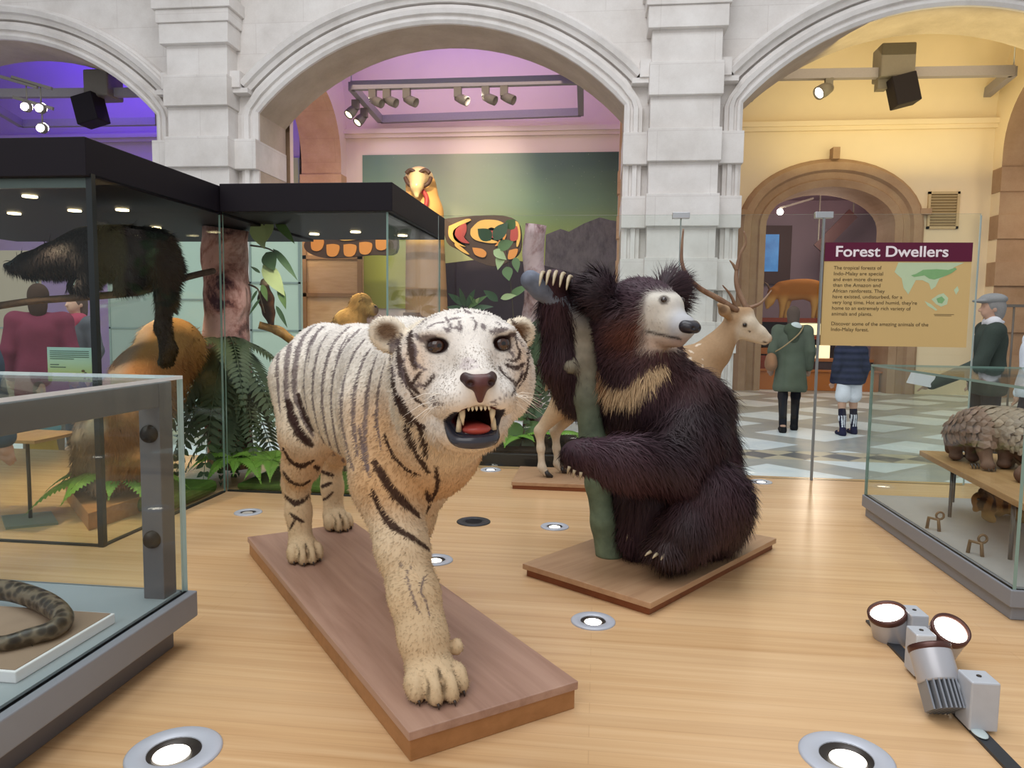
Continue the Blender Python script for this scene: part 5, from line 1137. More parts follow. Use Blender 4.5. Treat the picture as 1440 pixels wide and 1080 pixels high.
def monkey_big():
    rt = nrm(RT * (1, 1, 0)); fw = nrm(FW * (1, 1, 0)); d0 = 4.0; A = lambda x, y, dd=0: atD(x, y, d0 + dd); s = Sdf()
    bz = .085; g0 = atZ(110, 685, bz)
    t = thing('wooden_block', 'low wooden block under the orange-brown monkey in the tall case', 'block', g0 * (1, 1, 0))
    c1, c2, c3 = atZ(92, 681, bz), atZ(124, 722, bz), atZ(210, 694, bz); e1, e2 = (c1 - c2) / 2, (c3 - c2) / 2; cb = c2 + e1 + e2
    b = B(); b.obox((cb[0], cb[1], bz / 2), e1 * (1, 1, 0), e2 * (1, 1, 0), (0, 0, bz / 2)); b.build('block', wood('block_wood', '9a6338', 'b1784a', 'c98f5c', (6, 30, 30), .45), t, bevel=.003)
    d0 = (c2 - EYE) @ FW + .3
    t = thing('seated_monkey', 'large orange-brown monkey with grey limbs on the wooden block in tall case', 'monkey', cb * (1, 1, 0) + zz * bz)
    s.ell(A(165, 620, .1), (.2, .17, .2), .07); s.ell(A(203, 540, .35), (.19, .16, .2), .08); s.ell(A(240, 487, .6), (.185, .16, .165), .07); s.cone(A(170, 600, .1), A(238, 492, .55), .19, .17, .06)
    s.ell(A(150, 588, -.02), (.085, .085, .09), .03); s.ell(A(138, 596, -.06), (.045, .04, .045), .02); s.ell(A(222, 520, .35), (.09, .06, .11), .05)
    s.chain([A(195, 530, .26), A(140, 560, .04), A(118, 620, -.06), np.append(atZ(112, 690, bz)[:2], bz + .03)], [.1, .06, .048, .035], .04)
    s.chain([A(215, 560, .25), A(155, 600, .25), A(140, 650, .2), np.append(atZ(150, 685, bz)[:2], bz + .03)], [.09, .06, .045, .035], .04)
    s.chain([A(165, 645, .1), A(205, 650, .0), A(150, 676, 0), A(135, 684, -.05)], [.13, .07, .05, .035], .04)
    s.chain([A(170, 660, .3), A(185, 655, .45), A(200, 650, .6)], [.06, .03, .02], .03)
    V, Q = s.mesh(.01, 3); V[:, 2] = np.maximum(V[:, 2], bz + .0006); u = (V - EYE) @ rt
    C = np.tile(L3('9c683f'), (len(V), 1)); C = mixc(C, L3('b98f58'), sstep(.68, .9, V[:, 2]) * .7); arm = 1 - sstep(-.06, .03, u - ((A(160, 600) - EYE) @ rt)); C = mixc(C, L3('8d7f76'), arm * .8)
    C = mixc(C, L3('b9a896'), (1 - sstep(.03, .07, np.linalg.norm(V - A(136, 597, -.09), axis=1)))); C = mixc(C, L3('7a4c2a'), np.clip(hash3(V, 14), 0, 1) * .4)
    vmesh('body', V, Q, C, M_VC, t)
    cf = lambda P, N: mixc(mixc(np.tile(L3('a06b42'), (len(P), 1)), L3('bf9560'), sstep(.68, .9, P[:, 2]) * .7), L3('8d7f76'), (1 - sstep(-.06, .03, (P - EYE) @ rt - ((A(160, 600) - EYE) @ rt))) * .8)
    fur('fur', V, Q, t, vcol('monkey_fur', .8, .15, .05, 20), 22000, lambda P, N: np.where(np.linalg.norm(P - A(136, 597, -.09), axis=1) < .06, 0, .045), lambda P, N: -zz * .8 + N * .3 + 0 * P, cf, .002, None, .3, .25, 22)
    for q in (-1, 1): b = B(); b.ell(A(138 + q * 7, 584, -.1), (.009,) * 3, 10, 8); b.build('eye', bpy.data.materials['deer_eye'], t)
monkey_big()
def monkey_gold():
    rt = nrm(RT * (1, 1, 0)); d0 = 4.75; A = lambda x, y, dd=0: atD(x, y, d0 + dd); s = Sdf(); fw = nrm(FW * (1, 1, 0))
    t = thing('golden_monkey', 'golden yellow monkey peering over the tiger back in the glass case', 'monkey', np.append(A(490, 560)[:2], .35))
    s.ell(A(508, 428), (.075, .07, .075), .02); s.ell(A(524, 436, -.02), (.04, .035, .04), .02); s.ell(A(492, 455), (.11, .09, .1), .05); s.ell(A(478, 500, .05), (.13, .11, .18), .06); s.ell(A(480, 550, .05), (.15, .13, .13), .05)
    for q in (-1, 1): s.ell(A(510, 421, q * .065), (.02, .014, .026), .008); s.chain([A(500, 470, q * .09), A(515, 515, q * .1), A(528, 560, q * .08)], [.06, .042, .03], .03); s.chain([A(485, 555, q * .1), A(525, 540, q * .12), A(522, 580, q * .1)], [.08, .055, .03], .03)
    V, Q = s.mesh(.009, 2); C = np.tile(L3('b88b4c'), (len(V), 1)); C = mixc(C, L3('d7b878'), np.clip(hash3(V, 12) + .3, 0, 1) * .5); C = mixc(C, L3('8b6a58'), (1 - sstep(.02, .05, np.linalg.norm(V - A(531, 436, -.03), axis=1)))); C = mixc(C, L3('5c3b28'), (1 - sstep(.0, .022, np.linalg.norm(V - A(510, 421, -.07), axis=1))))
    vmesh('body', V, Q, C, M_VC, t); cf = lambda P, N: mixc(np.tile(L3('c09653'), (len(P), 1)), L3('e0c486'), np.clip(hash3(P, 12) + .3, 0, 1) * .6)
    fur('fur', V, Q, t, bpy.data.materials['monkey_fur'], 14000, lambda P, N: np.where(np.linalg.norm(P - A(533, 437, -.03), axis=1) < .05, 0, .022), lambda P, N: -zz * .7 - rt * .4 + N * .35, cf, .002, None, .3, .25, 23)
    b = B(); b.ell(A(528, 431, -.045), (.008,) * 3, 10, 8); b.build('eye', bpy.data.materials['deer_eye'], t)
    t2 = thing('rock', 'brown rock under the golden monkey in the glass case', 'rock', np.append(A(490, 620)[:2], 0)); r = Sdf(); p = A(487, 590, .05); r.ell((p[0], p[1], .15), (.2, .17, .2), .08); r.ell((p[0] + .1, p[1] + .05, .08), (.2, .16, .13), .08); r.ell((p[0] - .1, p[1], .06), (.18, .16, .12), .08); V, Q = r.mesh(.015, 1); V[:, 2] = np.maximum(V[:, 2], .001); V = V + .012 * normals(V, Q) * hash3(V, 30)[:, None]; V[:, 2] = np.maximum(V[:, 2], .001); link('stone', npmesh('stone', V, Q), flat('rock_brown', '6a5a4c', .9, 0, .2, .3, 12, .5), t2)
monkey_gold()
def bird():
    d0 = 4.8; A = lambda x, y, dd=0: atD(x, y, d0 + dd); s = Sdf()
    t = thing('bird', 'brown bird with pale head perched upright on the golden branch', 'bird', A(380, 452))
    s.chain([A(373, 402), A(374, 420), A(378, 440), A(381, 455)], [.024, .05, .038, .014], .02); s.ell(A(372, 397), (.026, .026, .026), .015); s.cone(A(370, 398), A(364, 401), .009, .003, .006); s.cone(A(379, 440), A(383, 462), .025, .01, .02)
    V, Q = s.mesh(.006, 2); C = np.tile(L3('4a2f22'), (len(V), 1)); C = mixc(C, L3('7a4b2c'), np.clip(hash3(V, 40), 0, 1) * .7); C = mixc(C, L3('b9a78a'), sstep(0, .02, (V - A(373, 403)) @ zz)); vmesh('body', V, Q, C, M_VC, t)
    b = B(); b.ell(A(369, 397, -.02), (.004,) * 3, 8, 6); b.build('eye', bpy.data.materials['deer_eye'], t)
    t = thing('branch', 'golden lit branch under the small brown bird in the glass case', 'branch', A(385, 462)); b = B(); b.tube(smoothpath([A(364, 457, -.03), A(384, 463), A(404, 474, .02), A(430, 500, .05), A(440, 560, .1)], 4), [.026] * 5 + [.03] * 12, 10); b.tube(smoothpath([A(380, 460, .02), A(396, 464, .06), A(410, 478, .1)], 3), .02, 8); b.build('stem', wood('golden_branch', '6b4a24', '9a7034', 'c79a4c', (20, 20, 20), .5), t)
bird()
# ================================================================== PLANTING
M_FERN = flat('fern_bright', '6f9a3a', .6, 0, .3, .25, 9); M_FERND = flat('fern_dark', '46563e', .6, 0, .3, .35, 12); M_LEAF = flat('leaf_green', '5d7a48', .45, 0, .4, .25, 9); M_LEAFD = flat('leaf_dark', '3f5a3c', .4, 0, .5, .25, 9); M_LEAFP = flat('leaf_pale', 'a9bb86', .45, 0, .4, .15, 9); M_STEM = flat('stem_brown', '4a3c2a', .7)
def frond(parent, base, d, L, droop, mat, n=24, wid=.24, name='frond'):
    b = B(); base = np.array(base, float); d = nrm(d); P = [base + d * L * t - zz * droop * L * t * t for t in np.linspace(0, 1, n + 1)]
    b.tube(P, [.006 * (1 - .8 * i / n) for i in range(n + 1)], 5)
    for i in range(1, n + 1):
        t = i / n; tn = nrm(P[i] - P[i - 1]); sd = np.cross(tn, zz); sd = nrm(sd) if np.linalg.norm(sd) > .05 else np.array((1., 0, 0)); up = np.cross(sd, tn); ll = wid * L * math.sin(math.pi * min(.98, .12 + .88 * t) ** .8) * (1 - .25 * t)
        for q in (-1, 1): b.leaf(P[i], sd * q + tn * .45, ll, L / n * 1.25, up, .25, 3, .1)
    return b.build(name, mat, parent)
def fern(label, base, specs, mat, group=None, name='fern'):
    t = thing(name, label, 'fern', base, group)
    for d, L, dr in specs: frond(t, base, d, L, dr, mat, 26 if mat is M_FERND else 20, .24 if mat is M_FERND else .2)
    return t
def ring(n, up, L, dr, a0=0, a1=2 * math.pi, sd=1):
    r = random.Random(sd); return [((math.cos(a0 + (a1 - a0) * (i + .5) / n + r.uniform(-.15, .15)), math.sin(a0 + (a1 - a0) * (i + .5) / n), up * r.uniform(.8, 1.2)), L * r.uniform(.8, 1.15), dr) for i in range(n)]
def on(p, z): return np.array((p[0], p[1], z))
# dark tree ferns hanging at the corner of the two cases
p = atD(318, 478, 4.68); fern('dark tree fern drooping round the pink trunk at the case corner', p, [((-.5, -.35, -.25), .62, .75), ((.1, -.5, -.4), .7, .8), ((.55, -.3, -.2), .66, .75), ((-.25, -.5, .2), .62, 1.1), ((.35, -.45, .25), .62, 1.1), ((.7, .1, .1), .55, .9), ((-.6, .1, .2), .5, .9), ((-.1, -.6, -.6), .72, .5), ((.3, -.4, -.8), .7, .3), ((-.7, -.2, -.5), .62, .5), ((.75, -.2, -.5), .62, .5), ((-.3, -.5, -.5), .8, .5), ((.2, -.5, -.9), .8, .2), ((-.35, -.4, -1), .8, .15)], M_FERND, 'dark tree ferns', 'tree_fern')
p = atD(345, 540, 4.75); fern('lower dark tree fern behind the tiger rump in the glass case', p, [((-.6, -.2, .1), .5, .9), ((.6, -.2, .1), .5, .9), ((.1, -.3, .3), .48, 1.1), ((-.4, -.3, -.4), .55, .6), ((.4, -.2, -.5), .55, .5), ((0, -.25, -.6), .5, .4), ((.25, -.4, 0), .5, 1.0), ((-.25, -.4, 0), .5, 1.0), ((.8, -.1, -.2), .5, .7), ((-.8, -.1, -.2), .5, .7)], M_FERND, 'dark tree ferns', 'tree_fern')
p = atD(768, 440, 5.6); fern('dark fern beside the tiger right ear, behind barrier glass', p, [((-.1, -.3, -.5), .7, .5), ((.3, -.3, -.4), .65, .6), ((-.4, -.2, -.2), .6, .8), ((.1, -.35, -.8), .8, .3), ((.5, -.1, .1), .5, .9), ((-.3, -.35, -.7), .75, .3)], M_FERND, 'dark tree ferns', 'tree_fern')
GB = 'bright green ferns at floor level'
for lb, x, y, L, n, sd in (('bright green fern below the orange-brown monkey in the tall case', 196, 712, .5, 13, 3), ('bright green fern at the front corner where the two cases meet', 290, 700, .4, 12, 4), ('bright green fern in the case left of tiger hind leg', 365, 690, .42, 12, 5), ):
    p = atZ(x, y, .0); p = on(p, .04); p[1] = max(p[1], 3.2 if x < 280 else 4.2); p[0] = min(p[0], -2.5) if x < 280 else p[0]; p = on(p, .12); 
    fern(lb, p, ring(n, .95, L, .75, sd=sd), M_FERN, GB)
p = on(atD(725, 600, 5.45), .12); fern('bright green fern beyond the tiger chin, behind barrier glass', p, ring(9, .7, .42, .5, sd=6), M_FERN, GB)
p = on(atD(830, 610, 5.5), .12); fern('bright green fern behind the bear trunk, beyond barrier glass', p, ring(9, .75, .42, .5, sd=7), M_FERN, GB)
p = on(atD(600, 640, 5.4), .1); fern('bright green fern hidden mostly by the tiger chest, in the planter', p, ring(8, .5, .4, .5, sd=8), M_FERN, GB)
# earth beds
M_SOIL = flat('dark_soil', '2a231e', .95, 0, .1, .4, 25, .6); M_MOSS = flat('moss_green', '4f6a2e', .9, 0, .1, .35, 20, .6)
t = thing('soil_bed', 'dark earth bed with moss under ferns in the corner case', 'soil bed', (-1.95, 4.55, 0))
b = B(); b.box((-2.09, 4.0, .003), (-1.2, 5.25, .04)); b.build('soil', M_MOSS, t, bevel=.015)
t = thing('soil_bed', 'mossy earth strip at the right edge of the tall corner case', 'soil bed', (-2.35, 3.7, 0)); b = B(); b.box((-2.62, 3.42, .003), (-2.16, 3.93, .08)); b.build('soil', M_MOSS, t, bevel=.03)
t = thing('planter', 'long black planting trough behind the tiger at platform edge', 'planter', (-.4, 5.5, -.4))
b = B(); b.box((-1.12, 5.03, -.398), (.3, 5.95, .085)); b.build('trough', bpy.data.materials['black_trim'], t, bevel=.006); b = B(); b.box((-1.09, 5.06, .08), (.27, 5.92, .1)); b.build('soil', M_SOIL, t)
# standing tree trunks with mottled bark
def bark_trunk(label, p, r, z0, z1, c1, c2, c3):
    t = thing('tree', label, 'tree', on(p, z0)); b = B(); n = 22; b.tube([on(p, z0 + (z1 - z0) * i / n) + np.array((.012 * math.sin(i * .9), .01 * math.cos(i), 0)) for i in range(n + 1)], [r * (1 + .04 * math.sin(i * 1.7)) for i in range(n + 1)], 22)
    nt = NT('bark_' + c1); f1 = nt.noise(3.6, 7, .7, nt.co((1, 1, .7)), .4); f2 = nt.noise(14, 3); col = nt.ramp(f1, [(.42, c1), (.48, c2), (.56, c3)]); col = nt.mix(nt.math('MULTIPLY', f2, .35), col, '1a1014', 'MULTIPLY'); nt.bump(f2, .5, .01)
    b.build('trunk', nt.set(col, .8, 0, .2), t); return t
bark_trunk('thick mottled pink and purple trunk at the corner of the cases', atD(318, 400, 4.72), .142, .045, 1.583, '472a38', 'a97a76', 'd9b0ae')
bark_trunk('slim pale pink trunk with dark patches behind the bear claws', atD(751, 400, 5.6), .082, .1, 1.75, '4a2230', 'b08a8c', 'd8bcc0')
# leafy shoots
def shoot(label, stem, leaves, mat, group=None, rs=.007):
    """stem: list of points; leaves: (px,py,depth, dirx,dirz, length, width, mat)"""
    t = thing('leafy_branch', label, 'plant', stem[0], group); b = B(); sp_ = smoothpath(stem, 4); b.tube(sp_, [rs * (1 - .6 * i / (len(sp_) - 1)) for i in range(len(sp_))], 6); b.build('stem', M_STEM, t)
    for p, d, L, W_, m in leaves: b = B(); b.leaf(p, d, L, W_, (0, -1, .35), .15, 8, .12); b.build('leaf', m or mat, t)
    return t
rt_ = nrm(RT * (1, 1, 0))
def lf(x0, y0, x1, y1, d, w, m=None):
    a, c = atD(x0, y0, d), atD(x1, y1, d - .03); return (a, c - a, float(np.linalg.norm(c - a)) * 1.02, w, m)
D1 = 4.6
shoot('large-leaved shoot hanging by the pink trunk at the case corner', [atD(352, 345, D1), atD(378, 350, D1), atD(398, 365, D1), atD(414, 388, D1)], [lf(357, 312, 372, 344, D1, .1, M_LEAFP), lf(382, 310, 370, 340, D1, .07, M_LEAFP), lf(386, 308, 414, 336, D1, .055, M_LEAF), lf(384, 350, 418, 386, D1, .045, M_LEAFD), lf(370, 372, 400, 408, D1, .1, M_LEAFP), lf(392, 402, 402, 430, D1, .05, M_LEAF), lf(388, 430, 404, 456, D1, .03, M_LEAFD), lf(374, 355, 386, 376, D1, .1, M_LEAFD)], M_LEAF, 'hanging leafy branches')
shoot('thin twigs with a pale leaf low beside the pink trunk', [atD(350, 400, D1 + .05), atD(362, 406, D1), atD(366, 418, D1), atD(372, 440, D1)], [lf(366, 384, 352, 372, D1, .02, M_LEAFD), lf(362, 408, 352, 424, D1, .02, M_LEAFD), lf(366, 420, 350, 440, D1, .02, M_LEAFD), lf(368, 400, 376, 420, D1, .04, M_LEAF)], M_LEAF, 'hanging leafy branches')
D2 = 5.45
shoot('broad-leaved climber in front of the painted wing beside slim trunk', [on(atD(722, 560, D2), .1), atD(724, 500, D2), atD(720, 420, D2), atD(712, 350, D2)], [lf(695, 338, 714, 308, D2, .1, M_LEAFD), lf(714, 322, 724, 306, D2, .09, M_LEAF), lf(690, 338, 672, 318, D2, .1, M_LEAFD), lf(700, 350, 722, 336, D2, .09, M_LEAF), lf(694, 352, 712, 362, D2, .07, M_LEAFP), lf(712, 375, 716, 392, D2, .08, M_LEAF), lf(706, 356, 700, 376, D2, .07, M_LEAFP), lf(724, 362, 728, 380, D2, .06, M_LEAF), lf(716, 418, 744, 396, D2, .06, M_LEAF), lf(700, 424, 680, 404, D2, .06, M_LEAFD), lf(704, 420, 726, 412, D2, .05, M_LEAFP)], M_LEAF, 'climbing plants in the planter')
shoot('tangle of narrow dark leaves above the tiger forehead', [on(atD(655, 560, D2), .1), atD(655, 500, D2), atD(652, 430, D2)], [lf(652, 430, 630, 408, D2, .05, M_LEAFD), lf(654, 432, 646, 400, D2, .04, M_LEAFD), lf(656, 432, 668, 402, D2, .045, M_LEAFD), lf(658, 434, 686, 410, D2, .04, M_LEAF), lf(654, 436, 628, 428, D2, .045, M_LEAFD), lf(660, 436, 694, 426, D2, .045, M_LEAFD), lf(666, 430, 674, 416, D2, .03, M_LEAFP), lf(650, 436, 624, 440, D2, .04, M_LEAFD), lf(672, 432, 660, 412, D2, .03, M_LEAF)], M_LEAFD, 'climbing plants in the planter')
shoot('low broad leaves to the right of the tiger chin', [on(atD(735, 640, 5.4), .1), atD(736, 610, 5.4), atD(742, 580, 5.4)], [lf(736, 612, 706, 590, 5.4, .11, M_LEAF), lf(738, 606, 766, 592, 5.4, .1, M_LEAF), lf(736, 616, 752, 640, 5.38, .09, M_LEAFD), lf(740, 590, 716, 570, 5.4, .09, M_LEAF), lf(742, 586, 770, 572, 5.4, .08, M_LEAFD), lf(734, 618, 704, 626, 5.38, .1, M_LEAFD)], M_LEAF, 'climbing plants in the planter')
p = on(atZ(492, 695, 0.02), .02); p[1] = 4.12; t = thing('leafy_branch', 'flat bright green leaf lying behind tiger left hind paw', 'plant', p); b = B()
for dx in (-.08, .06): b.leaf(p + (dx, .06, .08), (.9, -.2, .12), .17, .1, (0, -.4, 1), .2, 6, .1)
b.build('leaf', M_FERN, t)
# ================================================================== VISITORS
M_SKIN = vcol('skin', .55, .35, .04, 60); M_CLOTH = vcol('cloth', .85, .15, .14, 80, .15)
def cmesh(s, h, name, col, mat, parent, zmin=None, sm=2):
    V, Q = s.mesh(h, sm)
    if zmin is not None: V[:, 2] = np.maximum(V[:, 2], zmin)
    C = np.tile(L3(col), (len(V), 1)) if isinstance(col, str) else col(V); C = C * (1 + .1 * hash3(V, 18))[:, None]
    return link(name, npmesh(name, V, Q, np.clip(C, 0, 1)), mat, parent)
class Fig:
    """standing figure of height h at foot point, facing angle (radians, 0 = +Y away from the camera)"""
    def __init__(s, label, foot, h, ang, name='person', stride=.12, arms=None, spread=0):
        s.foot = np.array(foot, float); s.h = h; s.k = h / 1.75; s.f = np.array((-math.sin(ang), math.cos(ang), 0)); s.r = np.array((math.cos(ang), math.sin(ang), 0))
        s.t = thing(name, label, 'person', foot); s.stride = stride; k = s.k; P = s.P
        s.leg = {q: [P(q * .09, 0, .92), P(q * (.095 + spread * .5), q * stride * .45 + .03, .5), P(q * (.095 + spread), q * stride - .04, .085), P(q * (.1 + spread), q * stride + .12, .03)] for q in (-1, 1)}
        s.arm = {q: [P(q * .19, 0, 1.42), P(q * .25, -.02, 1.14), P(q * .25, .07, .9)] for q in (-1, 1)}
        if arms:
            for q, v in arms.items(): s.arm[q] = [P(*p) for p in v]
    def P(s, x, y, z): return s.foot + s.k * (s.r * x + s.f * y + zz * z)
    def body(s, hair='3a2a20', skin='c99d82', hairlen=.06):
        k = s.k; P = s.P; g = Sdf(); R3 = np.stack([s.r, s.f, zz], 1)
        g.ell(P(0, 0, 1.0), np.array((.15, .1, .14)) * k, .05, R3); g.ell(P(0, 0, 1.28), np.array((.165, .105, .2)) * k, .06, R3); g.cone(P(0, -.01, 1.42), P(0, .01, 1.54), .06 * k, .053 * k, .04)
        g.ell(P(0, .015, 1.645), np.array((.073, .09, .108)) * k, .02, R3); g.ell(P(0, .05, 1.59), np.array((.05, .05, .05)) * k, .02, R3)
        g.cone(P(0, .1, 1.645), P(0, .118, 1.615), .01 * k, .015 * k, .012); g.ell(P(0, .085, 1.575), np.array((.022, .012, .008)) * k, .006, R3)
        for q in (-1, 1):
            g.ell(P(q * .074, .0, 1.63), np.array((.012, .022, .032)) * k, .01, R3); g.ell(P(q * .032, .098, 1.65), np.array((.016, .012, .009)) * k, .006, R3, sub=True)
            L = s.leg[q]; g.chain(L[:3], [.085 * k, .058 * k, .04 * k], .03); g.cone(L[2], L[3], .04 * k, .03 * k, .02)
            a = s.arm[q]; g.chain(a, [.05 * k, .042 * k, .03 * k], .03); d = nrm(a[2] - a[1]); pl = a[2] + d * .05 * k; g.ell(pl, (.032 * k,) * 3, .02); sd = nrm(np.cross(d, s.f) if abs(d @ s.f) < .8 else np.cross(d, zz)); nf = np.cross(sd, d)
            for i in range(4):                                # four fingers and a thumb
                o = sd * (i - 1.5) * .0165 * k; ln = (.062, .074, .07, .056)[i] * k; b0 = pl + o + d * .012 * k; g.chain([b0, b0 + d * ln * .55, b0 + d * ln + nf * q * .012 * k], [.0098 * k, .009 * k, .0075 * k], .006)
            b0 = pl - sd * .026 * k - d * .012 * k; g.chain([b0, b0 - sd * .02 * k + d * .03 * k, b0 - sd * .018 * k + d * .055 * k], [.012 * k, .01 * k, .008 * k], .008)
        b = cmesh(g, .0105 * max(.75, k), 'body', skin, M_SKIN, s.t, s.foot[2] + .001)
        if hair:
            g = Sdf(); g.ell(P(0, -.012, 1.665), np.array((.088, .1, .105)) * k, .02, R3); g.ell(P(0, -.05, 1.62 - hairlen * .4), np.array((.08, .06, .09 + hairlen * .6)) * k, .03, R3); g.ell(P(0, .12, 1.61), np.array((.07, .09, .09)) * k, .02, R3, sub=True)
            cmesh(g, .011 * k, 'hair', hair, M_CLOTH, s.t)
        return b
    def coat(s, name, col, hem, flare=.2, thick=.05, sleeves=True, top=1.46):
        k = s.k; P = s.P; g = Sdf(); R3 = np.stack([s.r, s.f, zz], 1)
        g.ell(P(0, 0, 1.3), np.array((.2, .145, .2)) * k, .06, R3); g.ell(P(0, 0, 1.08), np.array((.185, .14, .22)) * k, .06, R3)
        n = 4
        for i in range(n): z = 1.05 + (hem + .04 - 1.05) * (i + 1) / n; w = .175 + (flare - .175) * (i + 1) / n; g.ell(P(0, 0, z), np.array((w, w * .72, .13)) * k, .06, R3)
        g.ell(P(0, 0, hem - .15), np.array((.4, .4, .15)) * k, .01, R3, sub=True)
        g.cone(P(-.12, 0, top - .04), P(.12, 0, top - .04), .075 * k, .075 * k, .04)
        if sleeves:
            for q in (-1, 1): a = s.arm[q]; g.chain([P(q * .15, 0, 1.41), a[0], a[1], a[2] - (a[2] - a[1]) * .03], [.085 * k, .084 * k, .07 * k, .057 * k], .03)
        return cmesh(g, .012 * k, name, col, M_CLOTH, s.t)
    def trousers(s, col, end=.1, r=(.098, .075, .062), name='trousers'):
        k = s.k; P = s.P; g = Sdf(); R3 = np.stack([s.r, s.f, zz], 1); g.ell(P(0, 0, .98), np.array((.165, .115, .12)) * k, .04, R3)
        for q in (-1, 1):
            L = s.leg[q]; a, b_, c = L[0], L[1], L[2]
            if end > .5: e = a + (b_ - a) * ((.92 - end) / .42); g.cone(a, e, r[0] * k, r[1] * 1.25 * k, .03)
            else: g.chain([a, b_, b_ + (c - b_) * ((.5 - end) / .415)], [r[0] * k, r[1] * k, r[2] * k], .03)
        return cmesh(g, .011 * k, name, col, M_CLOTH, s.t)
    def shoes(s, col, name='shoe', high=.0):
        k = s.k
        for q in (-1, 1):
            L = s.leg[q]; g = Sdf(); h_ = L[2]; t_ = L[3]; b0 = h_ * (1, 1, 0) + zz * (s.foot[2] + .035 * k); g.cone(b0 - s.f * .02 * k, t_ * (1, 1, 0) + zz * (s.foot[2] + .03 * k) + s.f * .02 * k, .045 * k, .04 * k, .03); g.cone(b0, h_ + (s.leg[q][1] - h_) * (.06 + high), .05 * k, .055 * k, .03)
            cmesh(g, .0085 * k, name, col, M_CLOTH, s.t, s.foot[2] + .0004)
GZ = -.4
# woman in the green parka, seen from behind
f = Fig('woman in long green parka and dark tights walking away beyond the glass', atZ(1108, 606, GZ), 1.66, -.12, stride=.16)
f.body('5b4a42', 'b8907c', .12); f.coat('parka', '5a6254', .58, .235); f.trousers('1b1c26', .12, (.088, .064, .05), 'tights'); f.shoes('17161b', 'boot', .22)
g = Sdf(); R3 = np.stack([f.r, f.f, zz], 1); g.ell(f.P(0, -.1, 1.44), np.array((.13, .075, .1)) * f.k, .03, R3); g.ell(f.P(0, -.13, 1.34), np.array((.08, .05, .09)) * f.k, .03, R3); cmesh(g, .011, 'hood', '47503f', M_CLOTH, f.t)
g = Sdf(); g.ell(f.P(.02, -.125, 1.475), np.array((.085, .045, .07)) * f.k, .03, R3); cmesh(g, .009, 'hood_lining', 'cfd6d8', M_CLOTH, f.t)
fw_ = f; p = f.P(-.27, -.03, .99)
t = thing('shoulder_bag', 'tan brown shoulder bag hanging at the hip of the woman in green', 'bag', p); g = Sdf(); g.ell(p, (.075, .15, .12), .03, R3); g.ell(p - zz * .05, (.08, .16, .09), .03, R3); cmesh(g, .011, 'bag', '9a7052', M_CLOTH, t)
b = B(); b.tube(smoothpath([p + zz * .1, f.P(-.13, -.17, 1.2), f.P(.06, -.19, 1.38), f.P(.13, -.08, 1.5)], 5), .009, 6); b.build('strap', flat('strap_tan', 'a58a62', .7), t)
# boy in the padded jacket
f = Fig('boy in a padded navy jacket, white shorts and striped football socks beyond the glass', atZ(1191, 611, GZ), 1.36, .15, stride=.1, spread=.05)
f.body('4a382c', 'c9a08a', .03)
def quilt_shade(V): k = np.sin((V[:, 2] + .4) * 75); return np.outer(1 + .28 * k, L3('2c3048'))  # light and shade of the quilting painted as bands in the navy
f.coat('padded_jacket', quilt_shade, .86, .2, .06); f.trousers('e4e8f2', .66, (.105, .1, .06), 'shorts'); f.shoes('2a2a44')
def sock(V): a = np.sin(((V - f.foot) @ f.r) * 230); C = np.where((a > 0)[:, None], L3('dfe2ec')[None], L3('23233a')[None]); C = np.where((V[:, 2] > GZ + .335 * f.k / .77 * .77)[:, None], L3('1f2036')[None], C); return C
for q in (-1, 1):
    L = f.leg[q]; g = Sdf(); g.chain([L[1] + (L[2] - L[1]) * .2, L[1] + (L[2] - L[1]) * .5, L[2]], [.06 * f.k, .062 * f.k, .046 * f.k], .02); cmesh(g, .008, 'sock', sock, M_CLOTH, f.t)
# man in the dark green jacket
f = Fig('man in grey cap and dark green jacket, arm stretched out, right of the sign', on(atD(1385, 600, 7.3), GZ), 1.72, 1.42, stride=.1, arms={-1: [(-.19, .04, 1.40), (-.25, .16, 1.08), (-.15, .56, .86)]})
f.body('8c8a88', 'c09a84', .02); f.coat('jacket', '3c453f', .78, .22); f.trousers('2c2e33', .1); f.shoes('1a1a1c')
g = Sdf(); R3 = np.stack([f.r, f.f, zz], 1); g.ell(f.P(0, .0, 1.73), np.array((.1, .125, .06)) * f.k, .02, R3); g.ell(f.P(0, .1, 1.71), np.array((.08, .09, .02)) * f.k, .02, R3); cmesh(g, .009, 'cap', '8f9090', M_CLOTH, f.t)
g = Sdf(); g.cone(f.P(-.07, 0, 1.49), f.P(.07, 0, 1.49), .068 * f.k, .068 * f.k, .02); g.ell(f.P(0, -.02, 1.5), np.array((.09, .09, .03)) * f.k, .02, R3); cmesh(g, .009, 'collar', 'd6d6da', M_CLOTH, f.t)
p = f.arm[-1][2]; t = thing('leaflet', 'white folded leaflet in the hand of the man in green', 'leaflet', p + f.f * .07); b = B(); b.obox(p + f.f * .1 + zz * .05 - f.r * .05, f.f * .11 + zz * .02, zz * .055 - f.f * .02, f.r * .003); b.build('sheet', M_WHITE, t)
# person in white at the right edge
f = Fig('person in a white shirt at the far right edge of the view', on(atD(1453, 600, 6.3), GZ), 1.62, 1.3, stride=.1)
f.body('33261f', 'c39a82', .03); f.coat('white_shirt', 'dfe6f0', .9, .19); f.trousers('3a3a44', .1); f.shoes('1d1c1e')
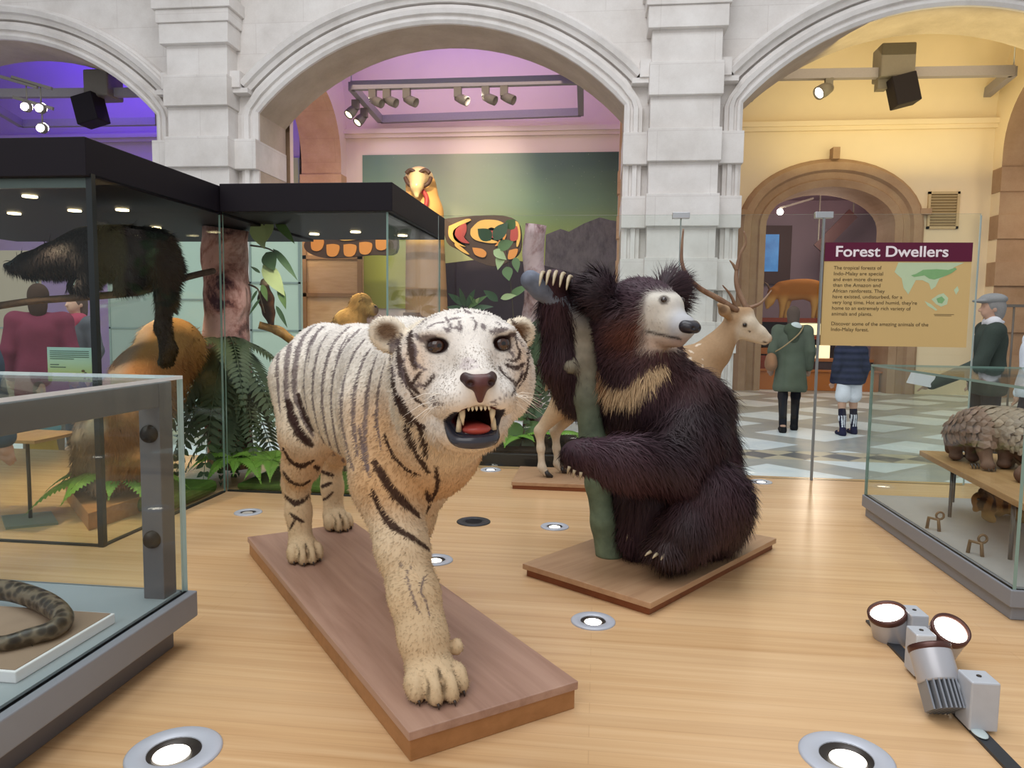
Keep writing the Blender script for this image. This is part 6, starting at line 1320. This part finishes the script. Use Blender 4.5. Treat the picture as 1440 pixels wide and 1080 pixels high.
# visitors glimpsed through the tall case
f = Fig('visitor in a maroon coat seen through the tall case at left', on(atD(60, 560, 6.6), GZ), 1.68, .5, stride=.05); f.body('4a3a30', 'caa48c', .1); f.coat('coat', '7a3a4c', .7, .22); f.trousers('6f6258', .1); f.shoes('2a2422')
f = Fig('visitor in a grey coat and pink scarf seen through the tall case', on(atD(112, 560, 7.4), GZ), 1.64, 2.9, stride=.05); f.body('5f5048', 'd0aa92', .1); f.coat('coat', '5f6268', .72, .22); f.trousers('40424a', .1); f.shoes('222022')
g = Sdf(); g.cone(f.P(-.09, .03, 1.46), f.P(.09, .03, 1.46), .075, .075, .03); g.ell(f.P(0, .1, 1.38), (.1, .06, .1), .03); cmesh(g, .011, 'scarf', 'a84a5e', M_CLOTH, f.t)
p = f.P(.05, .2, 1.18); t = thing('rucksack', 'beige rucksack held in front of the grey-coated visitor', 'bag', p); g = Sdf(); g.ell(p, (.17, .11, .22), .04, np.stack([f.r, f.f, zz], 1)); g.ell(p - zz * .1 + f.f * .05, (.13, .08, .1), .03, np.stack([f.r, f.f, zz], 1)); cmesh(g, .014, 'sack', 'b39a72', M_CLOTH, t)
f = Fig('child in a teal top and mustard skirt seen low through the tall case', on(atD(62, 690, 6.3), GZ), .84, -1.9, stride=.05); f.body('3b2a22', 'c49a84', .1); f.coat('teal_top', '5c8f98', .82, .2); f.trousers('a8863c', .4, (.14, .15, .15), 'skirt'); f.shoes('3a2a24')
# hand of a visitor leaning in behind the low case at the left edge
f = Fig('child at the left edge, one hand hanging beside the low case', on(atD(-82, 900, 2.62), 0.001), 1.3, .1, stride=.04, arms={1: [(.19, .03, 1.42), (.27, .0, 1.12), (.31, .05, .76)]})
f.body('3a2c24', 'c79a88', .06); f.coat('jumper', '4a5866', .9, .17); f.trousers('2c303c', .1); f.shoes('201e20')
# ================================================================== BEYOND THE PLATFORM
# long aurora mural with its dark mountain
m0, m1 = atY(510, 218, YBK - .04), atY(871, 214, YBK - .04); z1, z0 = (m0[2] + m1[2]) / 2, 1.3; ym = YBK - .04
t = thing('mural', 'wide mural of a green northern sky above a grey mountain on gallery wall', 'mural', ((m0[0] + m1[0]) / 2, ym, z0))
nt = NT('aurora'); v = nt.co((1, 1, 1), 'Generated'); sep = nt.n('ShaderNodeSeparateXYZ'); nt.l(v, sep.inputs[0]); u, w = sep.outputs[0], sep.outputs[2]
n1 = nt.noise(1.6, 4, .5, nt.co((1, 1, 2.5), 'Generated')); base = nt.ramp(nt.math('ADD', w, nt.math('MULTIPLY', nt.math('SUBTRACT', n1, .5), .3)), [(.3, 'a3a84e'), (.52, '95aa68'), (.72, '84a284'), (.95, '6a8478')])
right = nt.math('MULTIPLY', nt.math('SUBTRACT', u, .55, True), 2.0, True); base = nt.mix(nt.math('MULTIPLY', right, nt.math('ADD', w, -.25, True)), base, '1c2c28')
pale = nt.math('SUBTRACT', 1.0, nt.math('MULTIPLY', nt.math('ABSOLUTE', nt.math('SUBTRACT', u, .38)), 3.2), True); base = nt.mix(nt.math('MULTIPLY', pale, .45), base, 'd2cfae')
st_ = nt.n('ShaderNodeTexVoronoi'); st_.inputs['Scale'].default_value = 70; nt.l(nt.co((1, 1, .5), 'Generated'), st_.inputs['Vector']); base = nt.mix(nt.math('MULTIPLY', nt.math('LESS_THAN', st_.outputs['Distance'], .05), .6), base, 'dfe6d0')
b = B(); b.box((m0[0], ym - .02, z0), (m1[0], ym + .02, z1)); b.build('painted_panel', nt.set(base, .6, 0, .3), t)
X = lambda px: atY(px, 330, ym)[0]; ZP = lambda py: atY(800, py, ym)[2]
b = B(); b.quad(*[(X(x), ym - .024, ZP(y)) for x, y in [(765, 420), (768, 330), (788, 322), (800, 326), (822, 314), (843, 306), (858, 310), (871, 312), (871, 420)]][::-1]); nt = NT('mountain_grey'); f_ = nt.noise(3, 6, .7, nt.co((2, 1, 1))); b.build('mountain', nt.set(nt.ramp(f_, [(.3, '4a4348'), (.6, '6d6468')]), .8), t)
b = B(); b.quad(*[(X(x), ym - .026, ZP(y)) for x, y in [(620, 470), (620, 372), (700, 362), (760, 372), (840, 392), (871, 400), (871, 470)]][::-1]); b.build('foothills', flat('foothills', '41383f', .8, 0, .2, .2, 3), t)
# carved thunderbird-style post with spread wings (generic carved eagle)
YT = 14.2; T = lambda x, y, dy=0: atY(x, y, YT + dy)
M_YEL = flat('carved_yellow', 'e8b45e', .5, 0, .4, .06, 6); M_RED = flat('carved_red', 'b0423c', .5, 0, .4, .06, 6); M_BRN = flat('carved_dark', '4a3428', .5, 0, .4, .1, 6); M_ORG = flat('carved_orange', 'd98e45', .5, 0, .4, .06, 6); M_GLD = flat('carved_gold', 'd9b46a', .3, .3, .5, .08, 6)
tot = thing('carved_eagle_post', 'tall carved and painted eagle post with spread yellow wings in gallery', 'carving', np.append(T(596, 400)[:2], GZ))
s = Sdf(); s.cone(T(597, 300), T(600, 440), .36, .42, .05); s.cone(T(597, 300), T(592, 262), .34, .3, .1); s.ell(T(597, 335, -.2), (.3, .25, .35), .1)
V, Q = s.mesh(.035, 2); C = np.tile(L3('e8b566'), (len(V), 1)); zc = lambda y: T(600, y)[2]; C = mixc(C, L3('c0946a'), (1 - sstep(zc(350), zc(342), V[:, 2]))); C[np.sin(V[:, 2] * 9) > .8] *= .55; link('post_carving', npmesh('post_carving', V, Q, C), vcol('carving_paint', .5, .4, .06, 8), tot)
b = B(); c_ = T(597, 440); b.cyl((c_[0], c_[1], GZ), (c_[0], c_[1], c_[2]), .45, .42, 24); b.build('post', flat('post_brown', '6a4630', .6, 0, .3, .15, 3), tot)
s = Sdf(); s.ell(T(590, 252), (.28, .3, .24), .06); s.cone(T(588, 250, -.2), T(586, 262, -.55), .2, .12, .06); s.cone(T(586, 262, -.5), T(586, 276, -.58), .12, .04, .04); V, Q = s.mesh(.025, 2); C = np.tile(L3('d9bd86'), (len(V), 1)); link('head', npmesh('head', V, Q, C), vcol('head_paint', .3, .5, .08, 8), tot)
b = B(); b.tube(smoothpath([T(594, 268, -.38), T(600, 278, -.4), T(598, 292, -.42), T(590, 302, -.42)], 4), .045, 8); b.build('red_stripe', M_RED, tot)
for pp_ in ([(570, 250), (574, 258), (582, 262), (587, 258)], [(606, 250), (602, 258), (594, 262), (588, 258)], [(571, 244), (577, 239), (584, 243)], [(604, 244), (598, 239), (590, 243)]): b = B(); b.tube(smoothpath([T(x, y, -.44 if y > 256 else -.36) for x, y in pp_], 4), .04, 8); b.build('painted_line', M_BRN, tot)
for q in (0, 1): b = B(); b.ell(T(584 + q * 13, 246, -.27), (.04, .03, .04), 12, 8); b.build('eye', M_BRN, tot)
def flatpoly(name, pts, dy, mat, th=.05, parent=tot):
    b = B(); P = smoothpath([np.array((x, y, 0.)) for x, y in pts] + [np.array((pts[0][0], pts[0][1], 0.))], 4)[:-1]; n = len(P)
    fr = [T(p[0], p[1], dy) for p in P]; bk = [p + np.array((0, th, 0)) for p in fr]; c = sum(fr) / n; cb = c + np.array((0, th, 0)); vs = fr + bk + [c, cb]
    b._a(vs, [(i, (i + 1) % n, 2 * n) for i in range(n)] + [((i + 1) % n, i, 2 * n) if 0 else (n + (i + 1) % n, n + i, 2 * n + 1) for i in range(n)] + [(i, n + i, n + (i + 1) % n, (i + 1) % n) for i in range(n)])
    return b.build(name, mat, parent)
flatpoly('right_wing', [(622, 308), (660, 304), (705, 303), (728, 312), (733, 335), (728, 358), (700, 374), (672, 368), (645, 352), (628, 340)], -.02, M_BRN, .16)
for pts, m_, dy in [([(631, 318), (655, 308), (662, 310), (645, 318), (637, 326), (640, 338), (655, 347), (640, 342), (631, 332)], M_YEL, -.06), ([(641, 322), (654, 314), (656, 324), (653, 334), (660, 342), (648, 340), (640, 331)], M_RED, -.07), ([(662, 322), (676, 310), (700, 310), (712, 318), (700, 322), (690, 320), (682, 326), (684, 334), (700, 340), (690, 342), (670, 338), (662, 331)], M_YEL, -.06), ([(686, 324), (698, 325), (706, 331), (706, 338), (696, 336), (688, 331)], M_RED, -.07), ([(706, 324), (712, 330), (706, 342), (696, 346), (702, 338), (704, 331)], M_ORG, -.07), ([(718, 324), (727, 318), (728, 336), (718, 338)], M_RED, -.07), ([(715, 312), (728, 312), (732, 330), (729, 345), (726, 345), (727, 322)], M_YEL, -.065), ([(664, 348), (678, 350), (684, 356), (680, 362), (668, 358)], M_ORG, -.07), ([(640, 340), (652, 350), (660, 358), (650, 354), (640, 346)], M_YEL, -.07), ([(716, 352), (728, 350), (724, 362), (714, 364)], M_ORG, -.07)]: flatpoly('painted_feather', pts, dy, m_, .03)
flatpoly('left_wing', [(556, 318), (556, 355), (520, 358), (480, 362), (452, 362), (432, 354), (428, 342), (445, 330), (480, 322), (520, 318)], -.02, M_BRN, .16)
for i, (x, y) in enumerate([(446, 344), (468, 352), (492, 352), (514, 349), (537, 343)]): flatpoly('painted_feather', [(x - 9, y - 8), (x + 1, y - 9), (x + 9, y - 6), (x + 7, y + 5), (x, y + 9), (x - 8, y + 6)], -.06, M_ORG, .03)
flatpoly('painted_feather', [(470, 332), (500, 330), (540, 326), (540, 330), (500, 337), (480, 338)], -.06, M_YEL, .03)
# timber panel behind the left wing
y_ = 15.4; a, c = atY(425, 330, y_), atY(510, 446, y_); t = thing('timber_screen', 'pale framed timber screen under the left carved wing', 'screen', ((a[0] + c[0]) / 2, y_, GZ)); M_PINE = wood('pale_timber', 'c09a6e', 'd0ab7e', 'dcbb90', (3, 3, 20), .6)
b = B(); b.box((a[0], y_, GZ), (c[0], y_ + .08, a[2] + .3)); b.build('panel', M_PINE, t)
b = B(); 
for x in (a[0], c[0] - .1): b.box((x, y_ - .05, GZ), (x + .1, y_, a[2] + .3))
for py in (362, 415): z = atY(470, py, y_)[2]; b.box((a[0], y_ - .05, z - .04), (c[0], y_, z + .04))
b.build('battens', flat('timber_batten', 'a07c54', .6), t)
# pale green display boards in the left bay
def board(label, px0, px1, py0, py1, y, col, lines=2):
    a, c = atY(px0, py0, y), atY(px1, py1, y); t = thing('display_board', label, 'display board', ((a[0] + c[0]) / 2, y, GZ)); b = B(); b.box((a[0], y, GZ + .02), (c[0], y + .06, a[2])); b.build('panel', flat('board_' + col, col, .6, 0, .3, .04, 2), t); b = B()
    for i in range(lines): z = GZ + (a[2] - GZ) * (i + 1) / (lines + 1); b.box((a[0], y - .012, z - .012), (c[0], y, z + .012))
    for x in (a[0], c[0] - .03): b.box((x, y - .012, GZ), (x + .03, y, a[2]))
    b.build('joints', flat('board_joint', '8a9a94', .6), t)
board('pale green display board behind the tail of the black animal', 236, 300, 336, 500, 9.6, 'b9cfc0'); board('pale green display board right of the pink trunk', 350, 424, 330, 500, 9.3, 'bccfbe', 3); board('grey-green display board behind the hanging tail, nearer', 150, 236, 345, 560, 10.4, '9fada2', 1); board('beige display board at far left through the tall case', -60, 60, 352, 540, 10.6, 'b3a893', 1)
board('green painted panel beyond the left gallery arch', 396, 423, 222, 420, 16.42, 'a9b58c', 0)
# lighting frames hung in the gallery
M_TRK = flat('truss_grey', '8f8b93', .5, .1); M_TRKD = flat('truss_grey_dark', '6d6862', .5, .1)
def frame(label, corners, z, w=.14, h=.2):
    P = [atZ(x, y, z) for x, y in corners]; t = thing('lighting_frame', label, 'lighting frame', sum(P) / len(P))
    for i in range(len(P)):
        if i == len(P) - 1 and len(P) < 4: break
        b = B(); b.bar(P[i], P[(i + 1) % len(P)], w, h); b.build('beam', M_TRK, t)
    for p in P[:2]: b = B(); b.cyl(p, p * (1, 1, 0) + zz * 7.3, .012, n=8); b.build('hanger', M_STEEL, t)
    return P, t
ZT, ZTR, ZTL = 5.5, 5.85, 5.35
PC_, tc = frame('grey rectangular lighting frame hung in the middle arch', [(494, 121), (816, 112), (817, 158), (535, 168)], ZT, .12, .16)
PR_, tr_ = frame('grey lighting frame hung in the right-hand arch', [(1078, 106), (1425, 100), (1366, 149), (1040, 154)], ZTR, .14, .18)
PL_, tl_ = frame('grey lighting frame hung in the left-hand arch', [(-40, 132), (222, 130), (222, 171), (30, 174)], ZTL, .12, .16)
def head(label, x, y, z, dirx, dirz, lit=None, r=.09, L=.26, group='track spotlights on the middle frame'):
    p = atZ(x, y, z); t = thing('track_spotlight', label, 'spotlight', p, group); b = B(); b.box((p[0] - .07, p[1] - .05, z - .26), (p[0] + .07, p[1] + .05, z - .08)); b.build('adaptor', M_TRKD, t); d = nrm((dirx, -.35, dirz)); c = p + np.array((.08 * np.sign(dirx), 0, -.3)); b = B(); b.lathe([(0, -L / 2), (r * .8, -L / 2), (r, 0), (r, L / 2), (r * .85, L / 2), (r * .8, L * .4), (0, L * .4)], c, d, 16); b.build('can', M_TRKD, t)
    if lit: b = B(); b.lathe([(0, L * .43), (r * .78, L * .42)], c, d, 16); b.build('lens', lit, t)
for i, (x, o) in enumerate(((524, 'first'), (544, 'second'), (572, 'third'), (644, 'fourth'), (683, 'fifth'), (709, 'last'))): head(f'small grey track spotlight, the {o} from left along the front beam of middle frame', x, 121 - (x - 494) * .028, ZT, 1, -.5)
for x, y, o in ((500, 135, 'nearer'), (512, 147, 'farther')): head(f'lit white track spotlight at left end of the middle frame, the {o} one', x, y, ZT, -.3, -.5, M_LAMPW, .1, .24)
head('single lit spotlight hanging from the right-hand frame', 1166, 104, ZTR, -.7, -.45, M_LAMP, .13, .3, None)
def proj(label, x, y, z, w, hgt, dark):
    p = atZ(x, y, z); t = thing('projector', label, 'projector', p); b = B(); b.box((p[0] - w / 2, p[1] - .25, z - .12), (p[0] + w / 2, p[1] + .25, z - .12 + hgt)); b.build('housing', M_TRKD, t, bevel=.03)
    d = dark; b = B(); b.obox(p + np.array((d * .1, -.2, -.38)), nrm((1, 0, .25)) * .22, (0, .2, 0), nrm((-.25, 0, 1)) * .27); b.build('speaker_box', M_BLACK, t, bevel=.02); b = B(); b.box((p[0] - .3, p[1] - .1, z - .3), (p[0] - .12, p[1] + .1, z - .1)); b.build('bracket', M_TRKD, t)
proj('grey projector housing with small black box on the right-hand frame', 1256, 104, ZTR, .62, .62, 1.2); proj('grey projector housing with small black box on the left-hand frame', 146, 131, ZTL, .5, .5, -1.4)
# bright lamps at the far left
for x, y, o in ((38, 150, 'brightest lamp, in the middle of three at far left'), (58, 152, 'small lamp right of the brightest at far left'), (60, 180, 'lowest small lamp just above the black canopy at far left')):
    p = atY(x, y, 11.2); t = thing('pendant_lamp', o, 'lamp', p); b = B(); b.lathe([(0, -.06), (.07, -.04), (.09, .02), (.05, .1), (0, .1)], p, (.3, -1, -.5), 14); b.build('shade', M_TRKD, t); b = B(); b.lathe([(0, -.075), (.075, -.05)], p, (.3, -1, -.5), 14); b.ell(p + np.array((.015, -.06, -.02)), .065, 12, 8); b.build('bulb', M_LAMP, t); b = B(); b.cyl(p, p * (1, 1, 0) + zz * (p[2] + .35), .012, n=6); b.bar(p * (1, 1, 0) + np.array((-.5, 0, p[2] + .5)), p * (1, 1, 0) + np.array((.2, 0, p[2] + .3)), .04, .05); b.build('stem', M_TRKD, t)
# things in the right-hand bay and the passage beyond
YF = 21.9; a, c = atY(1064, 330, YF), atY(1093, 382, YF); t = thing('video_screen', 'glowing blue video screen in the passage left of the sign', 'screen', ((a[0] + c[0]) / 2, YF, c[2])); b = B(); b.box((a[0] - .16, YF - .05, c[2] - .35), (c[0] + .35, YF + .05, a[2] + .25)); b.build('surround', M_MAROON, t); nt = NT('screen_blue'); f_ = nt.noise(2, 3); nt.l(nt.ramp(f_, [(.3, '2c5f9a'), (.6, '4a86c0')]), nt.p.inputs['Emission Color']); b = B(); b.box((a[0], YF - .07, c[2]), (c[0], YF - .05, a[2])); nt.set('0a1420', .4, 0, .3); nt.p.inputs['Emission Strength'].default_value = .9; b.build('display', nt.m, t)
p = atY(1097, 298, 19.5); t = thing('ceiling_spotlight', 'bright round spotlight glowing under the doorway arch', 'spotlight', p); b = B(); b.ell(p, .08, 14, 10); b.build('bulb', glow('bulb_hot', 'fff2e0', 30), t); b = B(); b.bar(p + np.array((.15, .1, .15)), p + np.array((.9, .4, .4)), .05, .05); b.bar(p + np.array((0, .1, .1)), p + np.array((.16, .1, .16)), .05, .05); b.build('arm', M_TRKD, t)
a, c = atY(1150, 350, 20.2), atY(1200, 300, 20.2); t = thing('hanging_frame', 'dark slanting frame hung beneath the passage ceiling', 'frame', (a + c) / 2); b = B(); b.bar(a, c, .06, .3); b.build('beam', M_MAROON, t); b = B(); b.bar(c, c * (1, 1, 0) + zz * 4.6, .03, .03); b.bar(a, a * (1, 1, 0) + zz * 4.6, .03, .03); b.build('hangers', M_TRKD, t)
# antelope-like animal on its stand
YA = 18.6; A_ = lambda x, y, dy=0: atY(x, y, YA + dy); s = Sdf()
t = thing('antelope', 'orange-brown mounted antelope standing high on a red stand beyond glass', 'antelope', np.append(A_(1118, 440)[:2], A_(1118, 447)[2]))
s.ell(A_(1113, 408), (.42, .2, .25), .1); s.ell(A_(1133, 406), (.45, .2, .24), .1); s.ell(A_(1148, 412), (.3, .2, .24), .1); s.chain([A_(1098, 408), A_(1088, 412, -.1), A_(1082, 424, -.15), A_(1079, 432, -.18)], [.2, .13, .1, .05], .06)
for x, dy in ((1101, -.1), (1107, .1), (1146, -.1), (1152, .1)): s.chain([A_(x, 418, dy), A_(x - 1, 434, dy), A_(x - 3, 446, dy)], [.13, .06, .05], .04)
V, Q = s.mesh(.028, 2); C = np.tile(L3('b5732e'), (len(V), 1)); C = mixc(C, L3('d9a860'), 1 - sstep(A_(1110, 424)[2], A_(1110, 412)[2], V[:, 2])); link('body', npmesh('body', V, Q, C), M_VC, t)
for q in (-.08, .08): b = B(); b.tube([A_(1084, 410, q), A_(1079, 400, q), A_(1074, 396, q * 2)], [.03, .022, .006], 6); b.build('horn', bpy.data.materials['antler_horn'], t)
M_REDW = flat('red_stand', '8f3a22', .5, 0, .3, .1, 4); M_ORW = flat('orange_wood', 'b06a34', .5, 0, .3, .08, 4)
a, c = A_(1082, 447), A_(1162, 447); t = thing('display_stand', 'red-brown display stand with lit shelves under the antelope', 'stand', ((a[0] + c[0]) / 2, YA, GZ))
b = B(); b.box((a[0] - .3, YA - .4, a[2] - .1), (c[0] + .4, YA + .6, a[2])); b.build('top', M_REDW, t)
b = B(); b.box((a[0] - .3, YA + .5, GZ), (c[0] + .4, YA + .6, a[2] - .1)); b.build('back_panel', M_MAROON, t)
b = B(); zc_ = A_(1130, 472)[2]; b.box((a[0] - .3, YA - .4, zc_ - .08), (c[0] + .4, YA + .5, zc_)); b.build('shelf', M_REDW, t)
b = B(); b.box((A_(1128, 460)[0], YA + .44, zc_ + .02), (c[0] + .35, YA + .48, a[2] - .12)); b.build('lit_panel', glow('showcase_light', 'ffe2b0', 1.6), t)
YC = 17.3; C_ = lambda x, y: atY(x, y, YC); a, c = C_(1042, 540), C_(1232, 500); t = thing('counter', 'dark red counter with lit glass top behind woman and boy', 'counter', ((a[0] + c[0]) / 2, YC, GZ)); zt = C_(1140, 508)[2]
b = B(); b.box((C_(1120, 540)[0], YC, GZ), (C_(1228, 540)[0], YC + .5, zt)); b.build('cabinet', M_MAROON, t, bevel=.01); b = B(); b.box((C_(1116, 540)[0], YC - .05, zt), (C_(1232, 540)[0], YC + .55, zt + .06)); b.build('worktop', M_ORW, t); b = B(); b.box((C_(1120, 490)[0], YC + .4, zt + .06), (C_(1175, 490)[0], YC + .5, C_(1140, 486)[2])); b.build('lit_back', bpy.data.materials['showcase_light'], t)
t = thing('stepped_stand', 'orange-red stepped display stand left of the woman in green', 'stand', ((a[0] + C_(1100, 540)[0]) / 2, YC, GZ))
for i, (py0, py1, ex) in enumerate(((548, 522, .0), (520, 500, .1), (498, 490, .2))): b = B(); b.box((C_(1050, 540)[0], YC - .1 + ex, max(GZ, C_(1070, py0)[2])), (C_(1112, 540)[0], YC + .8, C_(1070, py1)[2])); b.build('step', M_ORW if i != 1 else M_REDW, t, bevel=.01)
b = B(); q = atY(1050, 545, 16.9); q2 = atY(1232, 545, 16.9); b.box((q[0], 16.75, GZ), (q2[0], 17.05, GZ + .42)); t = thing('low_bench', 'long orange wooden plinth along the floor beyond the boy', 'bench', ((q[0] + q2[0]) / 2, 16.9, GZ)); b.build('plinth', M_ORW, t, bevel=.01)
b = B(); z = GZ + .42; b.box((q[0] - .05, 16.7, z), (q2[0] + .05, 17.1, z + .03)); b.build('top', M_ORW, t)
# railing at the right
YG = 13.8; G_ = lambda x, y: atY(x, y, YG); t = thing('railing', 'thin dark railing behind the man in green at right edge', 'railing', G_(1420, 560) * (1, 1, 0) + zz * GZ); zr = G_(1420, 430)[2]; b = B(); b.bar((G_(1392, 430)[0], YG, zr), (G_(1392, 430)[0] + 4, YG, zr), .04, .05); b.build('rail', M_TRKD, t)
for i in range(5): x = G_(1392, 430)[0] + .4 + i * .8; b = B(); b.cyl((x, YG, GZ), (x, YG, zr), .018, n=8); b.build('post', M_TRKD, t)
# small sign inside the tall case
YS = 2.94; a, c = atY(66, 488, YS), atY(130, 531, YS); t = thing('information_label', 'pale green label with small animal drawings behind front glass of tall case', 'label', ((a[0] + c[0]) / 2, YS, c[2]))
nt = NT('label_green'); sp2 = nt.n('ShaderNodeSeparateXYZ'); nt.l(nt.co((1, 1, 1), 'Generated'), sp2.inputs[0]); b = B(); zb = c[2] - .02; b.box((a[0], YS, zb), (c[0], YS + .006, a[2])); b.build('card', nt.set(nt.ramp(sp2.outputs[2], [(.2, 'b3c878'), (.6, 'b4d8c0'), (.9, 'a8d4d0')]), .5), t)
b = B(); W_ = c[0] - a[0]
for i in range(5): z = a[2] - .018 - i * .0085; b.box((a[0] + W_ * .06, YS - .001, z), (a[0] + W_ * (.94 if i < 4 else .6), YS, z + .0035))
for i, w in enumerate((.2, .35)): z = a[2] - .078 - i * .011; b.box((a[0] + W_ * .06, YS - .001, z), (a[0] + W_ * (.06 + w), YS, z + .004))
b.build('text_lines', flat('label_ink', '4f6a5c', .6), t); b = B()
for x, z, r in ((.8, .32, .5), (.85, .26, .4), (.83, .1, .35), (.92, .08, .35)): b.ell((a[0] + W_ * x, YS - .0008, zb + (a[2] - zb) * z), (.011 * r * 1.6, .001, .007 * r * 1.6), 10, 6)
b.build('drawings', M_INK, t)
# thin stand with dark plate in the tall case
p = atZ(45, 735, 0); t = thing('display_stand', 'slim dark post on a grey floor plate inside tall case, carrying timber shelf', 'stand', p); c1, c2, c3 = atZ(8, 745, 0), atZ(82, 738, 0), atZ(72, 722, 0); e1, e2 = (c2 - c1) / 2, (c3 - c2) / 2; b = B(); b.obox(c1 + e1 + e2 + zz * .006, e1, e2, (0, 0, .006)); b.build('floor_plate', flat('plate_grey', '7d8277', .5, .2), t)
p = atZ(43, 728, .012); zt = atD(38, 616, (p - EYE) @ FW)[2]; b = B(); b.cyl(p, (p[0], p[1], zt), .009, n=10); b.build('post', flat('post_dark', '34373c', .4, .5), t); b = B(); b.box((p[0] - .6, p[1] - .12, zt), (p[0] + .14, p[1] + .2, zt + .015)); b.build('shelf', M_SHELF, t)
# ================================================================== LIGHT
W = bpy.data.worlds.new('hall_light'); SC.world = W; W.use_nodes = True
W.node_tree.nodes['Background'].inputs[0].default_value = (.93, .96, 1.0, 1); W.node_tree.nodes['Background'].inputs[1].default_value = .5
def area(name, loc, target, size, power, col=(1, 1, 1), sy=None):
    l = bpy.data.lights.new(name, 'AREA'); l.energy = power; l.color = col; l.size = size
    if sy: l.shape = 'RECTANGLE'; l.size_y = sy
    o = bpy.data.objects.new(name, l); COL.objects.link(o); o.location = loc
    o.rotation_euler = (Vector(target) - Vector(loc)).to_track_quat('-Z', 'Y').to_euler(); return o
def spot(name, loc, target, power, col=(1, 1, 1), ang=60, blend=.6, rad=.05):
    l = bpy.data.lights.new(name, 'SPOT'); l.energy = power; l.color = col; l.spot_size = math.radians(ang); l.spot_blend = blend; l.shadow_soft_size = rad
    o = bpy.data.objects.new(name, l); COL.objects.link(o); o.location = [float(v) for v in loc]
    o.rotation_euler = (Vector([float(v) for v in target]) - o.location).to_track_quat('-Z', 'Y').to_euler(); return o
def point(name, loc, power, col, rad=.3):
    l = bpy.data.lights.new(name, 'POINT'); l.energy = power; l.color = col; l.shadow_soft_size = rad
    o = bpy.data.objects.new(name, l); COL.objects.link(o); o.location = [float(v) for v in loc]; return o
area('roof_skylight', (-1.2, 3.5, 10.5), (-1.0, 4.5, 0), 9, 760, (.93, .96, 1.0), 7)
area('hall_daylight', (-3, -4, 7.5), (-2, 6, 1), 8, 400, (1, .97, .94))
# coloured gallery light
area('purple_cove_left', (BAY[0] + .6, 13.8, 5.9), (BAY[0] + .6, 14.9, 8), 3.5, 150, (.12, .03, 1.0), .6)
area('purple_cove_centre', (BAY[1], 13.7, 6.45), (BAY[1], 14.6, 8), 4.5, 62, (.2, .08, 1.0), .5)
area('yellow_cove_right', (BAY[2] + .4, 14.2, 5.0), (BAY[2] + .4, 15.4, 8), 4.0, 54, (1.0, .8, .3))
area('gallery_wash_centre', (BAY[1], 13.8, 5.4), (BAY[1], 16.5, 2.5), 4, 62, (1, .76, .54))
area('gallery_wash_right', (BAY[2], 13.8, 5.2), (BAY[2], 16.5, 2.0), 4, 46, (1, .8, .5))
area('gallery_wash_left', (BAY[0], 13.8, 5.2), (BAY[0], 16.5, 2.0), 4, 16, (.85, .6, .75))
spot('mural_fill_spot', (-2.4, 13.7, 5.3), (-2.6, 16.4, 4.0), 170, (1, .9, .7), 62, .9, .1); spot('mural_fill_spot', (-4.6, 13.7, 5.3), (-4.8, 16.4, 3.8), 80, (.95, .95, .8), 60, .9, .1)  # added spots that brighten the mural
point('cross_arch_fill', (-6.9, 14.6, 3.2), 45, (1, .72, .48), .3); point('cross_arch_fill', (9.2, 14.6, 3.2), 40, (1, .74, .45), .3)  # added point lights that brighten the dark cross arches
point('far_room_light', (5.5, 19.0, 3.6), 90, (1, .8, .65))
# one added fill, then the showcase downlights
spot('case_downlight_and_fill', (-1.75, 4.15, 1.56), (-1.98, 4.6, .6), 18, (1, .85, .75), 95, .8, .05)  # added fill brightening the mottled trunk, without a fitting in the canopy
for q in ((42, 276), (105, 296), (172, 295), (219, 320)):
    p = atZ(q[0], q[1], 1.58); spot('case_downlight_and_fill', p - zz * .03, p * (1, 1, 0) + np.array((0, .25, 0)), 52, (1, .78, .5), 75, .7, .03)
for q in ((442, 329), (500, 326)):
    p = atZ(q[0], q[1], 1.59); spot('case_downlight_and_fill', p - zz * .03, p * (1, 1, 0) + np.array((0, .3, 0)), 30, (1, .82, .56), 80, .7, .03)
spot('carving_fill_spot', T(560, 150, -3), T(600, 300), 420, (1, .8, .52), 32, .6, .1); spot('carving_fill_spot', T(640, 150, -3), T(680, 335), 220, (1, .8, .52), 34, .6, .1); spot('carving_fill_spot', T(500, 150, -3), T(490, 345), 220, (1, .8, .52), 34, .6, .1)  # added spots that brighten the carved eagle and its wings
SC.view_settings.view_transform = 'Standard'; SC.view_settings.look = 'None'; SC.view_settings.exposure = 0; SC.view_settings.gamma = 1
SC.cycles.transparent_max_bounces = 40; SC.cycles.max_bounces = 8; SC.cycles.use_denoising = True
